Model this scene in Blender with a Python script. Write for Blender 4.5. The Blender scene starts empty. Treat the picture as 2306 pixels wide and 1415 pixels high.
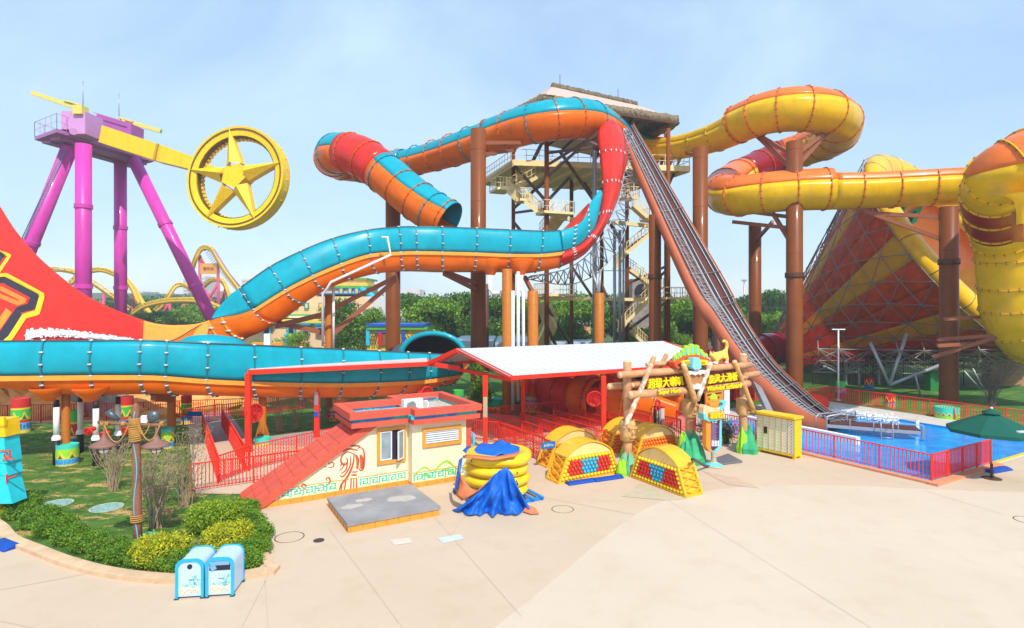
import bpy, bmesh, math, random
from math import sin, cos, pi, radians as rad
from mathutils import Vector as V, Matrix
from mathutils.geometry import tessellate_polygon
from mathutils import noise as NZ
random.seed(7)
scn = bpy.context.scene
COL = scn.collection
# ---------------- camera ----------------
FL, HOR, CX, HC = 1300.0, 690.0, 1153.0, 7.2      # focal length in photo pixels, horizon row, centre column, eye height
cam = bpy.data.cameras.new('camera'); camo = bpy.data.objects.new('camera', cam); COL.objects.link(camo)
camo.location = (0, 0, HC); camo.rotation_euler = (rad(90), 0, 0)
cam.sensor_width = 36; cam.lens = FL/2306*36; cam.shift_y = (HOR-707.5)/2306; cam.clip_start = .1; cam.clip_end = 3000
scn.camera = camo
# ---------------- light ----------------
SUN_EL, SUN_AZ = rad(50), rad(158)               # azimuth measured clockwise from +Y: behind the camera, a little to its right
w = bpy.data.worlds.new('World'); scn.world = w; w.use_nodes = True
nt = w.node_tree; nt.nodes.clear()
out = nt.nodes.new('ShaderNodeOutputWorld'); bg = nt.nodes.new('ShaderNodeBackground')
sky = nt.nodes.new('ShaderNodeTexSky'); sky.sky_type = 'NISHITA'; sky.sun_disc = False
sky.sun_elevation = SUN_EL; sky.sun_rotation = SUN_AZ; sky.air_density = 1.0; sky.dust_density = 0.6; sky.ozone_density = 1.5
tc = nt.nodes.new('ShaderNodeTexCoord'); mp = nt.nodes.new('ShaderNodeMapping'); mp.inputs['Scale'].default_value = (1, 1, 1.7)
nz = nt.nodes.new('ShaderNodeTexNoise'); nz.inputs['Scale'].default_value = 1.9; nz.inputs['Detail'].default_value = 7; nz.inputs['Roughness'].default_value = .58
nz.inputs['Distortion'].default_value = .6
rp = nt.nodes.new('ShaderNodeValToRGB'); rp.color_ramp.elements[0].position = .34; rp.color_ramp.elements[1].position = .70
rp.color_ramp.elements[0].color = (.22, .22, .22, 1); rp.color_ramp.elements[1].color = (.97, .97, .97, 1)
mx = nt.nodes.new('ShaderNodeMixRGB'); mx.inputs['Color2'].default_value = (2.9, 4.0, 5.2, 1)
L = nt.links.new
L(tc.outputs['Generated'], mp.inputs['Vector']); L(mp.outputs[0], nz.inputs['Vector']); L(nz.outputs['Fac'], rp.inputs[0])
L(rp.outputs[0], mx.inputs['Fac']); L(sky.outputs[0], mx.inputs['Color1']); L(mx.outputs[0], bg.inputs[0]); bg.inputs[1].default_value = .15
L(bg.outputs[0], out.inputs[0])
sl = bpy.data.lights.new('sun', 'SUN'); sl.energy = 3.3; sl.angle = rad(.6); sl.color = (1, .95, .87)
so = bpy.data.objects.new('sun', sl); COL.objects.link(so)
sd = V((sin(SUN_AZ)*cos(SUN_EL), cos(SUN_AZ)*cos(SUN_EL), sin(SUN_EL)))
so.rotation_euler = sd.to_track_quat('Z', 'Y').to_euler(); so.location = (20, -30, 60)
scn.view_settings.view_transform = 'Standard'; scn.view_settings.look = 'None'; scn.view_settings.gamma = 1; scn.view_settings.exposure = .6
scn.render.engine = 'CYCLES'
# ---------------- helpers ----------------
def P(x, y, d): return V(((x-CX)/FL*d, d, HC+(HOR-y)/FL*d))
def G(x, y, z=0.0): d = FL*(HC-z)/(y-HOR); return V(((x-CX)/FL*d, d, z))
def ONP(x, y, O, n):                               # the point of the plane (O, n) seen at photo pixel x, y
    D = V(((x-CX)/FL, 1, (HOR-y)/FL)); C = V((0, 0, HC)); t = (O-C).dot(n)/D.dot(n); return C+D*t
UX = V((cos(rad(30)), sin(rad(30)), 0)); VY = V((-sin(rad(30)), cos(rad(30)), 0)); ZZ = V((0, 0, 1))
MATS = {}
def mat(name, c, rough=.5, metal=0, coat=0, var=.12, vs=3.0, bump=0, bs=30, c2=None, trans=0, spec=.32, emit=0, sharp=None, alpha=1):
    if name in MATS: return MATS[name]
    m = bpy.data.materials.new(name); m.use_nodes = True; t = m.node_tree; N = t.nodes; b = N['Principled BSDF']
    b.inputs['Roughness'].default_value = rough; b.inputs['Metallic'].default_value = metal
    b.inputs['Specular IOR Level'].default_value = spec
    if coat: b.inputs['Coat Weight'].default_value = coat; b.inputs['Coat Roughness'].default_value = .08
    tc = N.new('ShaderNodeTexCoord'); n = N.new('ShaderNodeTexNoise'); n.inputs['Scale'].default_value = vs; n.inputs['Detail'].default_value = 6; n.inputs['Roughness'].default_value = .62
    t.links.new(tc.outputs['Object'], n.inputs['Vector'])
    r = N.new('ShaderNodeValToRGB'); p = sharp or (.3, .7)
    r.color_ramp.elements[0].position = p[0]; r.color_ramp.elements[1].position = p[1]
    ca = tuple(c) if c2 is not None else tuple(max(0, x*(1-var)) for x in c); cb = tuple(c2) if c2 is not None else tuple(min(1, x*(1+var*.6)) for x in c)
    r.color_ramp.elements[0].color = (*ca, 1); r.color_ramp.elements[1].color = (*cb, 1)
    t.links.new(n.outputs['Fac'], r.inputs[0]); t.links.new(r.outputs[0], b.inputs['Base Color'])
    if bump:
        n2 = N.new('ShaderNodeTexNoise'); n2.inputs['Scale'].default_value = bs; n2.inputs['Detail'].default_value = 5
        t.links.new(tc.outputs['Object'], n2.inputs['Vector'])
        bp = N.new('ShaderNodeBump'); bp.inputs['Strength'].default_value = bump; bp.inputs['Distance'].default_value = .05
        t.links.new(n2.outputs['Fac'], bp.inputs['Height']); t.links.new(bp.outputs[0], b.inputs['Normal'])
    if trans:
        tr = N.new('ShaderNodeBsdfTranslucent'); ms = N.new('ShaderNodeMixShader'); ms.inputs[0].default_value = trans
        t.links.new(r.outputs[0], tr.inputs[0]); t.links.new(b.outputs[0], ms.inputs[1]); t.links.new(tr.outputs[0], ms.inputs[2])
        t.links.new(ms.outputs[0], N['Material Output'].inputs[0])
    MATS[name] = m; m['ramp'] = r.name; return m
def basis(ax):
    ax = ax.normalized(); h = ZZ if abs(ax.z) < .95 else V((1, 0, 0)); x = ax.cross(h).normalized(); y = x.cross(ax).normalized(); return x, y
class MB:
    def __init__(s): s.v = []; s.f = []; s.sm = []; s.mi = []
    def add(s, vs, fs, sm=False, mi=0):
        o = len(s.v); s.v += [V(v) for v in vs]
        for f in fs: s.f.append([i+o for i in f]); s.sm.append(sm); s.mi.append(mi)
        return s
    def box(s, c, size, X=V((1, 0, 0)), Y=V((0, 1, 0)), Z=ZZ, mi=0):
        c = V(c); a, b, h = [x/2 for x in size]
        vs = [c+X*(i*a)+Y*(j*b)+Z*(k*h) for i in (-1, 1) for j in (-1, 1) for k in (-1, 1)]
        return s.add(vs, [(0, 1, 3, 2), (4, 6, 7, 5), (0, 4, 5, 1), (2, 3, 7, 6), (0, 2, 6, 4), (1, 5, 7, 3)], False, mi)
    def beam(s, p, q, w=.1, h=None, mi=0):
        p, q = V(p), V(q); d = q-p
        if d.length < 1e-5: return s
        x, y = basis(d); return s.box((p+q)/2, (w, h or w, d.length), x, y, d.normalized(), mi)
    def cyl(s, p, q, r, r2=None, n=12, mi=0, caps=True, sm=True):
        p, q = V(p), V(q); r2 = r if r2 is None else r2; x, y = basis(q-p)
        vs = [p+(x*cos(2*pi*i/n)+y*sin(2*pi*i/n))*r for i in range(n)]+[q+(x*cos(2*pi*i/n)+y*sin(2*pi*i/n))*r2 for i in range(n)]
        s.add(vs, [(i, (i+1) % n, n+(i+1) % n, n+i) for i in range(n)], sm, mi)
        if caps: s.add(vs[:n], [tuple(range(n))[::-1]], False, mi); s.add(vs[n:], [tuple(range(n))], False, mi)
        return s
    def tube(s, pts, r, n=8, mi=0, caps=True):
        pts = [V(p) for p in pts]; m = len(pts); rs = r if isinstance(r, (list, tuple)) else [r]*m; vs = []; px = None
        for i, p in enumerate(pts):
            t = (pts[min(i+1, m-1)]-pts[max(i-1, 0)]).normalized()
            if px is None: px, _ = basis(t)
            px = (px-t*px.dot(t)); px = px.normalized() if px.length > 1e-4 else basis(t)[0]; y = t.cross(px)
            vs += [p+(px*cos(2*pi*k/n)+y*sin(2*pi*k/n))*rs[i] for k in range(n)]
        fs = [(i*n+k, i*n+(k+1) % n, (i+1)*n+(k+1) % n, (i+1)*n+k) for i in range(m-1) for k in range(n)]
        s.add(vs, fs, True, mi)
        if caps: s.add(vs[:n], [tuple(range(n))[::-1]], False, mi); s.add(vs[-n:], [tuple(range(n))], False, mi)
        return s
    def lathe(s, c, prof, n=24, mi=0, sm=True, ax=ZZ):
        c = V(c); x, y = basis(ax); ax = ax.normalized(); vs = []
        for r, z in prof: vs += [c+(x*cos(2*pi*k/n)+y*sin(2*pi*k/n))*r+ax*z for k in range(n)]
        mis = mi if isinstance(mi, list) else [mi]*(len(prof)-1)
        for i in range(len(prof)-1):
            s.add(vs[i*n:(i+2)*n], [(k, (k+1) % n, n+(k+1) % n, n+k) for k in range(n)], sm, mis[i])
        return s
    def sph(s, c, r, n=10, mi=0, sc=(1, 1, 1)):
        c = V(c); m = max(4, n//2); vs = []; 
        for i in range(m+1):
            a = pi*i/m; vs += [c+V((sin(a)*cos(2*pi*k/n)*r*sc[0], sin(a)*sin(2*pi*k/n)*r*sc[1], cos(a)*r*sc[2])) for k in range(n)]
        return s.add(vs, [(i*n+k, (i+1)*n+k, (i+1)*n+(k+1) % n, i*n+(k+1) % n) for i in range(m) for k in range(n)], True, mi)
    def prism(s, poly, O, X, Y, N, t, mi=0, mi2=None):   # a flat outline in the plane O,X,Y given thickness t along N
        a = [O+X*p[0]+Y*p[1] for p in poly]; n = len(a); b = [v+N*t for v in a]
        tr = tessellate_polygon([[V((p[0], p[1], 0)) for p in poly]])
        s.add(a+b, [tuple(x) for x in tr]+[tuple(i+n for i in x)[::-1] for x in tr], False, mi)
        s.add(a+b, [(i, (i+1) % n, n+(i+1) % n, n+i) for i in range(n)], False, mi if mi2 is None else mi2); return s
    def grid(s, rows, mi=0, sm=True, close=False):
        n = len(rows[0]); vs = [p for r in rows for p in r]
        return s.add(vs, [(i*n+k, i*n+k+1, (i+1)*n+k+1, (i+1)*n+k) for i in range(len(rows)-1) for k in range(n-1)], sm, mi)
    def build(s, name, mats, parent=None, label=None, solid=0):
        if not isinstance(mats, (list, tuple)): mats = [mats]
        off = WL.get(parent.name, V((0, 0, 0))) if parent else V((0, 0, 0))
        me = bpy.data.meshes.new(name); me.from_pydata([tuple(v-off) for v in s.v], [], s.f)
        me.polygons.foreach_set('use_smooth', s.sm); me.polygons.foreach_set('material_index', s.mi)
        for m in mats: me.materials.append(m)
        bm = bmesh.new(); bm.from_mesh(me); bmesh.ops.remove_doubles(bm, verts=bm.verts, dist=.0004)
        if not solid: bmesh.ops.recalc_face_normals(bm, faces=bm.faces)
        bm.to_mesh(me); bm.free()
        o = bpy.data.objects.new(name, me); COL.objects.link(o)
        if parent: o.parent = parent; WL[o.name] = off
        if label: o['label'] = label
        if solid:
            md = o.modifiers.new('solid', 'SOLIDIFY'); md.thickness = solid; md.offset = 0
        return o
WL = {}
def thing(name, label, cat, loc, group=None):
    o = bpy.data.objects.new(name, None); COL.objects.link(o); o.empty_display_size = .3; o.location = loc; WL[o.name] = V(loc)
    o['label'] = label; o['category'] = cat
    if group: o['group'] = group
    return o
def solo(name, mb, mats, label=None, cat=None, group=None, kind=None, solid=0):
    o = mb.build(name, mats, solid=solid)
    me = o.data; xs = [v.co.x for v in me.vertices]; ys = [v.co.y for v in me.vertices]; zs = [v.co.z for v in me.vertices]
    c = V(((min(xs)+max(xs))/2, (min(ys)+max(ys))/2, min(zs)))
    if kind != 'structure': me.transform(Matrix.Translation(-c)); o.location = c; WL[o.name] = c
    else: WL[o.name] = V((0, 0, 0))
    if label: o['label'] = label
    if cat: o['category'] = cat
    if group: o['group'] = group
    if kind: o['kind'] = kind
    return o
def dup(root, loc, rz=0, label=None, group=None, s=1):
    def cp(o, par):
        c = o.copy(); COL.objects.link(c); c.parent = par
        for ch in [x for x in bpy.data.objects if x.parent == o and x != c]: cp(ch, c)
        return c
    c = root.copy(); COL.objects.link(c)
    for ch in list(root.children): cp2(ch, c)
    c.location = loc; c.rotation_euler = (0, 0, rz); c.scale = (s if hasattr(s, '__len__') else (s, s, s)); WL[c.name] = V(loc)
    if label: c['label'] = label
    if group: c['group'] = group
    return c
def cp2(o, par):
    c = o.copy(); COL.objects.link(c); c.parent = par
    for ch in list(o.children): cp2(ch, c)
    return c
def crom(ctrl, n):
    c = [tuple(x) for x in ctrl]; out = []; m = len(c)
    for i in range(m-1):
        p0, p1, p2, p3 = c[max(i-1, 0)], c[i], c[i+1], c[min(i+2, m-1)]
        for k in range(n):
            t = k/n; out.append(tuple(.5*((2*b)+(-a+cc)*t+(2*a-5*b+4*cc-d)*t*t+(-a+3*b-3*cc+d)*t**3) for a, b, cc, d in zip(p0, p1, p2, p3)))
    out.append(c[-1]); return out
def text_mb(mb, s, O, X, Y, N, h, width=None, mi=0, depth=.02, center=True):
    cu = bpy.data.curves.new('t', 'FONT'); cu.body = s; cu.size = 1; cu.extrude = 0; cu.resolution_u = 3
    to = bpy.data.objects.new('t', cu); COL.objects.link(to); bpy.context.view_layer.update()
    me = to.evaluated_get(bpy.context.evaluated_depsgraph_get()).to_mesh()
    vs = [v.co.copy() for v in me.vertices]; fs = [tuple(p.vertices) for p in me.polygons]
    to.to_mesh_clear(); bpy.data.objects.remove(to); bpy.data.curves.remove(cu)
    if not vs: return mb
    x0, x1 = min(v.x for v in vs), max(v.x for v in vs); y0, y1 = min(v.y for v in vs), max(v.y for v in vs)
    sy = h/(y1-y0); sx = (width/(x1-x0)) if width else sy; ox = (x0+x1)/2 if center else x0; oy = (y0+y1)/2 if center else y0
    f = [O+X*((v.x-ox)*sx)+Y*((v.y-oy)*sy)+N*depth for v in vs]
    mb.add(f, fs, False, mi)
    bm = {}
    for p in fs:
        for a, b in zip(p, p[1:]+p[:1]): bm[(min(a, b), max(a, b))] = bm.get((min(a, b), max(a, b)), 0)+1
    e = [k for k, c in bm.items() if c == 1]; n = len(f)
    mb.add(f+[v-N*depth for v in f], [(a, b, b+n, a+n) for a, b in e], False, mi); return mb
# ---------------- materials ----------------
FG = dict(rough=.32, coat=.2, var=.15, vs=.9, spec=.25)
TEAL = mat('teal_fibreglass', (.001, .36, .47), trans=.1, **FG)
ORNG = mat('orange_fibreglass', (.93, .175, .001), trans=.18, **FG)
ORNL = mat('orange_rim', (.95, .32, .03), rough=.4)
REDF = mat('red_fibreglass', (.80, .035, .02), trans=.15, **FG)
YELF = mat('yellow_fibreglass', (.92, .55, .002), trans=.15, **FG)
OR2 = mat('light_orange_fibreglass', (.92, .21, .03), trans=.15, **FG)
OR3 = mat('amber_fibreglass', (.95, .36, .04), rough=.35, coat=.4)
DRED = mat('dark_red_fibreglass', (.32, .01, .02), trans=.15, **FG)
BRN = mat('brown_steel', (.215, .06, .013), spec=.15, rough=.42, coat=.08, var=.15, vs=.5)
BRN2 = mat('tan_brown_steel', (.46, .15, .02), rough=.45, spec=.15)
BRND = mat('dark_brown_steel', (.11, .042, .026), rough=.45)
BRK = mat('bracket_steel', (.30, .095, .04), rough=.5)
GREY = mat('galvanised_steel', (.42, .42, .44), rough=.4, metal=.7)
SILV = mat('truss_steel', (.40, .40, .43), rough=.4, metal=.35)
BOLT = mat('bolt_steel', (.10, .11, .12), rough=.4, metal=.8)
BOLTL = mat('pale_bolt_steel', (.6, .62, .64), rough=.35, metal=.3)
RED = mat('red_paint', (.84, .038, .016), spec=.2, rough=.5, var=.06)
REDD = mat('deep_red_paint', (.60, .018, .02), rough=.45)
WHT = mat('white_paint', (.82, .82, .82), rough=.5, var=.03)
WPIPE = mat('white_plastic', (.8, .8, .78), rough=.4, var=.04)
BLK = mat('black_rubber', (.02, .02, .022), rough=.6)
DARK = mat('dark_interior', (.025, .02, .03), rough=.8)
MAG = mat('magenta_paint', (.64, .04, .38), rough=.4, coat=.1, var=.1, vs=.2)
MAGL = mat('mauve_paint', (.45, .16, .42), rough=.5)
YEL = mat('yellow_paint', (.85, .56, .02), rough=.4, coat=.2)
YELB = mat('bright_yellow_paint', (.93, .58, .004), rough=.4)
TAN = mat('tan_painted_steel', (.88, .70, .35), rough=.6)
CREAM = mat('cream_wall', (.88, .76, .50), rough=.85, var=.05, bump=.15, bs=60)
TERRA = mat('terracotta_paint', (.68, .10, .055), rough=.6, var=.12, vs=1.5, bump=.2, bs=40)
OCHR = mat('ochre_tile', (.78, .32, .04), rough=.55, var=.15, vs=2.5)
AQUA = mat('aqua_paint', (.03, .58, .48), rough=.6)
BLUE = mat('blue_paint', (.01, .22, .62), rough=.5)
CYAN = mat('sky_blue_paint', (.02, .48, .72), rough=.45)
LIME = mat('lime_paint', (.30, .66, .04), rough=.6)
GRN = mat('green_paint', (.03, .42, .10), rough=.5)
# ---------------- ground, lawns, pool ----------------
PO = V((17.2, 23.8, 0))                             # pool corner; the whole park is laid out on the UX / VY axes
def PU(u, v, z=0): return PO+UX*u+VY*v+ZZ*z
POOL = [PU(0, 0), PU(26, 0), PU(26, -3.2), PU(34, -3.2), PU(34, 2), PU(12.9, 1.5), PU(12.9, 12.6), PU(0, 12.6)]
POOL = [PU(0, 0), PU(12.9, 0), PU(12.9, 12.6), PU(0, 12.6)]
def sheet(name, polys, z, m, **kw):
    mb = MB(); ps = [[V((p.x, p.y, 0)) for p in q] for q in polys]; flat = [p for q in ps for p in q]
    tr = tessellate_polygon(ps); mb.add([V((p.x, p.y, z)) for p in flat], [tuple(t) for t in tr])
    o = solo(name, mb, m, kind='structure', **kw)
    for p in o.data.polygons:
        if p.normal.z < 0: p.flip()
    return o
M_soil = mat('far_grass', (.05, .10, .02), rough=.95, c2=(.10, .13, .03), vs=.3, bump=.5, bs=3)
M_pav = mat('paving', (.53, .405, .285), rough=.8, c2=(.59, .46, .335), vs=.22, bump=.08, bs=90, sharp=(.3, .75))
M_pav2 = mat('pale_paving', (.565, .46, .34), rough=.8, c2=(.605, .50, .38), vs=.25, bump=.08, bs=90)
M_deck = mat('pool_deck', (.55, .52, .46), rough=.8, bump=.1)
M_path = mat('path_concrete', (.36, .31, .30), rough=.85, bump=.1)
M_kerb = mat('kerb_stone', (.62, .43, .26), rough=.8, var=.2, vs=2)
def grime(m, sc=1.1, dark=.82, lo=.50, hi=.72, st=(1, 1, 1)):
    t = m.node_tree; N = t.nodes; r = N[m['ramp']]; n = N.new('ShaderNodeTexNoise'); n.inputs['Scale'].default_value = sc; n.inputs['Detail'].default_value = 10; n.inputs['Roughness'].default_value = .72
    mpn = N.new('ShaderNodeMapping'); mpn.inputs['Scale'].default_value = st; t.links.new(N['Texture Coordinate'].outputs['Object'], mpn.inputs[0]); t.links.new(mpn.outputs[0], n.inputs[0])
    rr = N.new('ShaderNodeValToRGB'); rr.color_ramp.elements[0].position = lo; rr.color_ramp.elements[1].position = hi; rr.color_ramp.elements[0].color = (1, 1, 1, 1); rr.color_ramp.elements[1].color = (dark, dark*.97, dark*.94, 1)
    mx = N.new('ShaderNodeMixRGB'); mx.blend_type = 'MULTIPLY'; mx.inputs[0].default_value = 1; t.links.new(n.outputs['Fac'], rr.inputs[0]); t.links.new(r.outputs[0], mx.inputs[1]); t.links.new(rr.outputs[0], mx.inputs[2])
    t.links.new(mx.outputs[0], N['Principled BSDF'].inputs['Base Color'])
for m_ in (M_pav, M_pav2, M_deck, M_path): grime(m_, .9, .93)
for m_ in (TEAL, ORNG, REDF, YELF, OR2): grime(m_, 1.4, .80, .52, .74, (1, 1, .35))
for m_ in (BRN, BRN2, MAG, YELB, RED): grime(m_, 1.2, .80, .50, .75, (1.5, 1.5, .25))
grime(CREAM, 1.6, .90, .5, .75, (1, 1, .4)); grime(TERRA, 1.6, .84, .5, .7)
def rect(x0, y0, x1, y1): return [V((x0, y0, 0)), V((x1, y0, 0)), V((x1, y1, 0)), V((x0, y1, 0))]
hole = POOL[::-1]
sheet('ground', [rect(-900, -60, 900, 1500), hole], 0, M_soil)
sheet('plaza', [rect(-55, -30, 60, 47), hole], .004, M_pav)
sheet('pale_plaza', [[G(*p) for p in crom([(1080, 1440), (1180, 1362), (1280, 1280), (1360, 1212), (1440, 1155), (1520, 1121), (1640, 1100), (1800, 1093), (1960, 1096), (2100, 1103), (2420, 1112)], 4)]+[V((30, 4, 0)), V((-1, 4, 0))]], .008, M_pav2)
# slab joints of the plaza
mb = MB()
for a, b in (((596, 1300), (608, 1480)), ((740, 1190), (925, 1440)), ((965, 1150), (1175, 1390)), ((608, 1290), (500, 1500)), ((1500, 1125), (2000, 1440)), ((1215, 1120), (1430, 1160)), ((2080, 1105), (2260, 1160)), ((1050, 1160), (1015, 1205)), ((0, 1330), (480, 1240)), ((0, 1400), (300, 1460))):
    p, q = G(*a), G(*b); d = (q-p).normalized(); n = V((-d.y, d.x, 0))*.008
    mb.add([p-n+ZZ*.012, q-n+ZZ*.012, q+n+ZZ*.012, p+n+ZZ*.012], [(0, 1, 2, 3)])
solo('plaza_joints', mb, mat('joint_sealant', (.50, .39, .31), rough=.9), kind='structure')
M_lawn = mat('lawn', (.035, .10, .012), rough=.95, c2=(.09, .20, .02), vs=.7, bump=.8, bs=25)
def lawnmat(name, a, b, straw):
    m = mat(name, a, rough=.95, c2=b, vs=1.6, bump=1.0, bs=40); t = m.node_tree; N = t.nodes
    r = N[m['ramp']]; n = N.new('ShaderNodeTexNoise'); n.inputs['Scale'].default_value = .55; n.inputs['Detail'].default_value = 7; n.inputs['Roughness'].default_value = .7
    mpn = N.new('ShaderNodeMapping'); mpn.inputs['Scale'].default_value = (1, 2.2, 1); mpn.inputs['Rotation'].default_value = (0, 0, .4); t.links.new(N['Texture Coordinate'].outputs['Object'], mpn.inputs[0]); t.links.new(mpn.outputs[0], n.inputs[0])
    rr = N.new('ShaderNodeValToRGB'); rr.color_ramp.elements[0].position = .53; rr.color_ramp.elements[1].position = .60
    mx = N.new('ShaderNodeMixRGB'); mx.inputs[2].default_value = (*straw, 1); t.links.new(n.outputs['Fac'], rr.inputs[0]); t.links.new(rr.outputs[0], mx.inputs[0]); t.links.new(r.outputs[0], mx.inputs[1])
    t.links.new(mx.outputs[0], N['Principled BSDF'].inputs['Base Color']); return m
M_law1 = lawnmat('patchy_lawn', (.03, .095, .008), (.12, .25, .025), (.58, .38, .13))
M_law2 = lawnmat('green_lawn', (.035, .13, .015), (.08, .24, .03), (.22, .26, .06))
K = [(-60, 1150), (7, 1187), (36, 1217), (91, 1240), (164, 1268), (255, 1291), (364, 1304), (470, 1304), (546, 1298), (600, 1288)]
KP = [G(*p[:2]) for p in crom(K, 4)]
LP1 = [G(-200, 955), G(405, 950), G(425, 962), G(436, 1108), G(540, 1112), G(566, 1163)]+KP[::-1]+[G(-200, 1080)]
sheet('lawn_front', [LP1], .012, M_law1)
sheet('lawn_back', [[G(*p) for p in ((505, 915), (560, 990), (640, 985), (770, 962), (960, 920), (1180, 938), (1400, 922), (1560, 925), (1600, 912), (1700, 900), (1700, 836), (505, 836))]], .012, M_law2)
FU = 15.7
sheet('lawn_right', [[PU(FU+.15, -12), PU(40, -12), PU(50, 20), PU(20, 36), PU(-2, 24), PU(-2, 15.5), PU(FU+.15, 15.5)]], .012, M_law2)
sheet('pool_deck', [[PU(-.35, -.35), PU(FU+.1, -.35), PU(FU+.1, 15.4), PU(-3, 15.4), PU(-3, 12.6), PU(-.35, 12.6)], hole], .016, M_deck)
sheet('sandy_bank', [[G(*p) for p in ((-300, 948), (-100, 950), (405, 944), (505, 925), (700, 890), (700, 860), (-300, 845))]], .02, mat('orange_sand', (.56, .24, .06), rough=.95, c2=(.74, .38, .11), vs=.8, bump=.6, bs=8))
sheet('ramp_path', [[G(*p) for p in ((470, 925), (505, 915), (560, 990), (770, 962), (960, 925), (1000, 930), (780, 985), (590, 1022), (560, 1110), (436, 1108), (432, 1000))]], .022, M_path)
sheet('ramp_apron', [[G(*p) for p in ((436, 1113), (436, 1005), (515, 995), (575, 1004), (700, 1005), (780, 985), (640, 1060), (540, 1114))]], .026, M_pav)
# kerb of the planting bed
mb = MB(); rows = []
for i, p in enumerate(KP):
    t = (KP[min(i+1, len(KP)-1)]-KP[max(i-1, 0)]).normalized(); n = V((-t.y, t.x, 0))
    rows.append([p-n*.28, p-n*.28+ZZ*.12, p-n*.02+ZZ*.14, p+n*.06+ZZ*.14, p+n*.06])
mb.grid(rows, sm=False)
p0, p1 = KP[-1], G(566, 1166)
n = V((.9, -.3, 0)).normalized()
rr_ = [[p+n*.25, p+n*.25+ZZ*.12, p+ZZ*.14, p-n*.06+ZZ*.14, p-n*.06] for p in (p0, p1)]; mb.grid(rr_, sm=False)
mb.add(rr_[0], [(0, 1, 2, 3, 4)]); mb.add(rr_[1], [(0, 1, 2, 3, 4)]); mb.add(rows[-1], [(0, 1, 2, 3, 4)]); mb.box(p0+ZZ*.06+V((.05, -.02, 0)), (.5, .42, .115))
solo('bed_kerb', mb, M_kerb, kind='structure')
# pool basin and water
M_basin = mat('pool_basin', (.02, .30, .62), rough=.6)
mb = MB(); c = [V((p.x, p.y, .016)) for p in POOL]; b = [V((p.x, p.y, -1.1)) for p in POOL]
mb.add(c+b, [(i, (i+1) % 4, 4+(i+1) % 4, 4+i) for i in range(4)]+[(4, 5, 6, 7)]); solo('pool_basin', mb, M_basin, kind='structure')
M_wat = mat('pool_water', (.001, .25, .72), rough=.12, c2=(.002, .38, .90), vs=1.1, bump=.5, bs=3.5, spec=.4)
mb = MB(); rows = []
for i in range(60):
    rows.append([PU(12.9*i/59, 12.6*j/59, -.10+.012*sin(i*.7+j*.3)+.01*sin(j*1.1-i*.4)) for j in range(60)])
mb.grid(rows); solo('pool_water', mb, M_wat, kind='structure')
# splash foam below the lift
mb = MB(); R = random.Random(3)
for i in range(900):
    t = R.random(); p = G(1872+t*150+R.gauss(0, 5), 925+t*22+R.gauss(0, 4.5), -.05); r = .03+.07*R.random()*(1-.6*t)
    a = R.random()*6; mb.add([p+V((cos(a+k*1.26), sin(a+k*1.26)*1.3, 0))*r*(.6+R.random())+ZZ*R.random()*.08 for k in range(5)]+[p+ZZ*.12*R.random()], [(0, 1, 5), (1, 2, 5), (2, 3, 5), (3, 4, 5), (4, 0, 5)])
solo('water_foam', mb, mat('foam', (.8, .86, .9), rough=.7), 'white foam on the blue pool water at the foot of the brown lift', 'foam', kind='stuff')
# white dividing wall in the pool and lift deck
mb = MB(); a, b = PU(4.2, 5.2), PU(4.2, 12.6)
mb.beam(a+ZZ*-.3, b+ZZ*-.3, .35, 1.2); solo('pool_wall', mb, WHT, 'low white concrete wall standing in the pool beside the lift foot', 'wall')
mb = MB(); mb.box((PU(6.2, 11)+ZZ*-.4), (3.6, 3.2, 1.0), UX, VY); solo('lift_deck', mb, M_deck, kind='structure')
# patches, covers
def disc(name, px, py, rx, m, label, cat, z=.02, rim=None, group=None):
    c = G(px, py, z); mb = MB(); r = rx/FL*c.y; mb.lathe(c-ZZ*.01, [(0.001, .0125), (r*.93, .0125), (r*.94, .006), (r*.97, .006), (r, .014), (r, 0)], 40, [0, 1, 1, 1, 0], False)
    return solo(name, mb, [m, rim or BLK], label, cat, group)
M_cov = mat('green_grey_cover', (.26, .42, .36), rough=.7, var=.3, vs=6)
disc('lawn_cover', 128, 1134, 31, M_cov, 'round green cover flush in the lawn, nearer the left totem', 'manhole cover', .03, M_deck, 'round covers in the lawn')
disc('lawn_cover', 240, 1143, 33, M_cov, 'round green cover flush in the lawn, nearer the rope-wrapped lamp post', 'manhole cover', .03, M_deck, 'round covers in the lawn')
disc('manhole_cover', 652, 1210, 32, M_pav, 'beige round manhole ringed by a dark joint left of the grey concrete slab', 'manhole cover', .012)
disc('drain_cover', 718, 1217, 12, mat('iron', (.06, .04, .05), rough=.6), 'small dark iron drain cover in the paving', 'drain cover', .012)
disc('manhole_cover', 1267, 1147, 25, M_pav, 'beige round manhole ringed by a dark joint right of the tube stack', 'manhole cover', .012)
disc('manhole_cover', 2315, 1172, 26, M_pav2, 'beige round manhole cut by the right edge of the view', 'manhole cover', .016)
def patch(pts, m, z, label):
    mb = MB(); ps = [G(*p, z) for p in pts]; mb.add(ps, [tuple(range(len(ps)))]); solo('paint_stain', mb, m, label, 'stain', kind=None)
patch([(985, 1212), (1035, 1203), (1046, 1213), (998, 1224)], mat('pale_blue_wash', (.52, .58, .54), rough=.8), .014, 'pale blue washed patch on the paving')
patch([(878, 1217), (922, 1211), (930, 1222), (888, 1228)], mat('pale_wash', (.64, .54, .44), rough=.8), .014, 'faint white washed patch on the paving left of the pale blue one')
patch([(1400, 1118), (1440, 1088), (1500, 1106), (1545, 1124), (1500, 1127)], mat('greenish_stain', (.50, .43, .29), rough=.8), .015, 'faint olive stain on paving beneath the front-right climbing arch')
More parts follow.
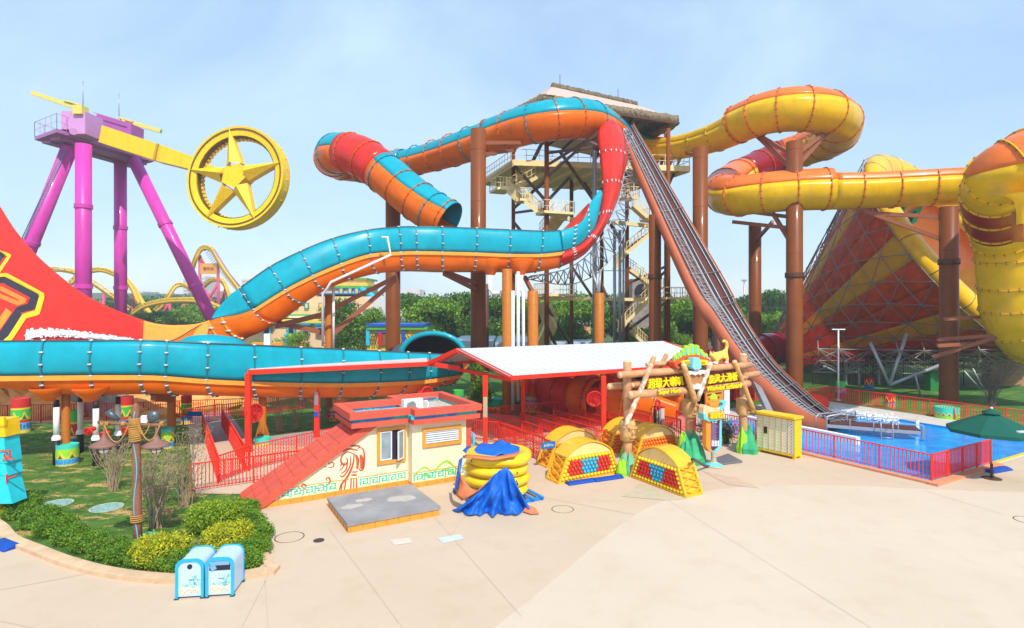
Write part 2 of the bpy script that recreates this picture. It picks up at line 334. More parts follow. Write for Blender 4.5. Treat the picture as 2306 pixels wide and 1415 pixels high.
patch([(1580, 1060), (1660, 1076), (1710, 1100), (1640, 1092)], mat('pinkish_stain', (.54, .39, .28), rough=.8), .015, 'faint pink paint stain on paving in front of the info sign')
# ---------------- fibreglass slides ----------------
def stations(ctrl, n):
    """ctrl rows: photo x, y, depth, radius -> centre line with a frame at each step"""
    c = crom([tuple(P(a[0], a[1], a[2]))+tuple(a[3:]) for a in ctrl], n); st = []; pu = None
    for i, p in enumerate(c):
        a, b = V(c[max(i-1, 0)][:3]), V(c[min(i+1, len(c)-1)][:3]); T = (b-a).normalized()
        U = ZZ-T*T.z
        if U.length < .45 and pu is not None: U = pu-T*pu.dot(T)
        if pu is not None: U = U.normalized()*.5+(pu-T*pu.dot(T)).normalized()*.5
        U.normalize(); pu = U; st.append((V(p[:3]), T, U, T.cross(U).normalized(), p[3]))
    return st
def onst(s, a, r): return s[0]+(s[2]*cos(rad(a))+s[3]*sin(rad(a)))*r
def shell(mb, st, a0, a1, mi=0, seg=14, th=.07):
    an = [a0+(a1-a0)*k/seg for k in range(seg+1)]; full = abs(a1-a0) > 359
    o = [[onst(s, a, s[4]) for a in an] for s in st]; i_ = [[onst(s, a, s[4]-th) for a in an] for s in st]
    mb.grid(o, mi); mb.grid(i_, mi); mb.grid([o[0], i_[0]], mi, False); mb.grid([o[-1], i_[-1]], mi, False)
    if not full:
        mb.grid([[r[0] for r in o], [r[0] for r in i_]], mi, False); mb.grid([[r[-1] for r in o], [r[-1] for r in i_]], mi, False)
def flange(parent, s, a0, a1, m, w=.05, h=.09, bolt=True, bm=None):
    mb = MB(); seg = max(6, int(abs(a1-a0)/12)); an = [a0+(a1-a0)*k/seg for k in range(seg+1)]; T = s[1]
    rows = []
    for off, r in ((-w/2, s[4]-.02), (-w/2, s[4]+h), (w/2, s[4]+h), (w/2, s[4]-.02)): rows.append([onst(s, a, r)+T*off for a in an])
    mb.grid(rows, 0, False)
    if bolt:
        nb = max(3, int(rad(abs(a1-a0))*s[4]/.55))
        for k in range(nb+1):
            a = a0+(a1-a0)*(k+.5)/(nb+1)
            for sg in (-1, 1):
                p = onst(s, a, s[4]+h*.6)+T*sg*w*.5; mb.cyl(p, p+T*sg*.06, .038, n=6, mi=1)
    return mb.build('joint_flange', [m, bm or BOLT], parent)
def tube_part(root, name, st, i0, i1, a0, a1, m, label=None, seg=14):
    mb = MB(); shell(mb, st[i0:i1+1], a0, a1, 0, seg); return mb.build(name, m, root, label)
# --- teal and orange tube slide: loops round the tower and ends in mid air
ct = [(1470, 345, 64, 1.6), (1425, 330, 62, 1.6), (1378, 300, 57, 1.7), (1330, 272, 52.5, 1.75), (1270, 268, 50.5, 1.75), (1200, 279, 50.5, 1.7), (1125, 302, 53, 1.65), (1060, 325, 55, 1.6), (1000, 345, 58, 1.55), (940, 361, 60.5, 1.5), (880, 372, 62, 1.5), (810, 376, 61.5, 1.6),
      (755, 363, 57.5, 1.7), (758, 346, 52, 1.75), (810, 352, 49.5, 1.75), (868, 393, 48, 1.7), (925, 441, 46.5, 1.65), (975, 478, 45.5, 1.65), (1012, 500, 45, 1.65)]
st = stations(ct, 6); RA = thing('tube_slide', 'teal and orange tube slide looping from the tower to an open end in mid air', 'water slide', st[60][0]*1)
def idx(i): return i*6
tube_part(RA, 'upper_shell', st, 0, idx(6)+2, -82, 82, TEAL); tube_part(RA, 'lower_shell', st, 0, idx(6)+2, 82, 278, ORNG)
tube_part(RA, 'upper_shell', st, idx(6)+2, idx(9)+3, 48, 88, TEAL, seg=6); tube_part(RA, 'upper_shell', st, idx(6)+2, idx(9)+3, -88, -48, TEAL, seg=6); tube_part(RA, 'lower_shell', st, idx(6)+2, idx(9)+3, 88, 272, ORNG)
tube_part(RA, 'upper_shell', st, idx(9)+3, idx(12)+5, -85, 85, TEAL); tube_part(RA, 'lower_shell', st, idx(9)+3, idx(12)+5, 85, 275, ORNG)
tube_part(RA, 'upper_shell', st, idx(12)+5, idx(13)+3, -78, 78, TEAL); tube_part(RA, 'lower_shell', st, idx(12)+5, idx(13)+3, 78, 282, ORNG)
tube_part(RA, 'red_shell', st, idx(13)+3, idx(15)-1, -180, 180, REDF, 'red section of the tube', 28)
tube_part(RA, 'upper_shell', st, idx(15)-1, idx(18), -100, 62, TEAL); tube_part(RA, 'lower_shell', st, idx(15)-1, idx(18), 62, 260, ORNG)
for k in range(2, 109, 4): flange(RA, st[k], -180, 180, ORNG if k % 3 else MATS['teal_fibreglass'], .05, .08)
# --- yellow and orange tube slide
ct = [(1455, 325, 62, 1.5), (1480, 330, 61, 1.5), (1520, 326, 59, 1.5), (1570, 316, 57, 1.55), (1625, 298, 54.5, 1.65), (1680, 272, 52, 1.75), (1735, 253, 50, 1.8), (1800, 246, 49, 1.85), (1860, 254, 49.5, 1.85), (1893, 279, 52.5, 1.85), (1878, 309, 57, 1.85), (1830, 330, 61, 1.8), (1770, 350, 63.5, 1.8), (1712, 376, 63, 1.8), (1655, 404, 60, 1.8), (1628, 428, 55, 1.75), (1650, 442, 50, 1.7), (1710, 436, 47.5, 1.65), (1790, 429, 46.5, 1.65), (1870, 426, 46, 1.65), (1960, 424, 45.5, 1.6), (2060, 419, 45, 1.6), (2170, 414, 44, 1.6), (2240, 412, 43, 1.6)]
st = stations(ct, 6); RD = thing('tube_slide', 'yellow and orange tube slide that curls once above the brown columns on the right', 'water slide', st[60][0]*1)
A = idx(5)-2
tube_part(RD, 'lower_shell', st, 0, A, 95, 265, YELF); tube_part(RD, 'upper_shell', st, 0, 9, -95, -40, OR2, seg=6); tube_part(RD, 'side_lip', st, 0, A, 72, 95, YELF, seg=3)
tube_part(RD, 'upper_shell', st, A, idx(12), -78, 68, OR2); tube_part(RD, 'lower_shell', st, A, idx(12), 68, 282, YELF)
tube_part(RD, 'red_shell', st, idx(12), idx(13)+4, -180, 180, DRED, 'dark red section of the tube', 28)
tube_part(RD, 'upper_shell', st, idx(13)+4, idx(19), -74, 74, OR2); tube_part(RD, 'lower_shell', st, idx(13)+4, idx(19), 74, 286, YELF)
tube_part(RD, 'upper_shell', st, idx(19), len(st)-1, 52, 76, OR2, seg=4); tube_part(RD, 'upper_shell', st, idx(19), len(st)-1, -76, -45, OR2, seg=4); tube_part(RD, 'lower_shell', st, idx(19), len(st)-1, 76, 284, YELF)
for k in range(3, len(st)-1, 5):
    if k < A: flange(RD, st[k], 75, 285, YELF, .05, .09)
    elif k > idx(19): flange(RD, st[k], 55, 305, OR2, .05, .09)
    else: flange(RD, st[k], -180, 180, OR2, .05, .09)
# --- right hand yellow tube, nearer
ct = [(2440, 300, 37, 1.85), (2370, 335, 32.5, 1.7), (2305, 370, 30.8, 1.65), (2254, 398, 31.6, 1.6), (2240, 442, 34.5, 1.65), (2246, 492, 37.5, 1.75), (2270, 548, 39, 1.9), (2280, 640, 39.5, 1.95), (2290, 710, 39.8, 1.95), (2330, 760, 40.2, 1.95), (2400, 790, 41, 1.95)]
st = stations(ct, 6); RE = thing('tube_slide', 'big yellow tube slide with orange top curling down at the right edge of the view', 'water slide', st[40][0]*1)
tube_part(RE, 'upper_shell', st, 0, idx(3)+4, -85, 62, OR2); tube_part(RE, 'lower_shell', st, 0, idx(3)+4, 62, 275, YELF)
tube_part(RE, 'red_shell', st, idx(3)+4, idx(5)+1, -180, 180, DRED, 'dark red section of the big tube', 28); tube_part(RE, 'lower_shell', st, idx(5)+1, len(st)-1, -180, 180, YELF, seg=28)
for k in range(2, len(st)-1, 4): flange(RE, st[k], -180, 180, YELF, .07, .1)
mb = MB(); mb.lathe(P(2306, 470, 29.5), [(.75, .75), (.45, .5), (.3, 0), (.3, -.8)], 20); mb.build('drain_hopper', YELF, RE)
mb = MB(); mb.cyl(P(2292, 478, 30), P(2292, 545, 30), .26); mb.build('drain_pipe', BRN2, RE)
# --- dark red tube on the ground feeding the funnel, and the orange ground tube
ct = [(1500, 842, 50, 1.3), (1560, 828, 51.5, 1.3), (1640, 805, 53, 1.4), (1690, 795, 55, 1.5), (1725, 785, 57, 1.5), (1762, 785, 59, 1.55)]
st = stations(ct, 5); R1 = thing('tube_slide', 'dark red tube slide running behind the lift into the narrow end of the funnel', 'water slide', (st[10][0].x, st[10][0].y, 0))
tube_part(R1, 'tube_shell', st, 0, len(st)-1, -180, 180, DRED, seg=24)
for k in range(2, len(st), 4): flange(R1, st[k], -180, 180, DRED, .1, .12)
ct = [(1170, 858, 44, 1.35), (1215, 868, 41, 1.3), (1260, 880, 38.5, 1.3), (1300, 892, 37, 1.3), (1345, 902, 36, 1.35)]
st = stations(ct, 6); R2 = thing('tube_slide', 'orange and red tube slide lying low behind the queue canopy with a wide orange run-out', 'water slide', (st[10][0].x, st[10][0].y, 0))
tube_part(R2, 'orange_shell', st, 0, 10, -180, 180, ORNG, seg=24); tube_part(R2, 'red_shell', st, 9, 18, -180, 180, REDF, seg=24); tube_part(R2, 'orange_shell', st, 18, len(st)-1, -180, 180, ORNG, seg=24)
for k in (2, 6, 10, 14, 18, 22): flange(R2, st[k], -180, 180, REDF if k > 8 else ORNG, .08, .1)
ct = [(1345, 884, 36.2, 1.45), (1400, 893, 36, 1.5), (1460, 905, 35.6, 1.5), (1525, 925, 35, 1.3)]
st = stations(ct, 8); tube_part(R2, 'runout_trough', st, 0, len(st)-1, 60, 300, ORNG, seg=18)
for k in (3, 8, 13, 18): flange(R2, st[k], 60, 300, ORNL, .08, .12)
ct = [(1330, 838, 44, 1.1), (1400, 868, 41, 1.2), (1470, 890, 39, 1.2), (1530, 905, 38, 1.1)]
st = stations(ct, 6); tube_part(R2, 'second_trough', st, 0, len(st)-1, 70, 290, ORNG, seg=14)
mb = MB(); mb.sph(P(1340, 895, 34.9), .62, 16, 0, (1, .5, 1)); mb.build('end_cap', REDF, R2)
# --- raft chutes drawn from their outlines: (top x,y  crease x,y  bottom x,y  depth)
def chute(root, S, n, far=4.0, names=('side_wall', 'belly', 'inner_wall'), mats=(TEAL, ORNG, TEAL), joints=None, back=True, rimm=ORNL):
    c = crom(S, n); prof = []
    for i, s in enumerate(c):
        a, b = c[max(i-1, 0)], c[min(i+1, len(c)-1)]; t = P(b[2], b[3], b[6])-P(a[2], a[3], a[6]); t.z = 0; t.normalize(); nn = V((-t.y, t.x, 0))
        if nn.y < 0: nn = -nn
        d = s[6]; T = P(s[0], s[1], d+.15); Kk = P(s[2], s[3], d); B = P(s[4], s[5], d+.9)
        w1 = [T.lerp(Kk, k/6)-nn*.16*sin(pi*k/6) for k in range(7)]
        cc = V((Kk.x*.65+B.x*.35, Kk.y+.05, B.z)); be = [(Kk*(1-u)**2+cc*2*u*(1-u)+B*u*u) for u in [k/8 for k in range(9)]]
        f1 = B+nn*far*.45; f1.z = B.z; k2 = Kk+nn*far; t2 = T+nn*(far+.1); t2.z -= .25
        fl = [B.lerp(f1, k/3) for k in range(4)]+[f1.lerp(k2, u)-ZZ*.35*sin(pi*u) for u in (.33, .66)]+[k2]; iw = [k2.lerp(t2, k/4) for k in range(5)]
        prof.append((w1, be, fl, iw, nn, t))
    mb = MB(); mb.grid([p[0] for p in prof]); mb.build(names[0], mats[0], root, solid=.08)
    mb = MB(); mb.grid([p[1]+p[2][1:] for p in prof] if back else [p[1] for p in prof]); mb.build(names[1], mats[1], root, solid=.08)
    if back:
        mb = MB(); mb.grid([p[3] for p in prof]); mb.build(names[2], mats[2], root, solid=.08)
    # crease rim and top rim
    mb = MB(); mb.grid([[p[0][-1]-p[4]*.10+ZZ*.02, p[0][-1]-p[4]*.12-ZZ*.2, p[0][-1]-p[4]*.02-ZZ*.22] for p in prof], sm=False); mb.build('crease_rim', rimm, root)
    mb = MB(); mb.tube([p[0][0]-p[4]*.03 for p in prof], .05, 6); mb.build('top_rim', BOLT, root)
    for i in (joints if joints is not None else range(0, len(c), n)):
        w1, be, fl, iw, nn, t = prof[i]; pl = w1+be[1:]
        out_ = []
        for k, p in enumerate(pl):
            q = pl[min(k+1, len(pl)-1)]-pl[max(k-1, 0)]; o = t.cross(q).normalized()
            if o.dot(nn) > 0 and abs(o.dot(nn)) > .1 or o.z > .5: o = -o
            out_.append(o)
        mb = MB(); mb.grid([[p+o*.02-t*.03 for p, o in zip(pl, out_)], [p+o*.11-t*.03 for p, o in zip(pl, out_)], [p+o*.11+t*.03 for p, o in zip(pl, out_)], [p+o*.02+t*.03 for p, o in zip(pl, out_)]], 0, False)
        for k in range(0, len(pl)-1, 2):
            p = pl[k]+out_[k]*.09; mb.cyl(p-t*.08, p+t*.08, .042, n=8, mi=1)
        mb.build('joint_flange', [mat('dark_teal_flange', (.02, .16, .20), rough=.4), BOLTL], root)
    return prof
SB = [(540, 650, 572, 697, 622, 726, 33.5), (607, 602, 642, 653, 687, 680, 34), (676, 567, 704, 621, 737, 650, 34.6), (748, 538, 768, 594, 794, 628, 35.3), (826, 519, 834, 573, 853, 614, 36), (897, 512, 902, 568, 911, 608, 37), (936, 511, 938, 567, 944, 607, 37.5), (995, 512, 996, 568, 998, 609, 38), (1073, 515, 1072, 570, 1067, 609, 39), (1148, 518, 1147, 573, 1142, 609, 39.7), (1222, 521, 1218, 573, 1204, 612, 40.5), (1262, 520, 1268, 568, 1258, 602, 41)]
RB = thing('raft_slide', 'wide teal and orange raft chute with a tall red drop, crossing mid picture', 'water slide', P(900, 560, 38))
chute(RB, SB, 4, 4.2)
mb = MB()   # tapering end of the side wall
rows = []
for (a, b, d) in zip(crom([(540, 650), (520, 664), (500, 684), (486, 703), (478, 717)], 3), crom([(572, 697), (545, 707), (520, 712), (498, 715), (478, 718)], 3), [33.5-.04*i for i in range(13)]):
    rows.append([P(a[0], a[1], d+.15).lerp(P(b[0], b[1], d), k/5) for k in range(6)])
mb.grid(rows); mb.build('side_wall', TEAL, RB, solid=.08)
# belly continues left into the bowl
rows = []
for tp, bt, d in zip(crom([(572, 697), (535, 709), (500, 714), (470, 724), (435, 742), (397, 764), (360, 775)], 4), crom([(622, 726), (590, 746), (553, 762), (540, 782), (520, 800), (470, 820), (400, 820)], 4), crom([(33.5, ), (33.2, ), (33, ), (32.8, ), (32.6, ), (32.3, ), (32, )], 4)):
    a, b = P(*tp, d[0]), P(*bt, d[0]+.9); cc = V(((a.x+b.x)/2, a.y, b.z)); rows.append([a*(1-u)**2+cc*2*u*(1-u)+b*u*u for u in [k/8 for k in range(9)]])
mb = MB(); mb.grid(rows); mb.build('belly', ORNG, RB, solid=.08)
mb = MB()
mb.tube([r[0] for r in rows], .05, 6); mb.build('top_rim', BOLT, RB)
for i in (8, 12):
    mb = MB(); pl = rows[i]
    mb.tube([p+V((0, -.06, -.03)) for p in pl], .07, 6); [mb.cyl(p+V((-.15, -.1, -.03)), p+V((.15, -.1, -.03)), .06, n=8, mi=1) for p in pl[1::2]]; mb.build('joint_flange', [ORNL, BOLTL], RB)
# rising teal and red bend
def loft(root, name, A, B, dA, dB, m, n=5, bulge=.6, seg=10, solid=.1, label=None, joints=(), jm=None):
    A = crom(A, n); B = crom(B, n); D1 = crom([(x, ) for x in dA], n); D2 = crom([(x, ) for x in dB], n); rows = []
    for a, b, d1, d2 in zip(A, B, D1, D2):
        p, q = P(a[0], a[1], d1[0]), P(b[0], b[1], d2[0]); rows.append([p.lerp(q, k/seg)-V((0, 1, 0))*bulge*sin(pi*k/seg) for k in range(seg+1)])
    mb = MB(); mb.grid(rows); o = mb.build(name, m, root, label, solid=solid)
    for i in joints:
        mb = MB(); pl = rows[i]; mb.tube([p+V((0, -.05, 0)) for p in pl], .07, 6)
        T = (rows[min(i+1, len(rows)-1)][0]-rows[max(i-1, 0)][0]).normalized()
        for p in pl[::2]: mb.cyl(p-T*.14+V((0, -.1, 0)), p+T*.14+V((0, -.1, 0)), .055, n=6, mi=1)
        mb.build('joint_flange', [jm or REDF, BOLTL], root)
    return rows
TL = [(1262, 520), (1297, 509), (1320, 486), (1331, 455), (1352, 428)]; TR = [(1268, 568), (1291, 559), (1315, 543), (1341, 510), (1356, 440)]
loft(RB, 'side_wall', TL, TR, (41, 41.5, 42.3, 43.4, 44.6), (41, 41.4, 42, 43, 44.5), TEAL, bulge=.25, joints=(5, 12), jm=MATS['dark_teal_flange'])
loft(RB, 'red_belly', [(1268, 568), (1291, 559), (1315, 543), (1343, 506), (1357, 440), (1353, 370), (1346, 310), (1350, 288)], [(1258, 602), (1294, 586), (1326, 562), (1366, 504), (1393, 440), (1404, 370), (1407, 315), (1399, 290)],
     (41, 41.5, 42.2, 43.2, 44.8, 47, 49, 50), (41.9, 42.2, 42.8, 43.8, 45.3, 47.2, 49, 50), REDF, bulge=.8, label='glossy red drop of the raft chute', joints=(5, 12, 17, 22, 27), n=5)
loft(RB, 'red_crown', [(1350, 288), (1362, 277), (1376, 273)], [(1397, 290), (1390, 278), (1377, 273)], (50, 50.5, 51), (50, 50.5, 51), REDF, bulge=.5, n=4)
loft(RB, 'inner_wall', [(1262, 523), (1290, 512), (1312, 494), (1326, 466)], [(1266, 521), (1285, 502), (1306, 480), (1327, 458)], (42.5, 43, 44, 45), (44.5, 45, 46, 46.5), REDF, bulge=0)
loft(RB, 'red_side_wall', [(1398, 300), (1404, 340), (1402, 375), (1392, 420)], [(1406, 305), (1412, 345), (1408, 380), (1396, 420)], (49, 48, 47.2, 46), (50.2, 49.2, 48.4, 47), REDF, bulge=.1)
# hoppers and white pipes below
for hx in (1105, 1172):
    mb = MB(); c = P(hx, 616, 40.2); mb.lathe(c, [(.95, 1.0), (.95, .75), (.6, .3), (.35, 0), (.3, -.1)], 20); mb.build('drain_hopper', ORNG, RB)
# steel truss below the drop
mb = MB(); R = random.Random(5)
inner = crom([(1404, 290, 51), (1408, 350, 49), (1404, 400, 47.5), (1392, 455, 46), (1368, 515, 45), (1330, 568, 44), (1285, 602, 43.5), (1240, 615, 43), (1195, 622, 42.5)], 3)
outer = crom([(1424, 300, 52), (1428, 360, 50.5), (1428, 410, 49.5), (1420, 470, 48.5), (1398, 545, 47.5), (1350, 612, 46.5), (1290, 640, 46), (1240, 638, 45.5), (1185, 628, 44.5)], 3)
ch = [[P(*p) for p in inner], [P(p[0], p[1], p[2]+2.2) for p in inner], [P(*p) for p in outer], [P(p[0], p[1], p[2]+2.2) for p in outer]]
for c in ch: mb.tube(c, .04, 6)
for i in range(len(inner)):
    for a, b in ((0, 1), (0, 2), (1, 3), (2, 3)):
        mb.cyl(ch[a][i], ch[b][i], .045, n=5)
        if i: mb.cyl(ch[a][i-1], ch[b][i], .045, n=5)
    if i: mb.cyl(ch[0][i-1], ch[3][i], .045, n=5); mb.cyl(ch[1][i-1], ch[2][i], .045, n=5); mb.cyl(ch[2][i-1], ch[0][i], .04, n=5); mb.cyl(ch[3][i-1], ch[1][i], .04, n=5)
mb.build('support_truss', SILV, RB)
for x_ in (1333, 1352):
    mb = MB(); mb.cyl(P(1349, 660, 45), P(x_, 608, 45.5), .1, n=8); mb.build('support_strut', SILV, RB)
# --- lower chute
SC = [(-110, 769, -120, 850, -90, 870, 24.3), (-10, 769, -14, 848, 10, 872, 25), (100, 768, 95, 847, 120, 885, 25.5), (207, 768, 205, 846, 235, 887, 26), (318, 767, 315, 846, 345, 885, 26.6), (376, 769, 372, 848, 402, 887, 27.1), (468, 774, 464, 855, 492, 889, 28), (572, 778, 570, 860, 585, 892, 29.4), (677, 783, 677, 863, 680, 894, 31), (772, 787, 770, 864, 762, 894, 32.4), (854, 791, 856, 862, 825, 893, 33.6), (918, 794, 920, 859, 880, 889, 34.6), (966, 796, 968, 855, 925, 882, 35.4), (1006, 799, 1008, 849, 960, 874, 36.2), (1036, 803, 1035, 845, 1000, 866, 37)]
RC = thing('raft_slide', 'long low teal raft chute with orange belly crossing the left half of the view', 'water slide', G(400, 1000))
chute(RC, SC, 4, 4.0)
mb = MB(); rows = []
for i, p in enumerate(crom([(400, 772, 30.5), (420, 760, 30.8), (450, 755, 31), (490, 755, 31.4), (530, 762, 31.8), (548, 770, 32), (560, 780, 32.2)], 4)):
    rows.append([P(p[0], p[1], p[2]), P(p[0], 790, p[2]-.3)])
mb.grid(rows); mb.build('raised_wall', TEAL, RC, solid=.08)
# arched tunnel mouth
mb = MB(); rows = []; rim = []
for k in range(17):
    a = pi*k/16; x = 975-72*cos(a); y = 806-55*sin(a)**.9
    rows.append([P(x, y, 38), P(x-4, y+2, 41), P(x-30, y+14, 47)]); rim.append(P(x, y, 38))
mb.grid(rows); mb.build('tunnel_shell', TEAL, RC, solid=.12)
mb = MB(); mb.tube(rim, .17, 8); mb.build('tunnel_rim', TEAL, RC)
mb = MB(); mb.grid([[P(975-68*cos(pi*k/16), 806-50*sin(pi*k/16)**.9, 42), P(975-68*cos(pi*k/16), 812, 42)] for k in range(17)]); mb.build('tunnel_shade_sheet', DARK, RC)  # flat near-black sheet across the tunnel: the shade inside is put in as colour
mb = MB(); mb.grid([[P(1036, 803, 37), P(1035, 845, 37)], [P(1052, 808, 38.5), P(1050, 828, 38.5)]]); mb.grid([[P(1035, 845, 37), P(1010, 862, 37.5)], [P(1055, 822, 38.5), P(1040, 845, 38.5)]]); mb.build('end_wall', ORNL, RC, solid=.08)
for hx in (110, 203):
    mb = MB(); c = P(hx, 898, 26); mb.lathe(c, [(.72, .52), (.72, .44), (.5, .2), (.28, 0), (.26, -.1)], 20); mb.build('drain_hopper', ORNG, RC)
# --- the painted red wave wall
RW = thing('wave_wall', 'huge glossy red wave wall with yellow and black painted outline sweeping in from the left', 'water slide', P(200, 800, 34))
topE = crom([(-160, 200), (-60, 372), (0, 468), (35, 522), (76, 570), (114, 606), (172, 653), (215, 678), (254, 697), (318, 721), (366, 732), (413, 733), (445, 730), (474, 722)], 4)
def wdep(x, y):                                    # the wall leans back as it rises and bends round at the left
    t = max(0, (790-y)/320); return 32.5+3.2*t**1.5+1.2*math.exp(-((x-0)/160)**2)*t-(max(0, 480-x)/480)*.3
def wall_grid(x0, x1, m, name, n=50):
    mb = MB(); rows = []
    for i in range(n+1):
        x = x0+(x1-x0)*i/n; yt = 733
        for a, b in zip(topE, topE[1:]):
            if a[0] <= x <= b[0]: yt = a[1]+(b[1]-a[1])*(x-a[0])/(b[0]-a[0])
        if x > 474: yt = 722
        xs = x; rows.append([P(x-26*max(0, (x-280)/120 if x < 400 else 1)*k/16*(1 if x1 < 400 else .6), yt+(815-yt)*k/16, wdep(x, yt+(815-yt)*k/16)) for k in range(17)])
    mb.grid(rows); return mb.build(name, m, RW, solid=.12)
wall_grid(-155, 325, REDF, 'red_panel', 60)
wall_grid(325, 473, OR3, 'amber_panel', 24)
mb = MB(); mb.tube([P(a[0], a[1]+1, wdep(a[0], a[1])) for a in topE], .06, 6); mb.build('top_rim', REDF, RW)
def stripe(pts, w, m, off, name, closed=False):
    mb = MB(); q = []
    for a, b in zip(pts, pts[1:]):
        for k in range(8): q.append((a[0]+(b[0]-a[0])*k/8, a[1]+(b[1]-a[1])*k/8, k == 0))
    q.append((*pts[-1], True)); rows = []
    for i, (x, y, c) in enumerate(q):
        a, b = q[max(i-1, 0)], q[min(i+1, len(q)-1)]; dx, dy = b[0]-a[0], b[1]-a[1]; l = math.hypot(dx, dy) or 1; e = w/2
        rows.append([P(x+dy/l*e*s, y-dx/l*e*s, wdep(x, y)-off) for s in (-1, -.33, .33, 1)])
    mb.grid(rows, sm=False); return mb.build(name, m, RW)
YP = mat('yellow_decal', (.93, .62, .005), rough=.35, coat=.4); BP = mat('black_decal', (.03, .022, .04), rough=.35, coat=.4); OP = mat('orange_decal', (.92, .26, .02), rough=.35, coat=.4)
stripe([(-60, 628), (14, 621), (95, 665), (84, 704), (55, 712), (24, 760), (-10, 790)], 12, YP, .14, 'yellow_outline')
stripe([(-60, 641), (8, 634), (79, 671), (70, 694), (45, 700), (6, 757), (-15, 790)], 22, BP, .12, 'black_outline')
stripe([(-60, 656), (2, 650), (57, 677), (40, 683), (-40, 650)], 10, OP, .13, 'orange_outline')
stripe([(20, 699), (-6, 738), (-50, 740)], 16, OP, .13, 'orange_outline')
stripe([(-10, 565), (22, 575), (-12, 625)], 7, YP, .13, 'yellow_outline'); stripe([(-20, 566), (4, 576), (-12, 600)], 14, BP, .12, 'black_outline')
# white water running down the wall
mb = MB(); R = random.Random(9)
for i in range(1500):
    t = R.random()**1.2; x = 60+t*240; y = 755-14*math.sin(min(1, t*2.2)*pi*.5)*(1-t)+t*12+R.gauss(0, 4.5)*(1-t*.6); d = wdep(x, y)-.12-R.random()*.15; r = .02+.06*R.random()
    p = P(x, y, d); a = R.random()*6
    mb.add([p+V((cos(a+k*1.57)*1.6, -.02, sin(a+k*1.57)*.8))*r*(.5+R.random()) for k in range(4)], [(0, 1, 2, 3)])
solo('white_water', mb, mat('white_water', (.85, .85, .88), rough=.6), 'white water spraying along the foot of the red wave wall', 'spray', kind='stuff')
# ---------------- funnel ----------------
FR = P(2150, 560, 53.5); FN = P(1772, 788, 67); FA = (FR-FN); FLn = FA.length; FA = FA.normalized(); FX, FY = basis(FA)   # FX sideways, FY upwards-ish
RR, RN = 10.9, 1.9
def fpt(s, a, off=0):                               # s 0..1 from neck to rim, angle a in degrees
    r = RN+(RR-RN)*s**1.0+off; return FN+FA*(FLn*s)+(FX*cos(rad(a))+FY*sin(rad(a)))*r
RF = thing('funnel_slide', 'giant yellow and red funnel slide inside a silver space-frame at the right', 'water slide', V((FN.x, FN.y, 0)))
M_canv = mat('funnel_red_panel', (.86, .12, .006), rough=.5, trans=.42, var=.25, vs=1.2, bump=.3, bs=2); M_canvy = mat('funnel_yellow_panel', (.90, .50, .005), rough=.5, trans=.35, var=.15, vs=1)
def rim_angle(px, py):
    def er(a): q = fpt(1, a); return (CX+q.x/q.y*FL-px)**2+(HOR-(q.z-HC)/q.y*FL-py)**2
    return min(range(0, 360), key=er)
ya, yb_ = rim_angle(1988, 552), rim_angle(2024, 604); sg = 1 if ((yb_-ya) % 360) < 180 else -1
for k in range(9):
    for (o0, o1, m_) in ((0, 13, M_canvy), (13, 26.5, M_canv), (26.5, 40, M_canv)):
        a0, a1 = ya+sg*(k*40+o0), ya+sg*(k*40+o1); mb = MB()
        mb.grid([[fpt(i/10, a0+(a1-a0)*j/5) for j in range(6)] for i in range(11)]); mb.build('funnel_panel', m_, RF, solid=.08)
for k in range(12):                                 # inside lining
    mb = MB(); a0, a1 = k*30, k*30+30
    mb.grid([[fpt(i/10, a0+(a1-a0)*j/8, -.12) for j in range(9)] for i in range(4, 11)]); mb.build('lining_panel', (OR3, YELF, OR3, YELF, OR3, OR3, YELF, YELF, OR3, OR3, YELF, OR3)[k], RF)
# rolled rim
mb = MB(); st_ = [(fpt(1, a), FX*cos(rad(a))+FY*sin(rad(a))) for a in range(0, 361, 6)]
mb.grid([[p-o*.1-FA*.2, p+o*.3, p+o*.36+FA*.3, p+o*.2+FA*.65, p-o*.3+FA*.95, p-o*1.0+FA*1.0, p-o*1.7+FA*.75, p-o*2.3+FA*.3, p-o*2.5-FA*.3] for p, o in st_]); mb.build('rolled_rim', YELF, RF, solid=.1)
for a in range(0, 360, 18):
    p, o = fpt(1, a), FX*cos(rad(a))+FY*sin(rad(a)); mb = MB()
    mb.tube([p+o*.34, p+o*.4+FA*.3, p+o*.23+FA*.69, p-o*.3+FA*.99, p-o*1.0+FA*1.04, p-o*1.7+FA*.79, p-o*2.3+FA*.34], .04, 6); mb.build('joint_flange', BOLT, RF)
mb = MB(); mb.tube([fpt(-.02+.0*i, i*12) for i in range(31)], .16, 8); mb.build('neck_collar', YELF, RF)
# double layer space frame
mb = MB(); NA, NS = 26, 9
def nd(i, j, o): return fpt(i/NS, (j+.5*(i % 2))*360/NA, o)
for i in range(0, NS+1):
    for j in range(NA):
        a = nd(i, j, .55)
        # leave the top of the funnel free of frame, as it hangs in the cradle
        if 75 < ((j+.5)*360/NA) % 360 < 120 and i > 7: continue
        mb.cyl(a, nd(i, j+1, .55), .045, n=5, caps=False); mb.sph(a, .11, 6)
        if i < NS:
            mb.cyl(a, nd(i+1, j, .55), .045, n=5, caps=False); mb.cyl(a, nd(i+1, j+(1 if i % 2 else -1), .55), .045, n=5, caps=False)
mb.build('space_frame', mat('frame_steel', (.30, .26, .24), rough=.45, metal=.3), RF)
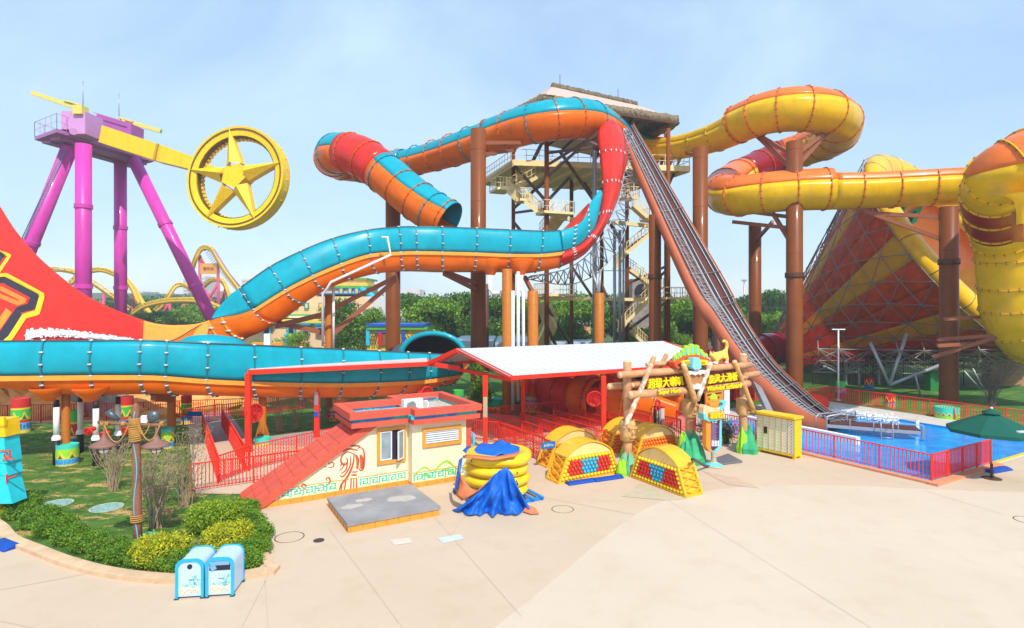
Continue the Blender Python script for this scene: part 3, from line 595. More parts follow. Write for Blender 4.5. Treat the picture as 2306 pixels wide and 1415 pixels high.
# truss mast up the back-left side and lower lattice
mb = MB()
c0, c1 = P(1905, 466, 60), P(1806, 690, 67)
for w in range(4):
    o = FX*(-.2+(-1.6 if w % 2 else 0))+V((0, 1.6 if w > 1 else 0, 0)); mb.cyl(c0+o, c1+o, .05, n=5)
for i in range(26):
    t = i/25; q = c0.lerp(c1, t); q2 = c0.lerp(c1, min(1, t+.04)); O = [FX*-.2, FX*-1.8, FX*-.2+V((0, 1.6, 0)), FX*-1.8+V((0, 1.6, 0))]
    for a, b in ((0, 1), (1, 3), (3, 2), (2, 0)): mb.cyl(q+O[a], q+O[b], .065, n=5); mb.cyl(q+O[a], q2+O[b], .065, n=5); mb.cyl(q+O[b], q2+O[a], .055, n=5)
R = random.Random(2); nodes = []
for i in range(9):
    for j in range(3): nodes.append(P(1835+i*62+R.uniform(-8, 8), 790+j*26-abs(i-4)*1.0, 46+j*1.0+(i % 3)*1.5))
for i in range(9):
    for j in range(3):
        a = nodes[i*3+j]
        for b in ([nodes[i*3+j+1]] if j < 2 else [])+([nodes[(i+1)*3+j], nodes[(i+1)*3+(j+1) % 3], nodes[(i+1)*3+(j+2) % 3]] if i < 8 else []): mb.cyl(a, b, .045, n=5)
        if j == 0: mb.cyl(a, a+V((.5, 1, .6)), .045, n=5)
mb.build('lower_lattice', MATS['frame_steel'], RF)
def strut(a, b, r=.12): mb = MB(); mb.cyl(a, b, r, n=10); mb.build('leg', SILV, RF)
vb = G(2003, 893); vb.z = .9
for t in ((1960, 772), (2042, 752), (2135, 815)): strut(vb, P(*t, 47), .13)
vb2 = G(1892, 868); vb2.z = 1.0
for t in ((1856, 825), (1930, 838)): strut(vb2, P(*t, 50), .11)
for t in ((2170, 835, 2210, 860), (2190, 830, 2215, 858), (2060, 840, 2075, 880)): strut(P(t[0], t[1], 46), P(t[2], t[3]+20, 46), .07)
for x in (1905, 1935, 1980): strut(P(x, 800, 56), G(x, 868), .14)
for (px, py, d) in ((2165, 715, 40.8), (2150, 775, 41)):
    mb = MB(); mb.beam(P(px-40, py+4, d), P(px+160, py-8, d), .2, .24); mb.build('brace', BRK, RF)
mb = MB(); mb.beam(P(2100, 805, 42), P(2320, 735, 39), .2, .26); mb.build('brace', BRK, RF)
mb = MB(); mb.beam(P(2110, 765, 42), P(2320, 750, 39), .2, .24); mb.build('brace', BRK, RF)
# big zigzag emblem inside the funnel
def inside(px, py):
    D = V(((px-CX)/FL, 1, (HOR-py)/FL)); best = None
    for i in range(380, 640):
        p = V((0, 0, HC))+D*(i*.1); q = p-FN; s = q.dot(FA)/FLn; rr = (q-FA*q.dot(FA)).length
        if .05 < s < 1.05:
            ins = rr < RN+(RR-RN)*s-.2
            if ins: best = p
            elif best is not None: return best
    return best or P(px, py, 50)
def emblem(pts, m, off):
    mb = MB(); q = [inside(*p)-V((0, off, 0)) for p in pts]; mb.add(q, [tuple(range(len(q)))]); mb.build('zigzag_emblem', m, RF)
emblem([(2008, 462), (2022, 459), (2018, 478), (2036, 456), (2046, 456), (2030, 487), (2022, 486), (2008, 497), (2018, 474)], mat('emblem_green', (.0, .50, .30), rough=.4), .12)
emblem([(2012, 464), (2020, 462), (2016, 482), (2032, 461), (2038, 461), (2024, 486), (2012, 488), (2019, 470)], mat('emblem_black', (.02, .02, .03), rough=.4), .2)
emblem([(2044, 480), (2078, 462), (2062, 500), (2048, 509), (2050, 492), (2040, 497)], MATS['emblem_green'], .12)
emblem([(2044, 484), (2062, 475), (2050, 502), (2043, 505), (2047, 492), (2038, 496)], MATS['emblem_black'], .2)
# ---------------- brown lift ----------------
LT, LB = P(1402, 283, 52), P(1875, 952, 34)         # left outer edge
RL = thing('raft_lift', 'long steep brown conveyor lift with steel ladder climbing from the pool to the thatched tower', 'conveyor', G(1880, 985))
hd = (V((LB.x, LB.y, 0))-V((LT.x, LT.y, 0))).normalized(); wd = V((-hd.y, hd.x, 0))     # across, towards the right
path = []
ctr = [P(1426, 283, 53.2), P(1623, 620, 45.0), P(1665, 702, 43.2), P(1736, 811, 40.6), P(1809, 884, 38.2), P(1873, 935, 36.0), P(1926, 947, 34.4)]
lft = [P(1400, 300, 51.4), P(1543, 620, 43.0), P(1601, 710, 41.0), P(1676, 818, 38.5), P(1752, 895, 36.2), P(1822, 945, 34.4), P(1862, 958, 33.2)]
ra = [V(x) for x in crom([tuple(p) for p in ctr], 10)]; la = [V(x) for x in crom([tuple(p) for p in lft], 10)]
def lp(i, s, z=0): return la[i].lerp(ra[i], s)+ZZ*z
n = len(ra)
M_belt = mat('brown_belt', (.13, .045, .04), rough=.5, var=.2, vs=1); M_sidew = mat('salmon_side', (.50, .13, .055), rough=.55, var=.12, vs=.8)
mb = MB(); mb.grid([[lp(i, 0, .35), lp(i, -.01, -.9), lp(i, .06, -1.15), lp(i, .16, -.9), lp(i, .16, -.12), lp(i, .08, .3), lp(i, 0, .35)] for i in range(n)]); mb.build('side_chute', M_sidew, RL)
mb = MB(); mb.grid([[lp(i, .14, -.14), lp(i, .98, -.14)] for i in range(n)]); mb.build('belt_deck', M_belt, RL, solid=.08)
mb = MB(); mb.grid([[lp(i, .985, -.35), lp(i, .985, .25), lp(i, 1.01, .25), lp(i, 1.01, -.35)] for i in range(n)], sm=False); mb.build('side_wall', M_sidew, RL)
for s0, s1 in ((.50, .58), (.86, .95)):
    mb = MB(); mb.grid([[lp(i, s0, -.08), lp(i, s0, .05), lp(i, s1, .05), lp(i, s1, -.08)] for i in range(n)], sm=False); mb.build('conveyor_rail', mat('black_belt', (.03, .028, .03), rough=.5), RL)
    mb = MB(); mb.tube([lp(i, s0-.02, .1) for i in range(n)], .035, 5); mb.tube([lp(i, s1+.02, .1) for i in range(n)], .035, 5); mb.build('guide_rail', GREY, RL)
mb = MB()
mb.tube([lp(i, .19, .15) for i in range(0, 52)], .04, 5); mb.tube([lp(i, .44, .15) for i in range(0, 52)], .04, 5); mb.tube([lp(i, .30, .15) for i in range(0, 52)], .025, 5)
for i in range(0, 51):
    for u in ((0, .5) if i < 24 else (0, )):
        a, b, c = lp(i, .19, .15).lerp(lp(i+1, .19, .15), u), lp(i, .44, .15).lerp(lp(i+1, .44, .15), u), lp(i, .47, .15).lerp(lp(i+1, .47, .15), u)
        mb.cyl(a, b, .02, n=5)
        if u == 0: mb.cyl(a, lp(i+1, .44, .1), .025, n=5); mb.cyl(a, lp(i+1, .19, -.9), .025, n=5); mb.cyl(a, a-ZZ*.9, .03, n=5)
mb.build('service_ladder', mat('ladder_steel', (.34, .34, .36), rough=.5), RL)
for i in range(2, n, 4):
    mb = MB(); q = [lp(i, .03, .38), lp(i, .15, .12), lp(i, .45, .12), lp(i, 1, .3)]; mb.tube(q, .03, 5); mb.build('cross_brace', GREY, RL)
mb = MB(); mb.tube([la[-8]+ZZ*-.3, la[-8]+ZZ*.35, lp(n-8, .12, .5), lp(n-8, 1, .35)], .045, 6); mb.tube([lp(n-1, 0, -.5), lp(n-1, 0, .5), lp(n-1, 1, .55), lp(n-1, 1, -.3)], .045, 6); mb.build('end_frame', SILV, RL)
for i, dx in ((22, .0), (46, 0)):
    pass
mb = MB(); q = P(1700, 860, 38); mb.beam(q, G(1748, 962), .35, .35); mb.build('support_leg', GREY, RL)
# loading end in the pool
e0 = P(1900, 960, 33); ee = e0+(-VY)*0
mb = MB(); a = G(1862, 985, .35); b = G(1935, 1000, .35)
dv = (G(1990, 968, .3)-G(1885, 960, .3)).normalized()
for off, hh in ((0, .35), (1.5, .3)):
    o = V((-dv.y, dv.x, 0))*off; s = P(1862, 968, 33.2)+o; s.z = .32; mb.beam(s, s+dv*4.6, .07, hh*.5); 
    s.z = .75; mb.cyl(s, s+dv*4.6, .025, n=6)
    for k in range(5): mb.cyl(s+dv*(1.15*k)-ZZ*.6, s+dv*(1.15*k)+ZZ*.0, .022, n=6)
mb.build('loading_frame', MATS['ladder_steel'], RL)
mb = MB(); o = V((-dv.y, dv.x, 0))
for k in range(8):
    s = P(1862, 968, 33.2)+o*(.15+k*.17); s.z = .42; mb.beam(s, s+dv*4.5, .1, .04)
mb.build('loading_slats', M_belt, RL)
mb = MB()
s = P(1862, 968, 33.2)+dv*4.6; s.z = .0
mb.box(s+ZZ*.3, (.14, .16, .6), dv, o); mb.build('end_post', GREY, RL); mb = MB(); mb.box(s+o*1.5+ZZ*.35, (.16, .2, .75), dv, o); mb.build('end_post', WHT, RL)
mb = MB(); s = P(1862, 968, 33.2)+dv*2.6-o*.4; s.z = 0
for k in (0, .55):
    q = s+dv*k; mb.tube([q-ZZ*.6, q+ZZ*.5, q+ZZ*.8+o*.12, q+ZZ*.85+o*.3, q+ZZ*.7+o*.45], .03, 6)
for z in (-.3, 0, .3): mb.cyl(s+ZZ*z, s+dv*.55+ZZ*z, .025, n=6)
mb.build('pool_ladder', SILV, RL)
# ---------------- columns ----------------
GC = 'brown steel columns carrying the slides'
def column(px, w, ytop, d, label, m=BRN, rings=(), brackets=(), flare=False, group=GC, name='steel_column'):
    base = V(((px-CX)/FL*d, d, 0)); top = HC+(HOR-ytop)/FL*d; r = w/2/FL*d
    t = thing(name, label, 'column', base, group)
    mb = MB(); mb.lathe(base, [(r, 0), (r, top-.02), (r*.93, top), (0.001, top)], 28); mb.build('shaft', m, t)
    mb = MB(); mb.cyl(base, base+ZZ*.06, r*1.35, n=28); [mb.cyl(base+V((cos(k*.524)*r*1.2, sin(k*.524)*r*1.2, 0)), base+V((cos(k*.524)*r*1.2, sin(k*.524)*r*1.2, .13)), .03, n=6) for k in range(12)]; mb.build('base_plate', m, t)
    mb = MB(); [mb.lathe(base+ZZ*(3.2+4.1*k_), [(r, -.02), (r*1.012, -.012), (r*1.012, .012), (r, .02)], 28, sm=False) for k_ in range(int(max(0, top-3.5)/4.1)+1)]; mb.build('weld_seams', m, t)
    for y in rings:
        z = HC+(HOR-y)/FL*d; mb = MB(); mb.lathe(base+ZZ*z, [(r*.98, -.16), (r*1.14, -.15), (r*1.14, .15), (r*.98, .16)], 28, sm=False)
        for k in range(18): mb.cyl(base+V((cos(k*.349)*r*1.08, sin(k*.349)*r*1.08, z-.22)), base+V((cos(k*.349)*r*1.08, sin(k*.349)*r*1.08, z+.22)), .035, n=5)
        mb.build('flange', BRND if m is BRN else m, t)
    for (y0, tx, ty, td) in brackets:
        a = V((base.x, base.y, HC+(HOR-y0)/FL*d)); mb = MB(); mb.beam(a, P(tx, ty, td), .22, .3); mb.build('bracket', BRK, t)
    if flare:
        mb = MB()
        for k in range(12):
            a = k*pi/6; u = V((cos(a), sin(a), 0)); mb.add([base+u*r*.98+ZZ*.95, base+u*r*1.9+ZZ*.32, base+u*r*.98+ZZ*.32, ]+[base+u*r*.98+ZZ*.95+V((-u.y, u.x, 0))*.03, base+u*r*1.9+ZZ*.32+V((-u.y, u.x, 0))*.03, base+u*r*.98+ZZ*.32+V((-u.y, u.x, 0))*.03], [(0, 1, 2), (3, 5, 4), (0, 3, 4, 1)])
        mb.build('base_fin', m, t)
    return t
column(1077, 35, 292, 46, 'tallest brown column in the middle, topped by the long teal and orange tube', rings=(), brackets=[(322, 1172, 322, 50), (350, 1160, 338, 51), (640, 1000, 612, 40), (655, 1000, 616, 40)])
column(885, 33, 398, 49, 'brown column under the teal and orange curl left of centre', brackets=[(430, 790, 400, 56), (425, 800, 405, 50)])
column(1577, 33, 333, 48.5, 'brown column directly beneath the start of the yellow slide', rings=(), brackets=[(352, 1545, 345, 57)])
column(1475, 27, 484, 47, 'brown column standing behind the brown lift just right of the tower stairs', rings=(623, ))
column(1789, 35, 320, 46, 'thick brown column in the middle of the curling yellow slide', rings=(620, ), brackets=[(352, 1700, 300, 52.5), (385, 1700, 302, 52.5), (350, 1868, 292, 50), (380, 1862, 300, 50), (515, 1650, 500, 50), (560, 1740, 480, 47.5), (490, 1690, 478, 54)])
column(1700, 27, 508, 56, 'thinner brown column behind the yellow slide, left of the thick one', rings=(), brackets=[(545, 1740, 500, 52)])
column(2137, 37, 466, 43.6, 'brown column standing beside the far pool fence in front of the funnel', rings=(590, ), brackets=[(545, 1945, 475, 45.5), (490, 1950, 480, 45.5)])
column(1142, 23, 606, 39.5, 'slim orange-brown column under the two chute hoppers', m=BRN2)
column(1200, 24, 655, 40, 'orange-brown column on the painted red drum base behind the canopy', m=BRN2, brackets=[(660, 1182, 625, 42)])
column(1349, 22, 660, 45, 'short orange-brown column under the silver truss of the red drop', m=BRN2, brackets=[])
column(740, 16, 665, 37, 'slim brown column between two white pipes left of centre', m=BRN2, brackets=[(700, 892, 624, 38.5), (760, 892, 630, 38.5), (705, 620, 735, 34.8), (752, 600, 722, 34.8)])
column(148, 17, 886, 26.6, 'slim orange-brown column rising from the green and yellow drum on the lawn', m=BRN2, flare=True)
column(386, 18, 886, 30.2, 'orange-brown column on the lawn behind the rope-wrapped lamp post', m=BRN2, brackets=[(890, 350, 882, 28), (900, 345, 895, 27.5)])
column(591, 16, 893, 30.6, 'slim orange-brown column with flared foot beside the left canopy post', m=BRN2, flare=True)
column(1616, 22, 735, 50, 'dark brown column behind the log gate and the lift', m=BRND)
column(1095, 12, 640, 50, 'thin dark column behind the orange-brown ones at centre', m=BRND)
# white down pipes
GP = 'white drain pipes'
def pipe(px, y0, y1, d, w, label, pts=None):
    t = thing('drain_pipe', label, 'pipe', V(((px-CX)/FL*d, d, 0)), GP); r = w/2/FL*d
    if pts: mb = MB(); mb.tube([P(*p) for p in pts], r, 10); mb.build('pipe_run', WPIPE, t); return
    mb = MB(); mb.cyl(P(px, y0, d), P(px, y1, d), r, n=14); mb.lathe(P(px, y1, d), [(r, .1), (r*1.5, 0), (r*1.5, -.12)], 14); mb.build('upper_pipe', WPIPE, t)
    mb = MB(); mb.cyl(P(px, y1+1, d), V(((px-CX)/FL*d, d, 0)), r*1.15, n=14); mb.cyl(P(px, y0-16, d), P(px, y0+1, d), r*.9, n=14); mb.build('rubber_sleeve', BLK, t)
pipe(127, 917, 985, 26.2, 12, 'white drain pipe nearest the green and yellow drum under the low teal chute'); pipe(181, 905, 972, 28.5, 11, 'second white drain pipe from the left under the low teal chute')
pipe(216, 920, 985, 26.0, 12, 'third white drain pipe from the left under the low teal chute'); pipe(266, 910, 975, 28, 11, 'fourth white drain pipe, just left of the pointed lamp post top')
for px, y in ((1155, 655), (1167, 665), (1174, 625), (1112, 618)):
    pts = {1155: [(1155, 655, 39.3), (1155, 925, 39.3)], 1167: [(1167, 612, 39.4), (1167, 655, 39.4), (1167, 905, 39.4)], 1174: [(1173, 620, 39.6), (1173, 652, 39.6), (1178, 660, 39.6), (1179, 900, 39.6)], 1112: [(1103, 620, 40), (1103, 650, 40), (1110, 660, 40), (1128, 660, 40), (1148, 656, 39.6)]}[px]
    pipe(px, 0, 0, 39.4, 8 if px != 1112 else 10, {1155: 'straight white pipe closest to the slim orange-brown column under the hoppers', 1167: 'white pipe in the middle of the bundle under the hoppers', 1174: 'white pipe with a small kink, rightmost of the bundle under the hoppers', 1112: 'white elbow pipe turning right under the left hopper'}[px], pts)
pipe(735, 0, 0, 34.5, 6, 'long bent white pipe running up the side of the teal chute', [(727, 780, 35), (727, 662, 35), (737, 650, 34.8), (745, 636, 34.6), (880, 574, 35.6), (872, 534, 35.4), (860, 535, 35.4)])
pipe(751, 0, 0, 36.4, 6, 'short white pipe right of the slim brown column', [(751, 645, 36.4), (751, 785, 36.4)])
# ---------------- painted drums ----------------
GD = 'painted drum bases'
def drum(px, py, wpx, h, label, cols, d=None, top=True, group=GD):
    c = G(px, py); c.y += 0; r = wpx/2/FL*c.y; c = c+V((c.x, c.y, 0)).normalized()*r
    t = thing('painted_drum', label, 'planter', c, group); z = 0; nb = 20
    for (f, kind, ca, cb) in cols:
        hh = h*f; mb = MB(); mb.lathe(c, [(r, z), (r, z+hh)], 36); mb.build({'key': 'key_band', 'zig': 'zigzag_band'}.get(kind, 'plain_band'), ca, t)
        mb = MB(); n_ = max(6, int(2*pi*r/(hh*1.05)))
        def q(a, y, o=.012): return c+V((cos(a)*(r+o), sin(a)*(r+o), y))
        for k in range(n_):
            a0, w_ = 2*pi*k/n_, 2*pi/n_
            if kind == 'zig':
                m_, e = .0, .13
                mb.add([q(a0, z+hh*.05), q(a0+w_*.5, z+hh*.82), q(a0+w_, z+hh*.05), q(a0+w_*(1-e*1.4), z+hh*.05), q(a0+w_*.5, z+hh*.55), q(a0+w_*e*1.4, z+hh*.05)], [(0, 1, 4, 5), (1, 2, 3, 4)], False, 0)
                mb.add([q(a0+w_*.3, z+hh*.06), q(a0+w_*.7, z+hh*.06), q(a0+w_*.5, z+hh*.42)], [(0, 1, 2)], False, 1)
            if kind == 'key':
                for (x0, y0, x1, y1) in ((.1, .12, .22, .85), (.1, .74, .9, .87), (.78, .3, .9, .87), (.4, .28, .9, .4), (.4, .28, .5, .62), (.4, .54, .68, .64)):
                    mb.add([q(a0+w_*x0, z+hh*y0), q(a0+w_*x1, z+hh*y0), q(a0+w_*x1, z+hh*y1), q(a0+w_*x0, z+hh*y1)], [(0, 1, 2, 3)], False, 0)
        if kind != 'flat': mb.build('band_pattern', [cb, mat('pattern_brown', (.22, .05, .02))], t)
        z += hh
    mb = MB(); mb.lathe(c, [(r, z), (r*.9, z), (r*.88, z-.04), (.001, z-.04)], 36, sm=False); mb.build('drum_top', cols[-1][2], t)
    return t
YB, GB, BB, RB_, KB = mat('drum_yellow', (.82, .55, .05), rough=.6), mat('drum_green', (.06, .50, .07), rough=.6), mat('drum_blue', (.02, .26, .55), rough=.6), mat('drum_red', (.60, .03, .03), rough=.6), mat('drum_aqua', (.05, .60, .45), rough=.6)
NAVY = mat('drum_navy', (.01, .06, .22), rough=.6)
tall = [(.09, 'flat', YB, None), (.22, 'key', mat('drum_pale_blue', (.10, .42, .75)), NAVY), (.08, 'flat', RB_, None), (.30, 'zig', GB, YB), (.05, 'flat', YB, None), (.26, 'flat', RB_, None)]
low = [(.08, 'flat', YB, None), (.27, 'key', mat('drum_pale_blue', (.10, .42, .75)), BB), (.48, 'zig', LIME, YB), (.17, 'flat', KB, None)]
drum(47, 977, 36, 1.95, 'tall red, green and blue painted drum at the far left behind the teal totem', tall)
drum(152, 1051, 43, .93, 'low drum with aqua rim and yellow zigzags around the slim left column', low)
drum(170, 1016, 22, 2.0, 'tall painted drum half hidden behind the orange-brown column on the lawn', [(.32, 'key', BB, NAVY), (.05, 'flat', YB, None), (.3, 'zig', RB_, YB), (.05, 'flat', YB, None), (.28, 'flat', GB, None)])
drum(285, 968, 28, 1.9, 'tall red and green drum behind the pointed lamp post', tall)
drum(378, 1012, 26, 1.0, 'low painted drum at the foot of the column behind the bare shrubs', low)
drum(420, 955, 22, 1.7, 'red and blue drum beside the red ramp railing', tall)
drum(592, 1007, 34, .42, 'very low aqua and yellow drum around the flared column foot', [(.3, 'flat', YB, None), (.7, 'flat', KB, None)])
red_d = [(.1, 'flat', YB, None), (.45, 'zig', mat('drum_coral', (.66, .16, .12)), YB), (.14, 'flat', mat('drum_lilac', (.45, .40, .62)), None), (.1, 'flat', RB_, None), (.21, 'flat', mat('drum_cream', (.62, .42, .25)), None)]
drum(1202, 930, 38, 1.05, 'red and yellow drum with white teeth pattern around the column behind the canopy', red_d)
drum(750, 950, 24, .8, 'small red and yellow drum behind the kiosk ramp', red_d)
drum(1117, 925, 44, .75, 'green and lime drum half hidden by the leafy tree behind the canopy', [(.5, 'zig', GB, LIME), (.5, 'flat', KB, None)])
drum(1030, 905, 30, .8, 'blue and green drum left of the leafy tree behind the canopy', [(.5, 'zig', BB, LIME), (.5, 'flat', GB, None)])
drum(2003, 921, 24, 1.0, 'red, yellow and blue drum under the silver V strut by the far pool fence', [(.45, 'key', BB, YB), (.55, 'zig', RB_, YB)])
drum(1893, 898, 20, 1.3, 'green and purple drum behind the white pool lamp', [(.35, 'flat', mat('drum_purple', (.2, .05, .3)), None), (.3, 'zig', BB, YB), (.35, 'flat', GB, None)])
drum(2132, 945, 48, .7, 'wide striped aqua and green drum around the column by the far pool fence', [(.3, 'flat', LIME, None), (.4, 'zig', KB, YB), (.3, 'flat', KB, None)])
drum(1957, 878, 18, 1.0, 'small coral and blue drum on the lawn under the funnel', [(.4, 'key', BB, NAVY), (.6, 'zig', RB_, YB)])
drum(1697, 1001, 1, .01, 'x', low) if False else None
# ---------------- tower ----------------
TB = V((10.5, 60, 0)); TW = thing('slide_tower', 'brown steel slide tower with zigzag stairs and a thatched roof at the top', 'tower', TB)
def post(px, y0, y1, d, w=10, m=BRN, nm='post'):
    mb = MB(); mb.cyl(P(px, y0, d), P(px, y1, d), w/2/FL*d, n=10); mb.build(nm, m, TW)
TP = {'a': (1156, 57), 'b': (1231, 52), 'c': (1287, 63), 'd': (1355, 66), 'e': (1412, 58), 'f': (1500, 63), 'g': (1505, 56)}
tops = {'a': 335, 'b': 312, 'c': 370, 'd': 360, 'e': 330, 'f': 300, 'g': 290}
for k, (x, d) in TP.items(): post(x, tops[k], HOR+9360/d, d, 9 if k != 'b' else 11)
for x, w in ((1339, 10), (1384, 7), (1396, 7), (1404, 5)): post(x, 340 if x == 1339 else 520, 845, 50 if x == 1339 else 54, w, GREY, 'grey_pipe')
def brace(a, b, w=.22, m=BRND, nm='brace'): mb = MB(); mb.beam(P(*a), P(*b), w, w); mb.build(nm, m, TW)
for a, b in (((1156, 370, 57), (1231, 455, 52)), ((1156, 470, 57), (1231, 405, 52)), ((1156, 590, 57), (1231, 520, 52)), ((1156, 500, 57), (1231, 590, 52)), ((1231, 400, 52), (1355, 290, 51)), ((1231, 345, 52), (1350, 330, 51)), ((1236, 370, 52), (1350, 300, 51)), ((1287, 370, 63), (1355, 470, 66)), ((1260, 340, 52.5), (1412, 560, 58)), ((1231, 455, 52), (1287, 395, 63)), ((1287, 600, 63), (1355, 700, 66)), ((1412, 560, 58), (1500, 500, 63)), ((1412, 690, 58), (1500, 610, 63)), ((1231, 690, 52), (1287, 780, 63)), ((1231, 735, 52), (1262, 800, 53)), ((1412, 780, 58), (1355, 640, 66)), ((1412, 640, 58), (1500, 600, 63)), ((1412, 745, 58), (1500, 680, 63)), ((1330, 780, 56), (1355, 730, 66)), ((1156, 480, 57), (1231, 470, 52)), ((1500, 390, 63), (1520, 345, 60)), ((1505, 420, 60), (1535, 350, 60))): brace(a, b)
def plat(z, name, pts, th=.25, m=TAN):
    mb = MB(); mb.prism([(p[0], p[1]) for p in pts], V((0, 0, z)), V((1, 0, 0)), V((0, 1, 0)), ZZ, th); mb.build(name, m, TW)
def XY(px, y, z): D = (z-HC)*FL/(HOR-y); return ((px-CX)/FL*D, D)
zt = 21.2
pt = [XY(1146, 388, zt), XY(1240, 312, zt), XY(1512, 345, zt), XY(1505, 392, zt), XY(1400, 402, zt), XY(1345, 430, zt)]
pt = [XY(1150, 392, zt), XY(1235, 335, zt), XY(1395, 362, zt), XY(1508, 380, zt), XY(1480, 402, zt), XY(1340, 440, zt)]
A0 = V((-.4, 57, 0)); ux = V((.93, .36, 0)).normalized(); vy = V((-ux.y, ux.x, 0))
def TPn(u, v): p = V((-.6, 57.5, 0))+ux*u+vy*v; return (p.x, p.y)
M_under = mat('platform_deck', (.66, .53, .28), rough=.8, var=.2)
plat(21.0, 'top_platform', [TPn(0, -2), TPn(17.5, -6), TPn(17.5, 6), TPn(0, 9)], .2, M_under)
for k in range(9):
    a, b = TPn(k*2.18, -2-k*.5), TPn(k*2.18, 9-k*.35); mb = MB(); mb.beam(V((*a, 20.85)), V((*b, 20.85)), .2, .3); mb.build('floor_joist', TAN, TW)
for a, b in ((TPn(0, -2), TPn(17.5, -6)), (TPn(0, -2), TPn(0, 9)), (TPn(17.5, -6), TPn(17.5, 6))):
    mb = MB(); mb.beam(V((*a, 21.05)), V((*b, 21.05)), .2, .55); mb.build('edge_beam', TAN, TW)
    mb = MB(); A_, B_ = V((*a, 21.3)), V((*b, 21.3))
    for h in (.5, 1.05): mb.beam(A_+ZZ*h, B_+ZZ*h, .05)
    for k in range(15): q = A_.lerp(B_, k/14); mb.beam(q, q+ZZ*1.05, .05)
    mb.build('railing', TAN, TW)
def rail(a, b, name='railing', m=TAN, n=9, h=1.05, root=None, par=None):
    mb = MB(); mb.beam(a+ZZ*h, b+ZZ*h, .05); mb.beam(a+ZZ*h*.5, b+ZZ*h*.5, .035)
    for k in range(n): q = a.lerp(b, k/(n-1)); mb.beam(q, q+ZZ*h, .045)
    mb.build(name, m, par or TW)
def stair(a, b, w=1.3, nst=14, par=None):
    a, b = V(a), V(b); f = b-a; f.z = 0; f.normalize(); s = V((-f.y, f.x, 0)); par = par or TW
    mb = MB()
    for k in (-1, 1): mb.beam(a+s*w/2*k, b+s*w/2*k, .07, .32)
    for k in range(nst): q = a.lerp(b, (k+.5)/nst); mb.box(q, (.30, w, .05), f, s); mb.box(q+f*.14-ZZ*.1, (.03, w, .2), f, s)
    mb.build('stair_flight', TAN, par)
    for k in (-1, 1): rail(a+s*w/2*k, b+s*w/2*k, n=10, par=par)
def landing(c, sx, sy, par=None):
    par = par or TW; mb = MB(); mb.box(c, (sx, sy, .22), ux, vy); mb.build('landing', TAN, par); q = [c+ux*(i*sx/2)+vy*(j*sy/2) for i, j in ((-1, -1), (1, -1), (1, 1), (-1, 1))]
    for i in range(4): rail(q[i], q[(i+1) % 4], n=6, par=par)
# left flights
L1 = P(1128, 430, 54); landing(L1, 1.5, 2.2); stair(L1+ux*.7, P(1232, 398-15, 59)); L2 = P(1235, 478, 52.5); stair(L1+ux*.8-vy*.5, P(1172, 452, 53)); landing(P(1178, 453, 53), 1.2, 1.4)
stair(P(1186, 456, 53), P(1215, 480, 52.6), nst=7); landing(P(1250, 482, 52.2), 3.0, 1.8)
stair(P(1262, 485, 53), P(1228, 530, 56), nst=12); stair(P(1228, 530, 56), P(1205, 575, 56))
mb = MB(); mb.beam(P(1262, 492, 53), P(1480, 510, 60), .3, .35); mb.build('edge_beam', TAN, TW)
# right flights
for (a, b) in (((1425, 465, 56), (1455, 492, 56)), ((1480, 512, 57), (1408, 572, 57)), ((1405, 575, 58), (1385, 605, 58)), ((1412, 605, 59), (1462, 640, 59)), ((1480, 655, 57), (1408, 725, 57)), ((1408, 725, 57), (1395, 745, 57)), ((1412, 740, 59), (1460, 785, 59))): stair(P(*a), P(*b))
landing(P(1415, 448, 56.5), 1.4, 1.6); landing(P(1465, 497, 57), 1.4, 1.6); landing(P(1516, 672, 57), 3.2, 2.0); landing(P(1250, 665, 54), 3.4, 2.0); landing(P(1470, 650, 58), 1.5, 1.5)
mb = MB(); mb.beam(P(1210, 672, 54), P(1520, 676, 58), .3, .3); mb.build('edge_beam', TAN, TW)
mb = MB(); mb.beam(P(1395, 502, 55), P(1465, 510, 57), .3, .35); mb.build('edge_beam', TAN, TW)
stair(P(1218, 680, 54), P(1240, 735, 55)); stair(P(1240, 735, 55), P(1215, 790, 57))
for y in (610, 690, 770):
    for x0, x1 in ((1340, 1384), (1384, 1412)): brace((x0, y, 54), (x1, y, 54), .07, GREY, 'pipe_tie')
# thatched roof
def hitz(x, y, z): D = (z-HC)*FL/(HOR-y); return P(x, y, D)
ridge0 = P(1243, 197, 60); ridge1 = hitz(1436, 239, ridge0.z)
rv = (ridge1-ridge0); rv.z = 0; rv.normalize(); ro = V((rv.y, -rv.x, 0))
if ro.y > 0: ro = -ro
ridge1.z = ridge0.z
def hitz(x, y, z): D = (z-HC)*FL/(HOR-y); return P(x, y, D)
zE = ridge0.z-3.9
e_r = hitz(1529, 270, zE); e_l = hitz(1222, 207, zE+.6); b_l = hitz(1177, 243, zE)
M_th = mat('thatch', (.26, .20, .12), rough=1, var=.5, vs=6, bump=1.2, bs=30); M_pk = mat('pale_pink_roof', (.56, .40, .33), rough=.8)
far_r = e_r+(ridge1-e_r)*2; far_r.z = zE
f_l = e_l.copy(); f_l.z = zE
rows = [[ridge0, f_l], [ridge1, e_r]]
mb = MB(); mb.add([ridge0+ZZ*.0, ridge1, e_r.lerp(ridge1, .22), f_l.lerp(ridge0, .22)], [(0, 1, 2, 3)]); mb.build('roof_slope', M_pk, TW, solid=.12)
bk_l = f_l+(b_l-f_l)*3.6; bk_l.z = zE; bk_r = ridge1*2-e_r; bk_r.z = zE
mb = MB(); mb.add([ridge1, e_r, bk_r], [(0, 1, 2)]); mb.add([ridge0, f_l, bk_l], [(0, 1, 2)]); mb.build('roof_slope', M_pk, TW, solid=.1)
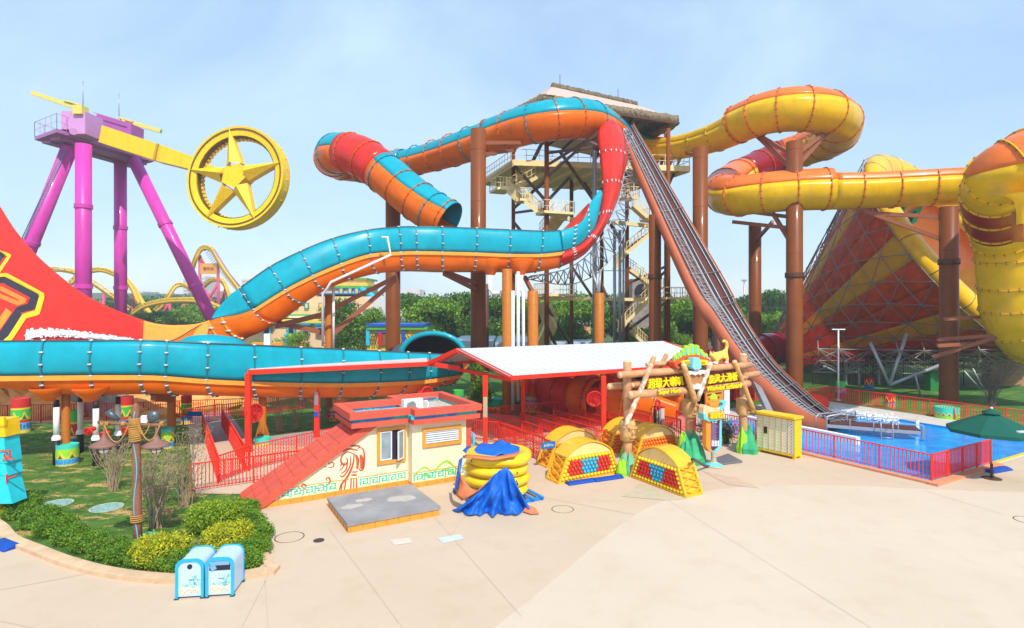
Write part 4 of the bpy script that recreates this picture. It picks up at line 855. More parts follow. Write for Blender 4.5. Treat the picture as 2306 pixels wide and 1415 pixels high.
mb = MB(); mb.add([ridge0, ridge1, bk_r, bk_l], [(0, 1, 2, 3)]); mb.build('roof_slope', M_pk, TW, solid=.12)
hip = ridge1+rv*3.0; hip.z = ridge0.z-1.0
def thatchband(p, q, up, n=60, drop=.7, th=.55):
    mb = MB(); R = random.Random(n); d = (q-p); nrm = ZZ
    rows = [[p.lerp(q, i/n)+up*R.uniform(.9, 1.1), p.lerp(q, i/n)+up*.05+ZZ*(.38+R.uniform(-.05, .08)), p.lerp(q, i/n)-ZZ*(.45+R.uniform(0, .25)), p.lerp(q, i/n)+up*.5-ZZ*.35] for i in range(n+1)]
    mb.grid(rows); 
    for i in range(n*10):
        t = R.random(); b_ = p.lerp(q, t)+ZZ*R.uniform(-.25, .3)+up*R.uniform(0, .6); e = b_-up.normalized()*R.uniform(.1, .35)-ZZ*R.uniform(.15, .45); s = d.normalized()*.035
        mb.add([b_-s, b_+s, e], [(0, 1, 2)])
    mb.build('thatch_edge', M_th, TW, solid=.05)
up1 = (ridge0-f_l); up1 = up1.normalized()*1.5
thatchband(f_l, e_r, (ridge1-e_r).normalized()*1.6, 90); thatchband(bk_l, f_l, V((1.1, .4, .4)), 60); 
thatchband(ridge0+ZZ*.1, ridge1+ZZ*.1, ro*-.25+ZZ*.05, 60); thatchband(e_r, bk_r, V((-1.2, 0, .5)), 30)
mb = MB(); mb.add([f_l-ZZ*.2, e_r-ZZ*.2, ridge1-ZZ*.5, ridge0-ZZ*.5], [(0, 1, 2, 3)]); mb.add([bk_l-ZZ*.2, bk_r-ZZ*.2, ridge1-ZZ*.5, ridge0-ZZ*.5], [(0, 1, 2, 3)]); mb.add([bk_l, f_l, ridge0-ZZ*.4], [(0, 1, 2)]); mb.add([e_r-ZZ*.2, bk_r-ZZ*.2, ridge1-ZZ*.5], [(0, 1, 2)])
mb.build('roof_lining', mat('roof_lining', (.72, .52, .38), rough=.9), TW)
for k in range(9):
    a = f_l.lerp(e_r, k/8)-ZZ*.35; b = ridge0.lerp(ridge1, k/8)-ZZ*.65; c_ = bk_l.lerp(bk_r, k/8)-ZZ*.3; mb = MB(); mb.beam(a, b, .16, .2); mb.beam(c_, b, .22, .25); mb.build('rafter', BRND, TW)
for a, b in ((f_l.lerp(e_r, .12), V((*TPn(2, -1.5), 21))), (f_l.lerp(e_r, .5), V((*TPn(8, -3), 21))), (f_l.lerp(e_r, .93), V((*TPn(16, -3), 21)))):
    mb = MB(); mb.beam(b, a-ZZ*.4, .25); mb.build('roof_post', BRND, TW)
mb = MB(); mb.beam(f_l.lerp(e_r, .02)-ZZ*.4, f_l.lerp(e_r, .98)-ZZ*.4, .2); mb.beam(P(1360, 292, 58), P(1500, 330, 62), .2); mb.beam(P(1400, 300, 60), P(1460, 262, 62), .15); mb.build('roof_beam', BRND, TW)
for x, y, yy, d in ((1261, 199, 168, 61), (1392, 229, 200, 68)):
    mb = MB(); mb.cyl(P(x, y, d), P(x, yy, d), .035, n=5); mb.cyl(P(x, y+3, d), P(x, y-3, d), .5, .3, n=8); mb.build('lightning_rod', BRND, TW)
# small shower head lights / speaker boxes are too small to see from here
# ---------------- pendulum ride ----------------
RP = thing('pendulum_ride', 'huge magenta pendulum ride with a yellow five-point star wheel on a long yellow arm', 'fairground ride', P(200, 800, 88))
def leg(a, b, r, ring=None):
    mb = MB(); A_, B_ = V(a), V(b); mb.cyl(A_, B_, r, n=24); lg = mb.build('leg', MAG, RP)
    for y in ring or ():
        t = (y-0); q = A_.lerp(B_, y); ax = (B_-A_).normalized(); mb = MB(); mb.lathe(q, [(r*.98, -.3), (r*1.13, -.28), (r*1.13, .28), (r*.98, .3)], 24, sm=False, ax=ax); mb.build('flange', MAG, lg)
def G0(x, d): return V(((x-CX)/FL*d, d, 0))
leg(P(158, 330, 84), G0(-32, 84), 1.0, (.46, )); leg(P(188, 326, 80), G0(188, 80), .98, (.29, .665)); leg(P(271, 352, 95), G0(272, 95), .92, (.37, .68)); leg(P(300, 358, 93), G0(512, 93), .95, (.34, .66))
mb = MB(); 
for o in (0, .55): mb.cyl(P(142, 338, 83.0)+V((o, 0, 0)), P(20, 600, 83)+V((o, 0, 0)), .06, n=5)
for k in range(60): q = P(142, 338, 83).lerp(P(20, 600, 83), k/59); mb.cyl(q, q+V((.55, 0, 0)), .04, n=4)
mb.build('ladder', mat('teal_ladder', (.05, .25, .3)), RP)
pl = [P(128, 293, 80), P(347, 361, 96.5), P(317, 370, 98), P(78, 311, 83.8)]
zp = pl[0].z; pl[1].z = zp; e1 = pl[1]-pl[0]; e2 = pl[3]-pl[0]; e2.z = 0; pl = [pl[0], pl[0]+e1, pl[0]+e1+e2, pl[0]+e2]
mb = MB(); mb.prism([(p.x, p.y) for p in pl], V((0, 0, zp-.3)), V((1, 0, 0)), V((0, 1, 0)), ZZ, .5); mb.build('platform', MAGL, RP)
mb = MB(); q = [pl[0]+(pl[2]-pl[0])*.05-ZZ*.3, pl[1]-(pl[1]-pl[3])*.05-ZZ*.3, pl[2]-(pl[2]-pl[0])*.05-ZZ*.3, pl[3]+(pl[1]-pl[3])*.05-ZZ*.3]
mb.beam(q[0].lerp(q[3], .3), q[1].lerp(q[2], .3), 1.6, 1.0); mb.beam(q[0].lerp(q[3], .75), q[1].lerp(q[2], .75), 1.6, 1.0); mb.build('crossbeam', MAGL, RP)
def rr(a, b, n): rail(a, b, 'railing', mat('mauve_rail', (.62, .25, .55)), n, 2.2, par=RP)
rr(pl[0]+ZZ*.1, pl[3]+ZZ*.1, 5); rr(pl[0]+ZZ*.1, pl[0].lerp(pl[1], .42)+ZZ*.1, 6); rr(pl[3]+ZZ*.1, pl[3].lerp(pl[2], .5)+ZZ*.1, 7)
mb = MB(); mb.box(P(186, 285, 83.5), (3.4, 3.6, 3.2)); mb.beam(P(163, 265, 83), P(170, 300, 83), 1.6, 2); mb.box(P(150, 301, 82.5), (2.6, 1.6, .7)); mb.cyl(P(165, 296, 82), P(165, 296, 81.4), .5); mb.beam(P(175, 262, 83), P(186, 268, 83), .9, .9); mb.build('drive_unit', mat('mauve_machinery', (.62, .30, .58), rough=.5), RP)
mb = MB()
mb.prism([(0, 0), (5.2, -1.5), (5.1, -3.9), (-.6, -3.0)], P(218, 256, 87), V((1, 0, 0)), ZZ, V((0, 1, 0)), 3.0); mb.build('cable_hood', mat('purple_hood', (.42, .10, .38), rough=.5), RP)
mb = MB(); mb.add([P(208, 252, 86.5), P(285, 275, 86.5), P(284, 277, 86.5), P(210, 254, 86.5)], [(0, 1, 2, 3)]); mb.build('hood_roof', MAGL, RP, solid=.1)
for (a, b, c, d) in (((74, 210), (150, 233), (178, 250), 82), ((272, 270), (310, 279), (363, 296), 90)):
    mb = MB(); mb.beam(P(*a, d), P(*((170, 242) if d == 82 else c), d), .5, .55); 
    if d == 82: mb.box(P(182, 250, d), (1.3, 1.4, 1.25)); mb.beam(P(148, 228, d), P(182, 238, d), .9, .15)
    else: mb.beam(P(268, 266, d), P(303, 276, d), 1.0, .2); mb.box(P(283, 280, d), (.5, 1, 1.2))
    mb.build('maintenance_boom', mat('weathered_yellow', (.75, .62, .12), rough=.5), RP)
for x, y, yy, d in ((187, 240, 183, 83), (268, 266, 211, 90)):
    mb = MB(); mb.cyl(P(x, y, d), P(x, yy, d), .06, n=5); mb.build('lightning_rod', GREY, RP)
def boxrun(mb, secs):
    rows = [[a, b, b+V((0, 2.4, 0)), a+V((0, 2.4, 0)), a] for a, b in secs]; mb.grid(rows, sm=False)
    mb.add(rows[0][:4], [(0, 1, 2, 3)]); mb.add(rows[-1][:4], [(0, 1, 2, 3)])
mb = MB(); boxrun(mb, [(P(229, 282, 82), P(222, 320, 82)), (P(355, 324, 79.5), P(347, 361, 79.5)), (P(432, 352, 78), P(424, 380, 78)), (P(520, 392, 77.5), P(515, 415, 77.5))]); mb.build('arm', YELB, RP)
mb = MB(); mb.beam(P(355, 324, 79.3), P(347, 361, 79.3), .25, .3); mb.build('arm_joint', mat('arm_joint', (.5, .3, .02)), RP)
wc = P(535, 401, 76.5); wn = V((-.14, -1, .10)).normalized(); wx, wy = basis(wn); wr = 6.85
wh = thing('x', 'x', 'x', wc); bpy.data.objects.remove(wh)
def wp(a, r, o=0): return wc+(wx*cos(rad(a))+wy*sin(rad(a)))*r+wn*o
mb = MB(); mb.grid([[wp(a, wr*.82, .5), wp(a, wr, .7), wp(a, wr*1.0, -1.1), wp(a, wr*.84, -1.0), wp(a, wr*.82, .5)] for a in range(0, 361, 4)], sm=False); rim = mb.build('wheel_rim', YELB, RP)
mb = MB(); mb.grid([[wp(a, wr*.925, .68+.02), wp(a, wr*.955, .70+.02)] for a in range(0, 361, 4)], sm=False); mb.grid([[wp(a, wr*.80, .4), wp(a, wr*.80, -.8)] for a in range(0, 361, 4)]); mb.build('rim_groove', mat('groove', (.12, .07, .01)), rim)
mb = MB()
for a in range(0, 360, 6): mb.box(wp(a, wr*.80, -.55), (.38, .38, .55), wx*cos(rad(a))+wy*sin(rad(a)), -wx*sin(rad(a))+wy*cos(rad(a)), wn)
for a in range(0, 360, 12): mb.cyl(wp(a+3, wr, -.3), wp(a+3, wr*1.03, -.3), .08, n=5, mi=0)
mb.build('rim_seat_row', YELB, rim)
MY2 = mat('star_shade_yellow', (.80, .50, .01), rough=.4)
for k in range(5):
    a = {0: 80, 1: 10, 2: -57, 3: -119, 4: 165}[k]; mb = MB(); t, l, r_, h = wp(a, wr*.97, .75), wp(a+33, wr*.29, .55), wp(a-33, wr*.29, .55), wp(a, wr*.25, 1.5)
    bk = [p-wn*.9 for p in (t, l, r_)]
    mb.add([t, l, r_, h]+bk, [(0, 1, 3), (0, 3, 2), (0, 4, 5, 1), (0, 2, 6, 4), (1, 5, 6, 2)]); mb.build('star_spoke', YELB, RP)
mb = MB(); hp = [wp(80-36-72*k, wr*.26, 1.0) for k in range(5)]; hb = [p-wn*2 for p in hp]; mb.add(hp+hb, [(0, 1, 2, 3, 4)]+[(i, (i+1) % 5, 5+(i+1) % 5, 5+i) for i in range(5)]); mb.build('hub', YELB, RP)
# ---------------- roller coaster ----------------
def track(root, pts, w=.32, m=None, n=5):
    c = [P(*p) for p in crom(pts, n)]; mb = MB(); mb.tube(c, w, 8)
    for o in (V((0, -.7, .6)), V((0, .7, .6))): mb.tube([p+o for p in c], .12, 5)
    for p in c[::2]: mb.cyl(p+V((0, -.7, .6)), p+V((0, .7, .6)), .08, n=4); mb.cyl(p, p+V((0, -.7, .6)), .08, n=4)
    mb.build('track', m or MTY, root)
MTY = mat('coaster_yellow', (.82, .50, .03), rough=.45); MTP = mat('coaster_pink', (.60, .07, .16), rough=.5); MTV = mat('coaster_violet', (.30, .18, .45), rough=.5)
RK = thing('roller_coaster', 'distant yellow roller coaster track on pink supports with an orange three-character board', 'roller coaster', P(420, 750, 140))
track(RK, [(430, 640, 142), (434, 606, 141), (442, 582, 140), (451, 565, 140), (464, 559, 140), (478, 565, 140), (491, 586, 140), (510, 617, 139), (533, 647, 138), (560, 690, 136)], .5)
mb = MB(); mb.tube([P(*p) for p in ((466, 556, 140), (482, 563, 140), (496, 585, 140), (516, 616, 139), (540, 646, 138))], .22, 6, 0)
for k in range(26): t = k/25; q = P(470+70*t, 558+88*t**.85, 140); mb.beam(q, q+V((-1, 0, -.9)), .12)
mb.build('catwalk', MTV, RK)
track(RK, [(262, 622, 150), (284, 635, 148), (302, 654, 146), (322, 687, 144), (341, 714, 142), (353, 729, 141), (372, 752, 140)], .55)
track(RK, [(298, 711, 135), (322, 692, 134), (363, 681, 133), (409, 677, 132), (445, 679, 132), (487, 692, 131), (520, 712, 130)], .55)
track(RK, [(348, 703, 150), (366, 689, 150), (381, 667, 150), (394, 648, 151), (407, 643, 152), (420, 646, 152), (431, 657, 152), (445, 668, 152), (456, 650, 150), (478, 632, 148), (500, 635, 147), (511, 654, 146), (516, 680, 146)], .45)
track(RK, [(100, 612, 128), (127, 609, 128), (165, 615, 128), (203, 636, 128), (254, 671, 128), (290, 700, 128)], .35); track(RK, [(160, 640, 140), (180, 620, 140), (203, 612, 140), (229, 609, 140), (254, 617, 141), (280, 629, 142), (300, 655, 142), (312, 685, 142)], .5)
def sup(a, b, w=.55, m=None): mb = MB(); mb.cyl(P(*a), P(*b), w/2*1.3, n=8); mb.build('support', m or MTP, RK)
for a, b in (((450, 575, 141), (450, 770, 141)), ((491, 592, 141), (493, 770, 141)), ((452, 640, 141), (491, 700, 141)), ((490, 640, 141), (455, 700, 141)), ((450, 578, 141), (460, 597, 141)), ((299, 662, 146), (300, 770, 146)), ((302, 664, 146), (338, 735, 146)), ((415, 684, 132), (416, 770, 132)), ((416, 690, 132), (430, 770, 132)), ((382, 672, 150), (383, 770, 150)), ((381, 680, 150), (362, 715, 150)), ((233, 655, 140), (233, 770, 140)), ((508, 645, 147), (520, 690, 147)), ((508, 650, 147), (498, 690, 147))): sup(a, b)
sp = P(470.5, 605.5, 140.4); sx = V((1, -.08, 0)).normalized(); mb = MB(); ru = V((0, 0, 1)); mb.box(sp, (4.15, .3, 2.6), sx+ZZ*.0, V((0, 1, 0)), ZZ); bd = mb.build('name_board', mat('board_orange', (.80, .36, .08)), RK)
mb = MB(); text_mb(mb, '音乐谷', sp-V((0, .2, 0)), sx, ZZ, V((0, -1, 0)), .85, 2.7, depth=.03); mb.build('board_lettering', mat('board_maroon', (.25, .03, .05)), bd)
# ---------------- fences ----------------
FJ = [0]
def fence(a, b, label, h=1.1, gap=.13, bay=2.0, m=RED, group=None, mesh=False, name='railing_fence', base=.08, cat='fence'):
    a, b = V(a), V(b); L_ = (b-a).length; d = (b-a)/L_; FJ[0] += 1; jt = .0013*(FJ[0] % 7); h = h+jt; t = thing(name, label, cat, (a+b)/2, group); nb = max(1, round(L_/bay))
    mb = MB(); mb.beam(a+ZZ*h, b+ZZ*h, .055, .045); mb.build('top_rail', m, t); mb = MB(); mb.beam(a+ZZ*(base+.05), b+ZZ*(base+.05), .04, .035); mb.build('bottom_rail', m, t)
    for i in range(nb+1): q = a.lerp(b, i/nb); mb = MB(); mb.beam(q+ZZ*jt, q+ZZ*(h-.02), .058+jt); mb.build('post', m, t)
    for i in range(nb):
        p, q = a.lerp(b, i/nb), a.lerp(b, (i+1)/nb); n = max(2, int((q-p).length/gap)); mb = MB()
        for k in range(1, n): r = p.lerp(q, k/n); mb.beam(r+ZZ*(base+.06), r+ZZ*(h-.02), .026)
        if mesh:
            nn = V((-d.y, d.x, 0))*.04; W = (q-p).length; H_ = h-.25; k = -H_
            while k < W:
                for s in (1, -1):
                    x0, x1 = max(0, k), min(W, k+H_)
                    z0, z1 = x0-k, x1-k
                    if s < 0: z0, z1 = H_-z0, H_-z1
                    mb.beam(p+d*x0+nn+ZZ*(.12+z0), p+d*x1+nn+ZZ*(.12+z1), .012)
                k += .16
        mb.build('bar_panel', m, t)
    return t
fence(PU(-.15, -.15, .02), PU(-.15, 3.9, .02), 'red railing along the near pool edge between the yellow locker and the fence corner', group='pool fences', bay=2, gap=.15)
fence(PU(-.15, 3.9, .02), PU(-.15, 12.4, .02), 'red railing along the pool edge running behind the yellow locker and the log gate', group='pool fences', bay=2, gap=.15)
fence(PU(-.15, -.15, .02), PU(5.2, -.15, .02), 'red railing at the pool corner ending behind the green parasol pole', group='pool fences', bay=1.35, gap=.12)
fence(PU(FU, 13.8, .02), PU(FU, 7, .02), 'red railing on the far side of the pool in front of the silver V strut', group='pool fences', gap=.15)
fence(PU(FU, 7, .02), PU(FU, -3, .02), 'red railing on the far side of the pool behind the green parasol', group='pool fences', gap=.15)
fence(PU(FU, 13.8, .02), PU(11.5, 13.8, .02), 'short red railing beside the white pool lamp foot', group='pool fences', gap=.15)
mb = MB(); mb.box(PU(2.4, -.4, .05), (6, .35, .1), UX, VY); mb.box(PU(-.4, 6.0, .046), (.35, 12.4, .092), UX, VY); solo('pool_kerb', mb, mat('salmon_kerb', (.66, .27, .14), rough=.7), kind='structure')
mb = MB(); mb.box(PU(9, -.15, .03), (7.6, .14, .06), UX, VY); solo('pool_edge_strip', mb, YEL, kind='structure')
def F(a, b, label, **k): return fence(G(*a), G(*b), label, **k)
FR1 = 'red ramp railings'
F((428, 1110), (700, 1070), 'red railing at the front of the ramp beside the tall bare shrubs', group=FR1)
F((582, 1098), (690, 1040), 'red railing with mesh running from the left canopy post to the kiosk ramp', group=FR1, mesh=True) if False else None
F((492, 1090), (456, 975), 'red railing on the left side of the ramp', group=FR1, mesh=True)
F((550, 1058), (500, 962), 'red railing on the right side of the ramp', group=FR1, mesh=True)
F((492, 1088), (560, 1062), 'short red mesh gate across the foot of the ramp', group=FR1, mesh=True)
F((562, 1060), (760, 1012), 'red mesh railing between the left canopy post and the kiosk', group=FR1, mesh=True)
F((413, 964), (500, 950), 'red railing carrying the small blue notice at the top of the ramp', group=FR1)
F((500, 952), (560, 944), 'red railing right of the blue notice at the top of the ramp', group=FR1)
F((-60, 955), (240, 948), 'dark red railing in front of the sandy bank at the far left', group=FR1, m=REDD)
F((240, 948), (560, 935), 'dark red railing in front of the sandy bank behind the lamp post', group=FR1, m=REDD)
F((560, 940), (800, 905), 'red railing running up behind the two posts of the flat canopy', group=FR1)
F((413, 1025), (418, 955), 'short dark red railing end left of the ramp top', group=FR1, m=REDD) if False else None
mb = MB(); mb.box(G(441, 964)+V((0, -.12, .85)), (.9, .03, .28)); nb = solo('notice_sign', mb, mat('sign_blue', (.005, .10, .45), rough=.4), 'small blue notice on the red railing at the top of the ramp', 'sign')
mb = MB(); text_mb(mb, '出口 EXIT', G(441, 964)+V((0, -.14, .85)), V((1, 0, 0)), ZZ, V((0, -1, 0)), .13, .6, depth=.006); mb.build('lettering', WHT, nb)
for o in nb.children: o.data.transform(Matrix.Translation(-WL[nb.name])); 
# queue maze
Q0 = G(1248, 1052); QA = V((Q0.x, Q0.y, 0)); GQ = 'queue rails under the canopy'
def qp(u, v): return QA+UX*u+VY*v
fence(qp(0, 0), qp(0, 5.2), 'red queue railing carrying the small blue sign at its near end', group=GQ, mesh=True)
fence(qp(0, 5.2), qp(-2.4, 8.6), 'red queue railing at the left rear corner beside the kiosk', group=GQ)
for i in range(8):
    fence(qp(1.15*i+.5, 1.2+.25*i), qp(1.15*i+.5, 7.6), ['first', 'second', 'third', 'fourth', 'fifth', 'sixth', 'seventh', 'eighth'][i]+' inner queue lane railing counted from the blue sign', group=GQ, h=.95)
fence(qp(-2.4, 8.6), qp(4, 8.6), 'red railing along the back of the queue left of the red disc fan', group=GQ, h=1.2)
fence(qp(4, 8.6), qp(11.5, 8.6), 'red railing along the back of the queue in front of the orange run-out', group=GQ, h=1.2)
fence(qp(3.1, .9), qp(8.8, .9), 'red railing along the front of the queue behind the climbing arches', group=GQ)
fence(qp(9.8, 1.0), qp(11.6, 5.0), 'red railing from the log gate back to the pool wall', group=GQ)
fence(qp(8.8, .9), qp(8.8, 4.5), 'red railing behind the carved totem post', group=GQ, m=REDD)
fence(G(1590, 905), G(1760, 900), 'red railing behind the orange notice board', group=GQ)
def sign(px, py, w, h, txt, label, O=None, bg_=None, tc_=None, n=-VY, X=UX, name='notice_sign', O2=None, root=None):
    c = ONP(px, py, O, n) if O2 is None else O2; mb = MB(); mb.box(c, (w, .03, h), X, n, ZZ); s = solo(name, mb, bg_ or MATS['sign_blue'], label, 'sign')
    mb = MB(); k = len(txt)
    for i, (tx, ww) in enumerate(txt): text_mb(mb, tx, c+n*.022+ZZ*(h*(.5-(i+.5)/k)*.8), X, ZZ, n, h*.5/k, w*ww, depth=.004)
    o = mb.build('lettering', tc_ or WHT, s); return s
SB_ = mat('sign_cyan_blue', (.005, .20, .52), rough=.4)
sign(1235, 1003, .72, .30, [('租浮圈 Ring', .7)], 'small blue sign with a white emblem on the near end of the queue railing', O=qp(0, -.06), bg_=SB_)
sign(1494, 970, .85, .42, [('入口', .5), ('Entrance', .4)], 'blue entrance sign on the railing right of the dark carved pole', O=qp(0, .8), bg_=SB_)
sign(1459, 972, .5, .35, [('出口', .5)], 'small blue sign on the railing left of the dark carved pole', O=qp(0, .8), bg_=SB_)
# ---------------- canopy ----------------
CN = thing('queue_canopy', 'red steel queue canopy with a white gabled roof and a flat wing to the left', 'canopy', G(1200, 980))
ZR, ZL = 4.8, 3.65
rl, rr_ = P(1030, 789, 31.5), P(1496, 771, 38.5); rl.z = rr_.z = 4.8
nl = P(1150, 853, 28.6); nl.z = 3.65; nr = nl+(rr_-rl); fl_ = rl*2-nl; fl_.z = 3.65; fr_ = fl_+(rr_-rl)
fl_ = V((-4.77, 36.0, 3.65)); fr_ = fl_+(rr_-rl)
M_roof = mat('white_roof_sheet', (.58, .61, .64), rough=.45, var=.03)
mb = MB(); mb.add([rl+ZZ*.06, rr_+ZZ*.06, nr+ZZ*.06, nl+ZZ*.06], [(0, 1, 2, 3)]); mb.build('roof_sheet', M_roof, CN, solid=.05)
mb = MB(); mb.add([rl+ZZ*.06, rr_+ZZ*.06, fr_+ZZ*.06, fl_+ZZ*.06], [(0, 1, 2, 3)]); mb.build('roof_sheet', M_roof, CN, solid=.05)
mb = MB()
for k in range(1, 24):
    t_ = k/24; mb.beam(nl.lerp(nr, t_)+ZZ*.095, rl.lerp(rr_, t_)+ZZ*.095, .035, .02)
mb.build('roof_seams', mat('seam_white', (.55, .58, .615), rough=.5), CN)
mb = MB(); mb.beam(nl, nr, .16, .2); mb.build('eave_beam', RED, CN)
mb = MB(); mb.beam(fl_, fr_, .16, .2); mb.build('eave_beam', RED, CN)
for i in range(5):
    t = i/4; t = max(.006, min(.994, t)); dz = ZZ*(.0 if i in (0, 4) else .14); mb = MB(); mb.beam(nl.lerp(nr, t)-dz, rl.lerp(rr_, t)-dz, .14, .2); mb.beam(fl_.lerp(fr_, t)-dz, rl.lerp(rr_, t)-dz, .14, .2); mb.beam(nl.lerp(nr, t)-ZZ*.12, fl_.lerp(fr_, t)-ZZ*.12, .12, .18); mb.build('roof_truss', RED, CN)
# flat wing
wl_n = P(560, 838, 28.8); wl_f = P(565, 832, 31.5); wj_n = P(985, 818, 34.2); wj_f = P(1000, 812, 36)
wl_n.z = 3.95; wl_f.z = 4.05; wj_n.z = 3.65; wj_f.z = 3.75
wl_n = V((-13.15, 28.9, 3.9)); wl_f = V((-13.8, 31.2, 4.0)); wj_n = V((-4.9, 33.6, 3.85)); wj_f = V((-5.4, 36.3, 3.95))
mb = MB(); mb.add([wl_n+ZZ*.1, wj_n+ZZ*.1, wj_f+ZZ*.1, wl_f+ZZ*.1], [(0, 1, 2, 3)]); mb.build('roof_sheet', mat('pale_roof_panel', (.70, .50, .45), rough=.6), CN, solid=.05)
for a, b in ((wl_n, wj_n), (wl_f, wj_f), (wl_n, wl_f), (wj_n, wj_f), (wj_n, nl.lerp(fl_, .62)), (wj_n, rl)):
    mb = MB(); mb.beam(a, b, .15, .24); mb.build('wing_beam', RED, CN)
def cpost(px, py, zt, label=None):
    g = G(px, py); mb = MB(); mb.beam(g, V((g.x, g.y, zt)), .24, .24); mb.box(g+ZZ*.03, (.42, .42, .06)); mb.build('post', RED, CN); return g
cpost(559, 1018, 3.9); cpost(714, 985, 3.85); cpost(945, 955, 3.6); g1 = cpost(1093, 1016, 3.75); cpost(1178, 962, 3.7); g2 = cpost(1359, 1006, 3.6); cpost(1370, 945, 3.6); cpost(1560, 1000, 3.6)
mb = MB(); q = G(714, 985); mb.box(q+V((0, -.14, 2.15)), (.2, .03, .75)); mb.build('meter_strip', GREY, CN); mb = MB(); mb.box(q+V((0, -.14, 1.3)), (.22, .03, .3)); mb.build('small_notice', MATS['sign_blue'], CN)
mb = MB(); mb.box(g1+V((0, -.13, 2.2)), (.2, .015, 1.0)); mb.build('poster_strip', mat('poster_pink', (.7, .3, .28), c2=(.2, .5, .25), vs=7, sharp=(.45, .55)), CN)
GF = 'red misting fans'
def fan(px, py, d, tilt, r, label):
    c = P(px, py, d); ax = V((sin(rad(tilt)), -cos(rad(tilt)), -.1)).normalized(); t = thing('misting_fan', label, 'fan', c, GF)
    mb = MB(); mb.lathe(c, [(.02, -.16), (r*.55, -.15), (r*.95, -.02), (r, .04), (r*.98, .08), (r*.9, .09), (r*.88, .0), (.02, -.03)], 24, ax=ax); mb.cyl(c-ax*.35, c-ax*.1, .1, n=8); mb.beam(c-ax*.3, c-ax*.3-V((.0, 0, 0))+V((-.3 if tilt > 0 else .3, 0, 0)), .07); mb.build('housing', RED, t)
    mb = MB(); x, y = basis(ax)
    for k in range(10): a = k*pi/5; mb.cyl(c+ax*.09, c+ax*.06+(x*cos(a)+y*sin(a))*r*.9, .012, n=4)
    for rr2 in (.35, .6, .85): mb.tube([c+ax*.085+(x*cos(k*pi/10)+y*sin(k*pi/10))*r*rr2 for k in range(21)], .012, 4)
    mb.cyl(c+ax*.02, c+ax*.12, r*.2, n=10); mb.build('guard_grille', REDD, t)
    for k in range(4):
        a = k*pi/2; u = (x*cos(a)+y*sin(a)); v = ax.cross(u); mb = MB(); mb.add([c+u*.08, c+u*r*.8+v*.05+ax*.03, c+u*r*.75+v*.3, c+u*.1+v*.12], [(0, 1, 2, 3)]); mb.build('blade', REDD, t)
fan(571, 930, 28.8, 55, .5, 'red round fan on the left post of the canopy'); fan(1190, 872, 34.8, 60, .42, 'red round fan on the rear canopy post beside the red-based column'); fan(1338, 898, 32, 5, .45, 'red round fan on the canopy post in front of the red tube end'); fan(960, 885, 33.5, 40, .4, 'red round fan above the kiosk roof'); fan(1376, 860, 34.2, -50, .4, 'red round fan behind the front canopy post near the log gate')
fan(200, 971, 24, 5, .16, 'small red fan among the white pipes, nearest the third pipe'); fan(284, 970, 24, 5, .16, 'small red fan just left of the pointed lamp post'); fan(233, 980, 24, 5, .13, 'tiny red fan above the left lantern')
# ---------------- kiosk ----------------
B0 = V((-4.2, 23.3, 0)); KS = thing('pump_kiosk', 'cream kiosk with red stepped roof edge, sloping red tiled flank and painted bird mural', 'kiosk', B0)
def kb(x, y, z=0): return B0+UX*x+VY*y+ZZ*z
NN = -VY
def kbox(x0, x1, y0, y1, z0, z1, name, m, mb=None):
    own = mb is None; mb = mb or MB(); mb.box(kb((x0+x1)/2, (y0+y1)/2, (z0+z1)/2), (x1-x0, y1-y0, z1-z0), UX, VY, ZZ)
    return mb.build(name, m, KS) if own else mb
# walls (left body, right projecting body)
mb = MB(); mb.prism([(-5.5, .18), (0, .18), (0, 2.5), (-1.35, 2.5)], kb(0, 0), UX, ZZ, VY, .3); mb.prism([(-1.75, .26), (0, .26), (0, 2.55), (-1.75, 2.55)], kb(0, .3), UX, ZZ, VY, 1.7); mb.build('wall', CREAM, KS)
kbox(0, 2.35, -.5, 3.0, .18, 2.6, 'wall', CREAM)
kbox(2.35, 2.62, -.46, 3.0, 0, 2.55, 'pilaster', TERRA)
kbox(-5.6, 0, -.06, .26, 0, .2, 'tile_plinth', OCHR); kbox(0, 2.4, -.56, 0, 0, .2, 'tile_plinth', OCHR)
mb = MB()
for k in range(14): x = -5.3+k*.4; mb.box(kb(x, -.065, .1), (.012, .01, .19), UX, VY)
for k in range(6): mb.box(kb(.2+k*.4, -.565, .1), (.012, .01, .19), UX, VY)
mb.build('plinth_joints', mat('tile_joint', (.35, .14, .04)), KS)
# sloping flank
mb = MB(); sl0, sl1 = (-5.85, 0), (-1.5, 2.62); hyp = math.hypot(sl1[0]-sl0[0], sl1[1]-sl0[1]); cx_, sx_ = (sl1[0]-sl0[0])/hyp, (sl1[1]-sl0[1])/hyp
mb.prism([(-6.0, 0), (-5.5, 0), (-1.3, 2.5), (-1.5, 2.75)], kb(0, -.14), UX, ZZ, VY, .34); mb.prism([(-6.0, 0), (-5.5, 0), (-1.3, 2.5), (-1.5, 2.75)], kb(0, .2), UX, ZZ, VY, 2.0); mb.build('sloping_flank', TERRA, KS)
mb = MB(); jn = mat('slope_joint', (.50, .07, .045))
for k in range(1, 11):
    t = k/11; p = (-6.0+4.5*t, 2.75*t); q0 = kb(p[0], -.14, p[1]+.004)+(-UX*sx_+ZZ*cx_)*.004; mb.beam(q0, q0+VY*2.34, .018, .012)
for y in (.65, 1.45): mb.beam(kb(-6.0, y, .006), kb(-1.5, y, 2.757), .012, .018)
mb.build('slope_joints', jn, KS)
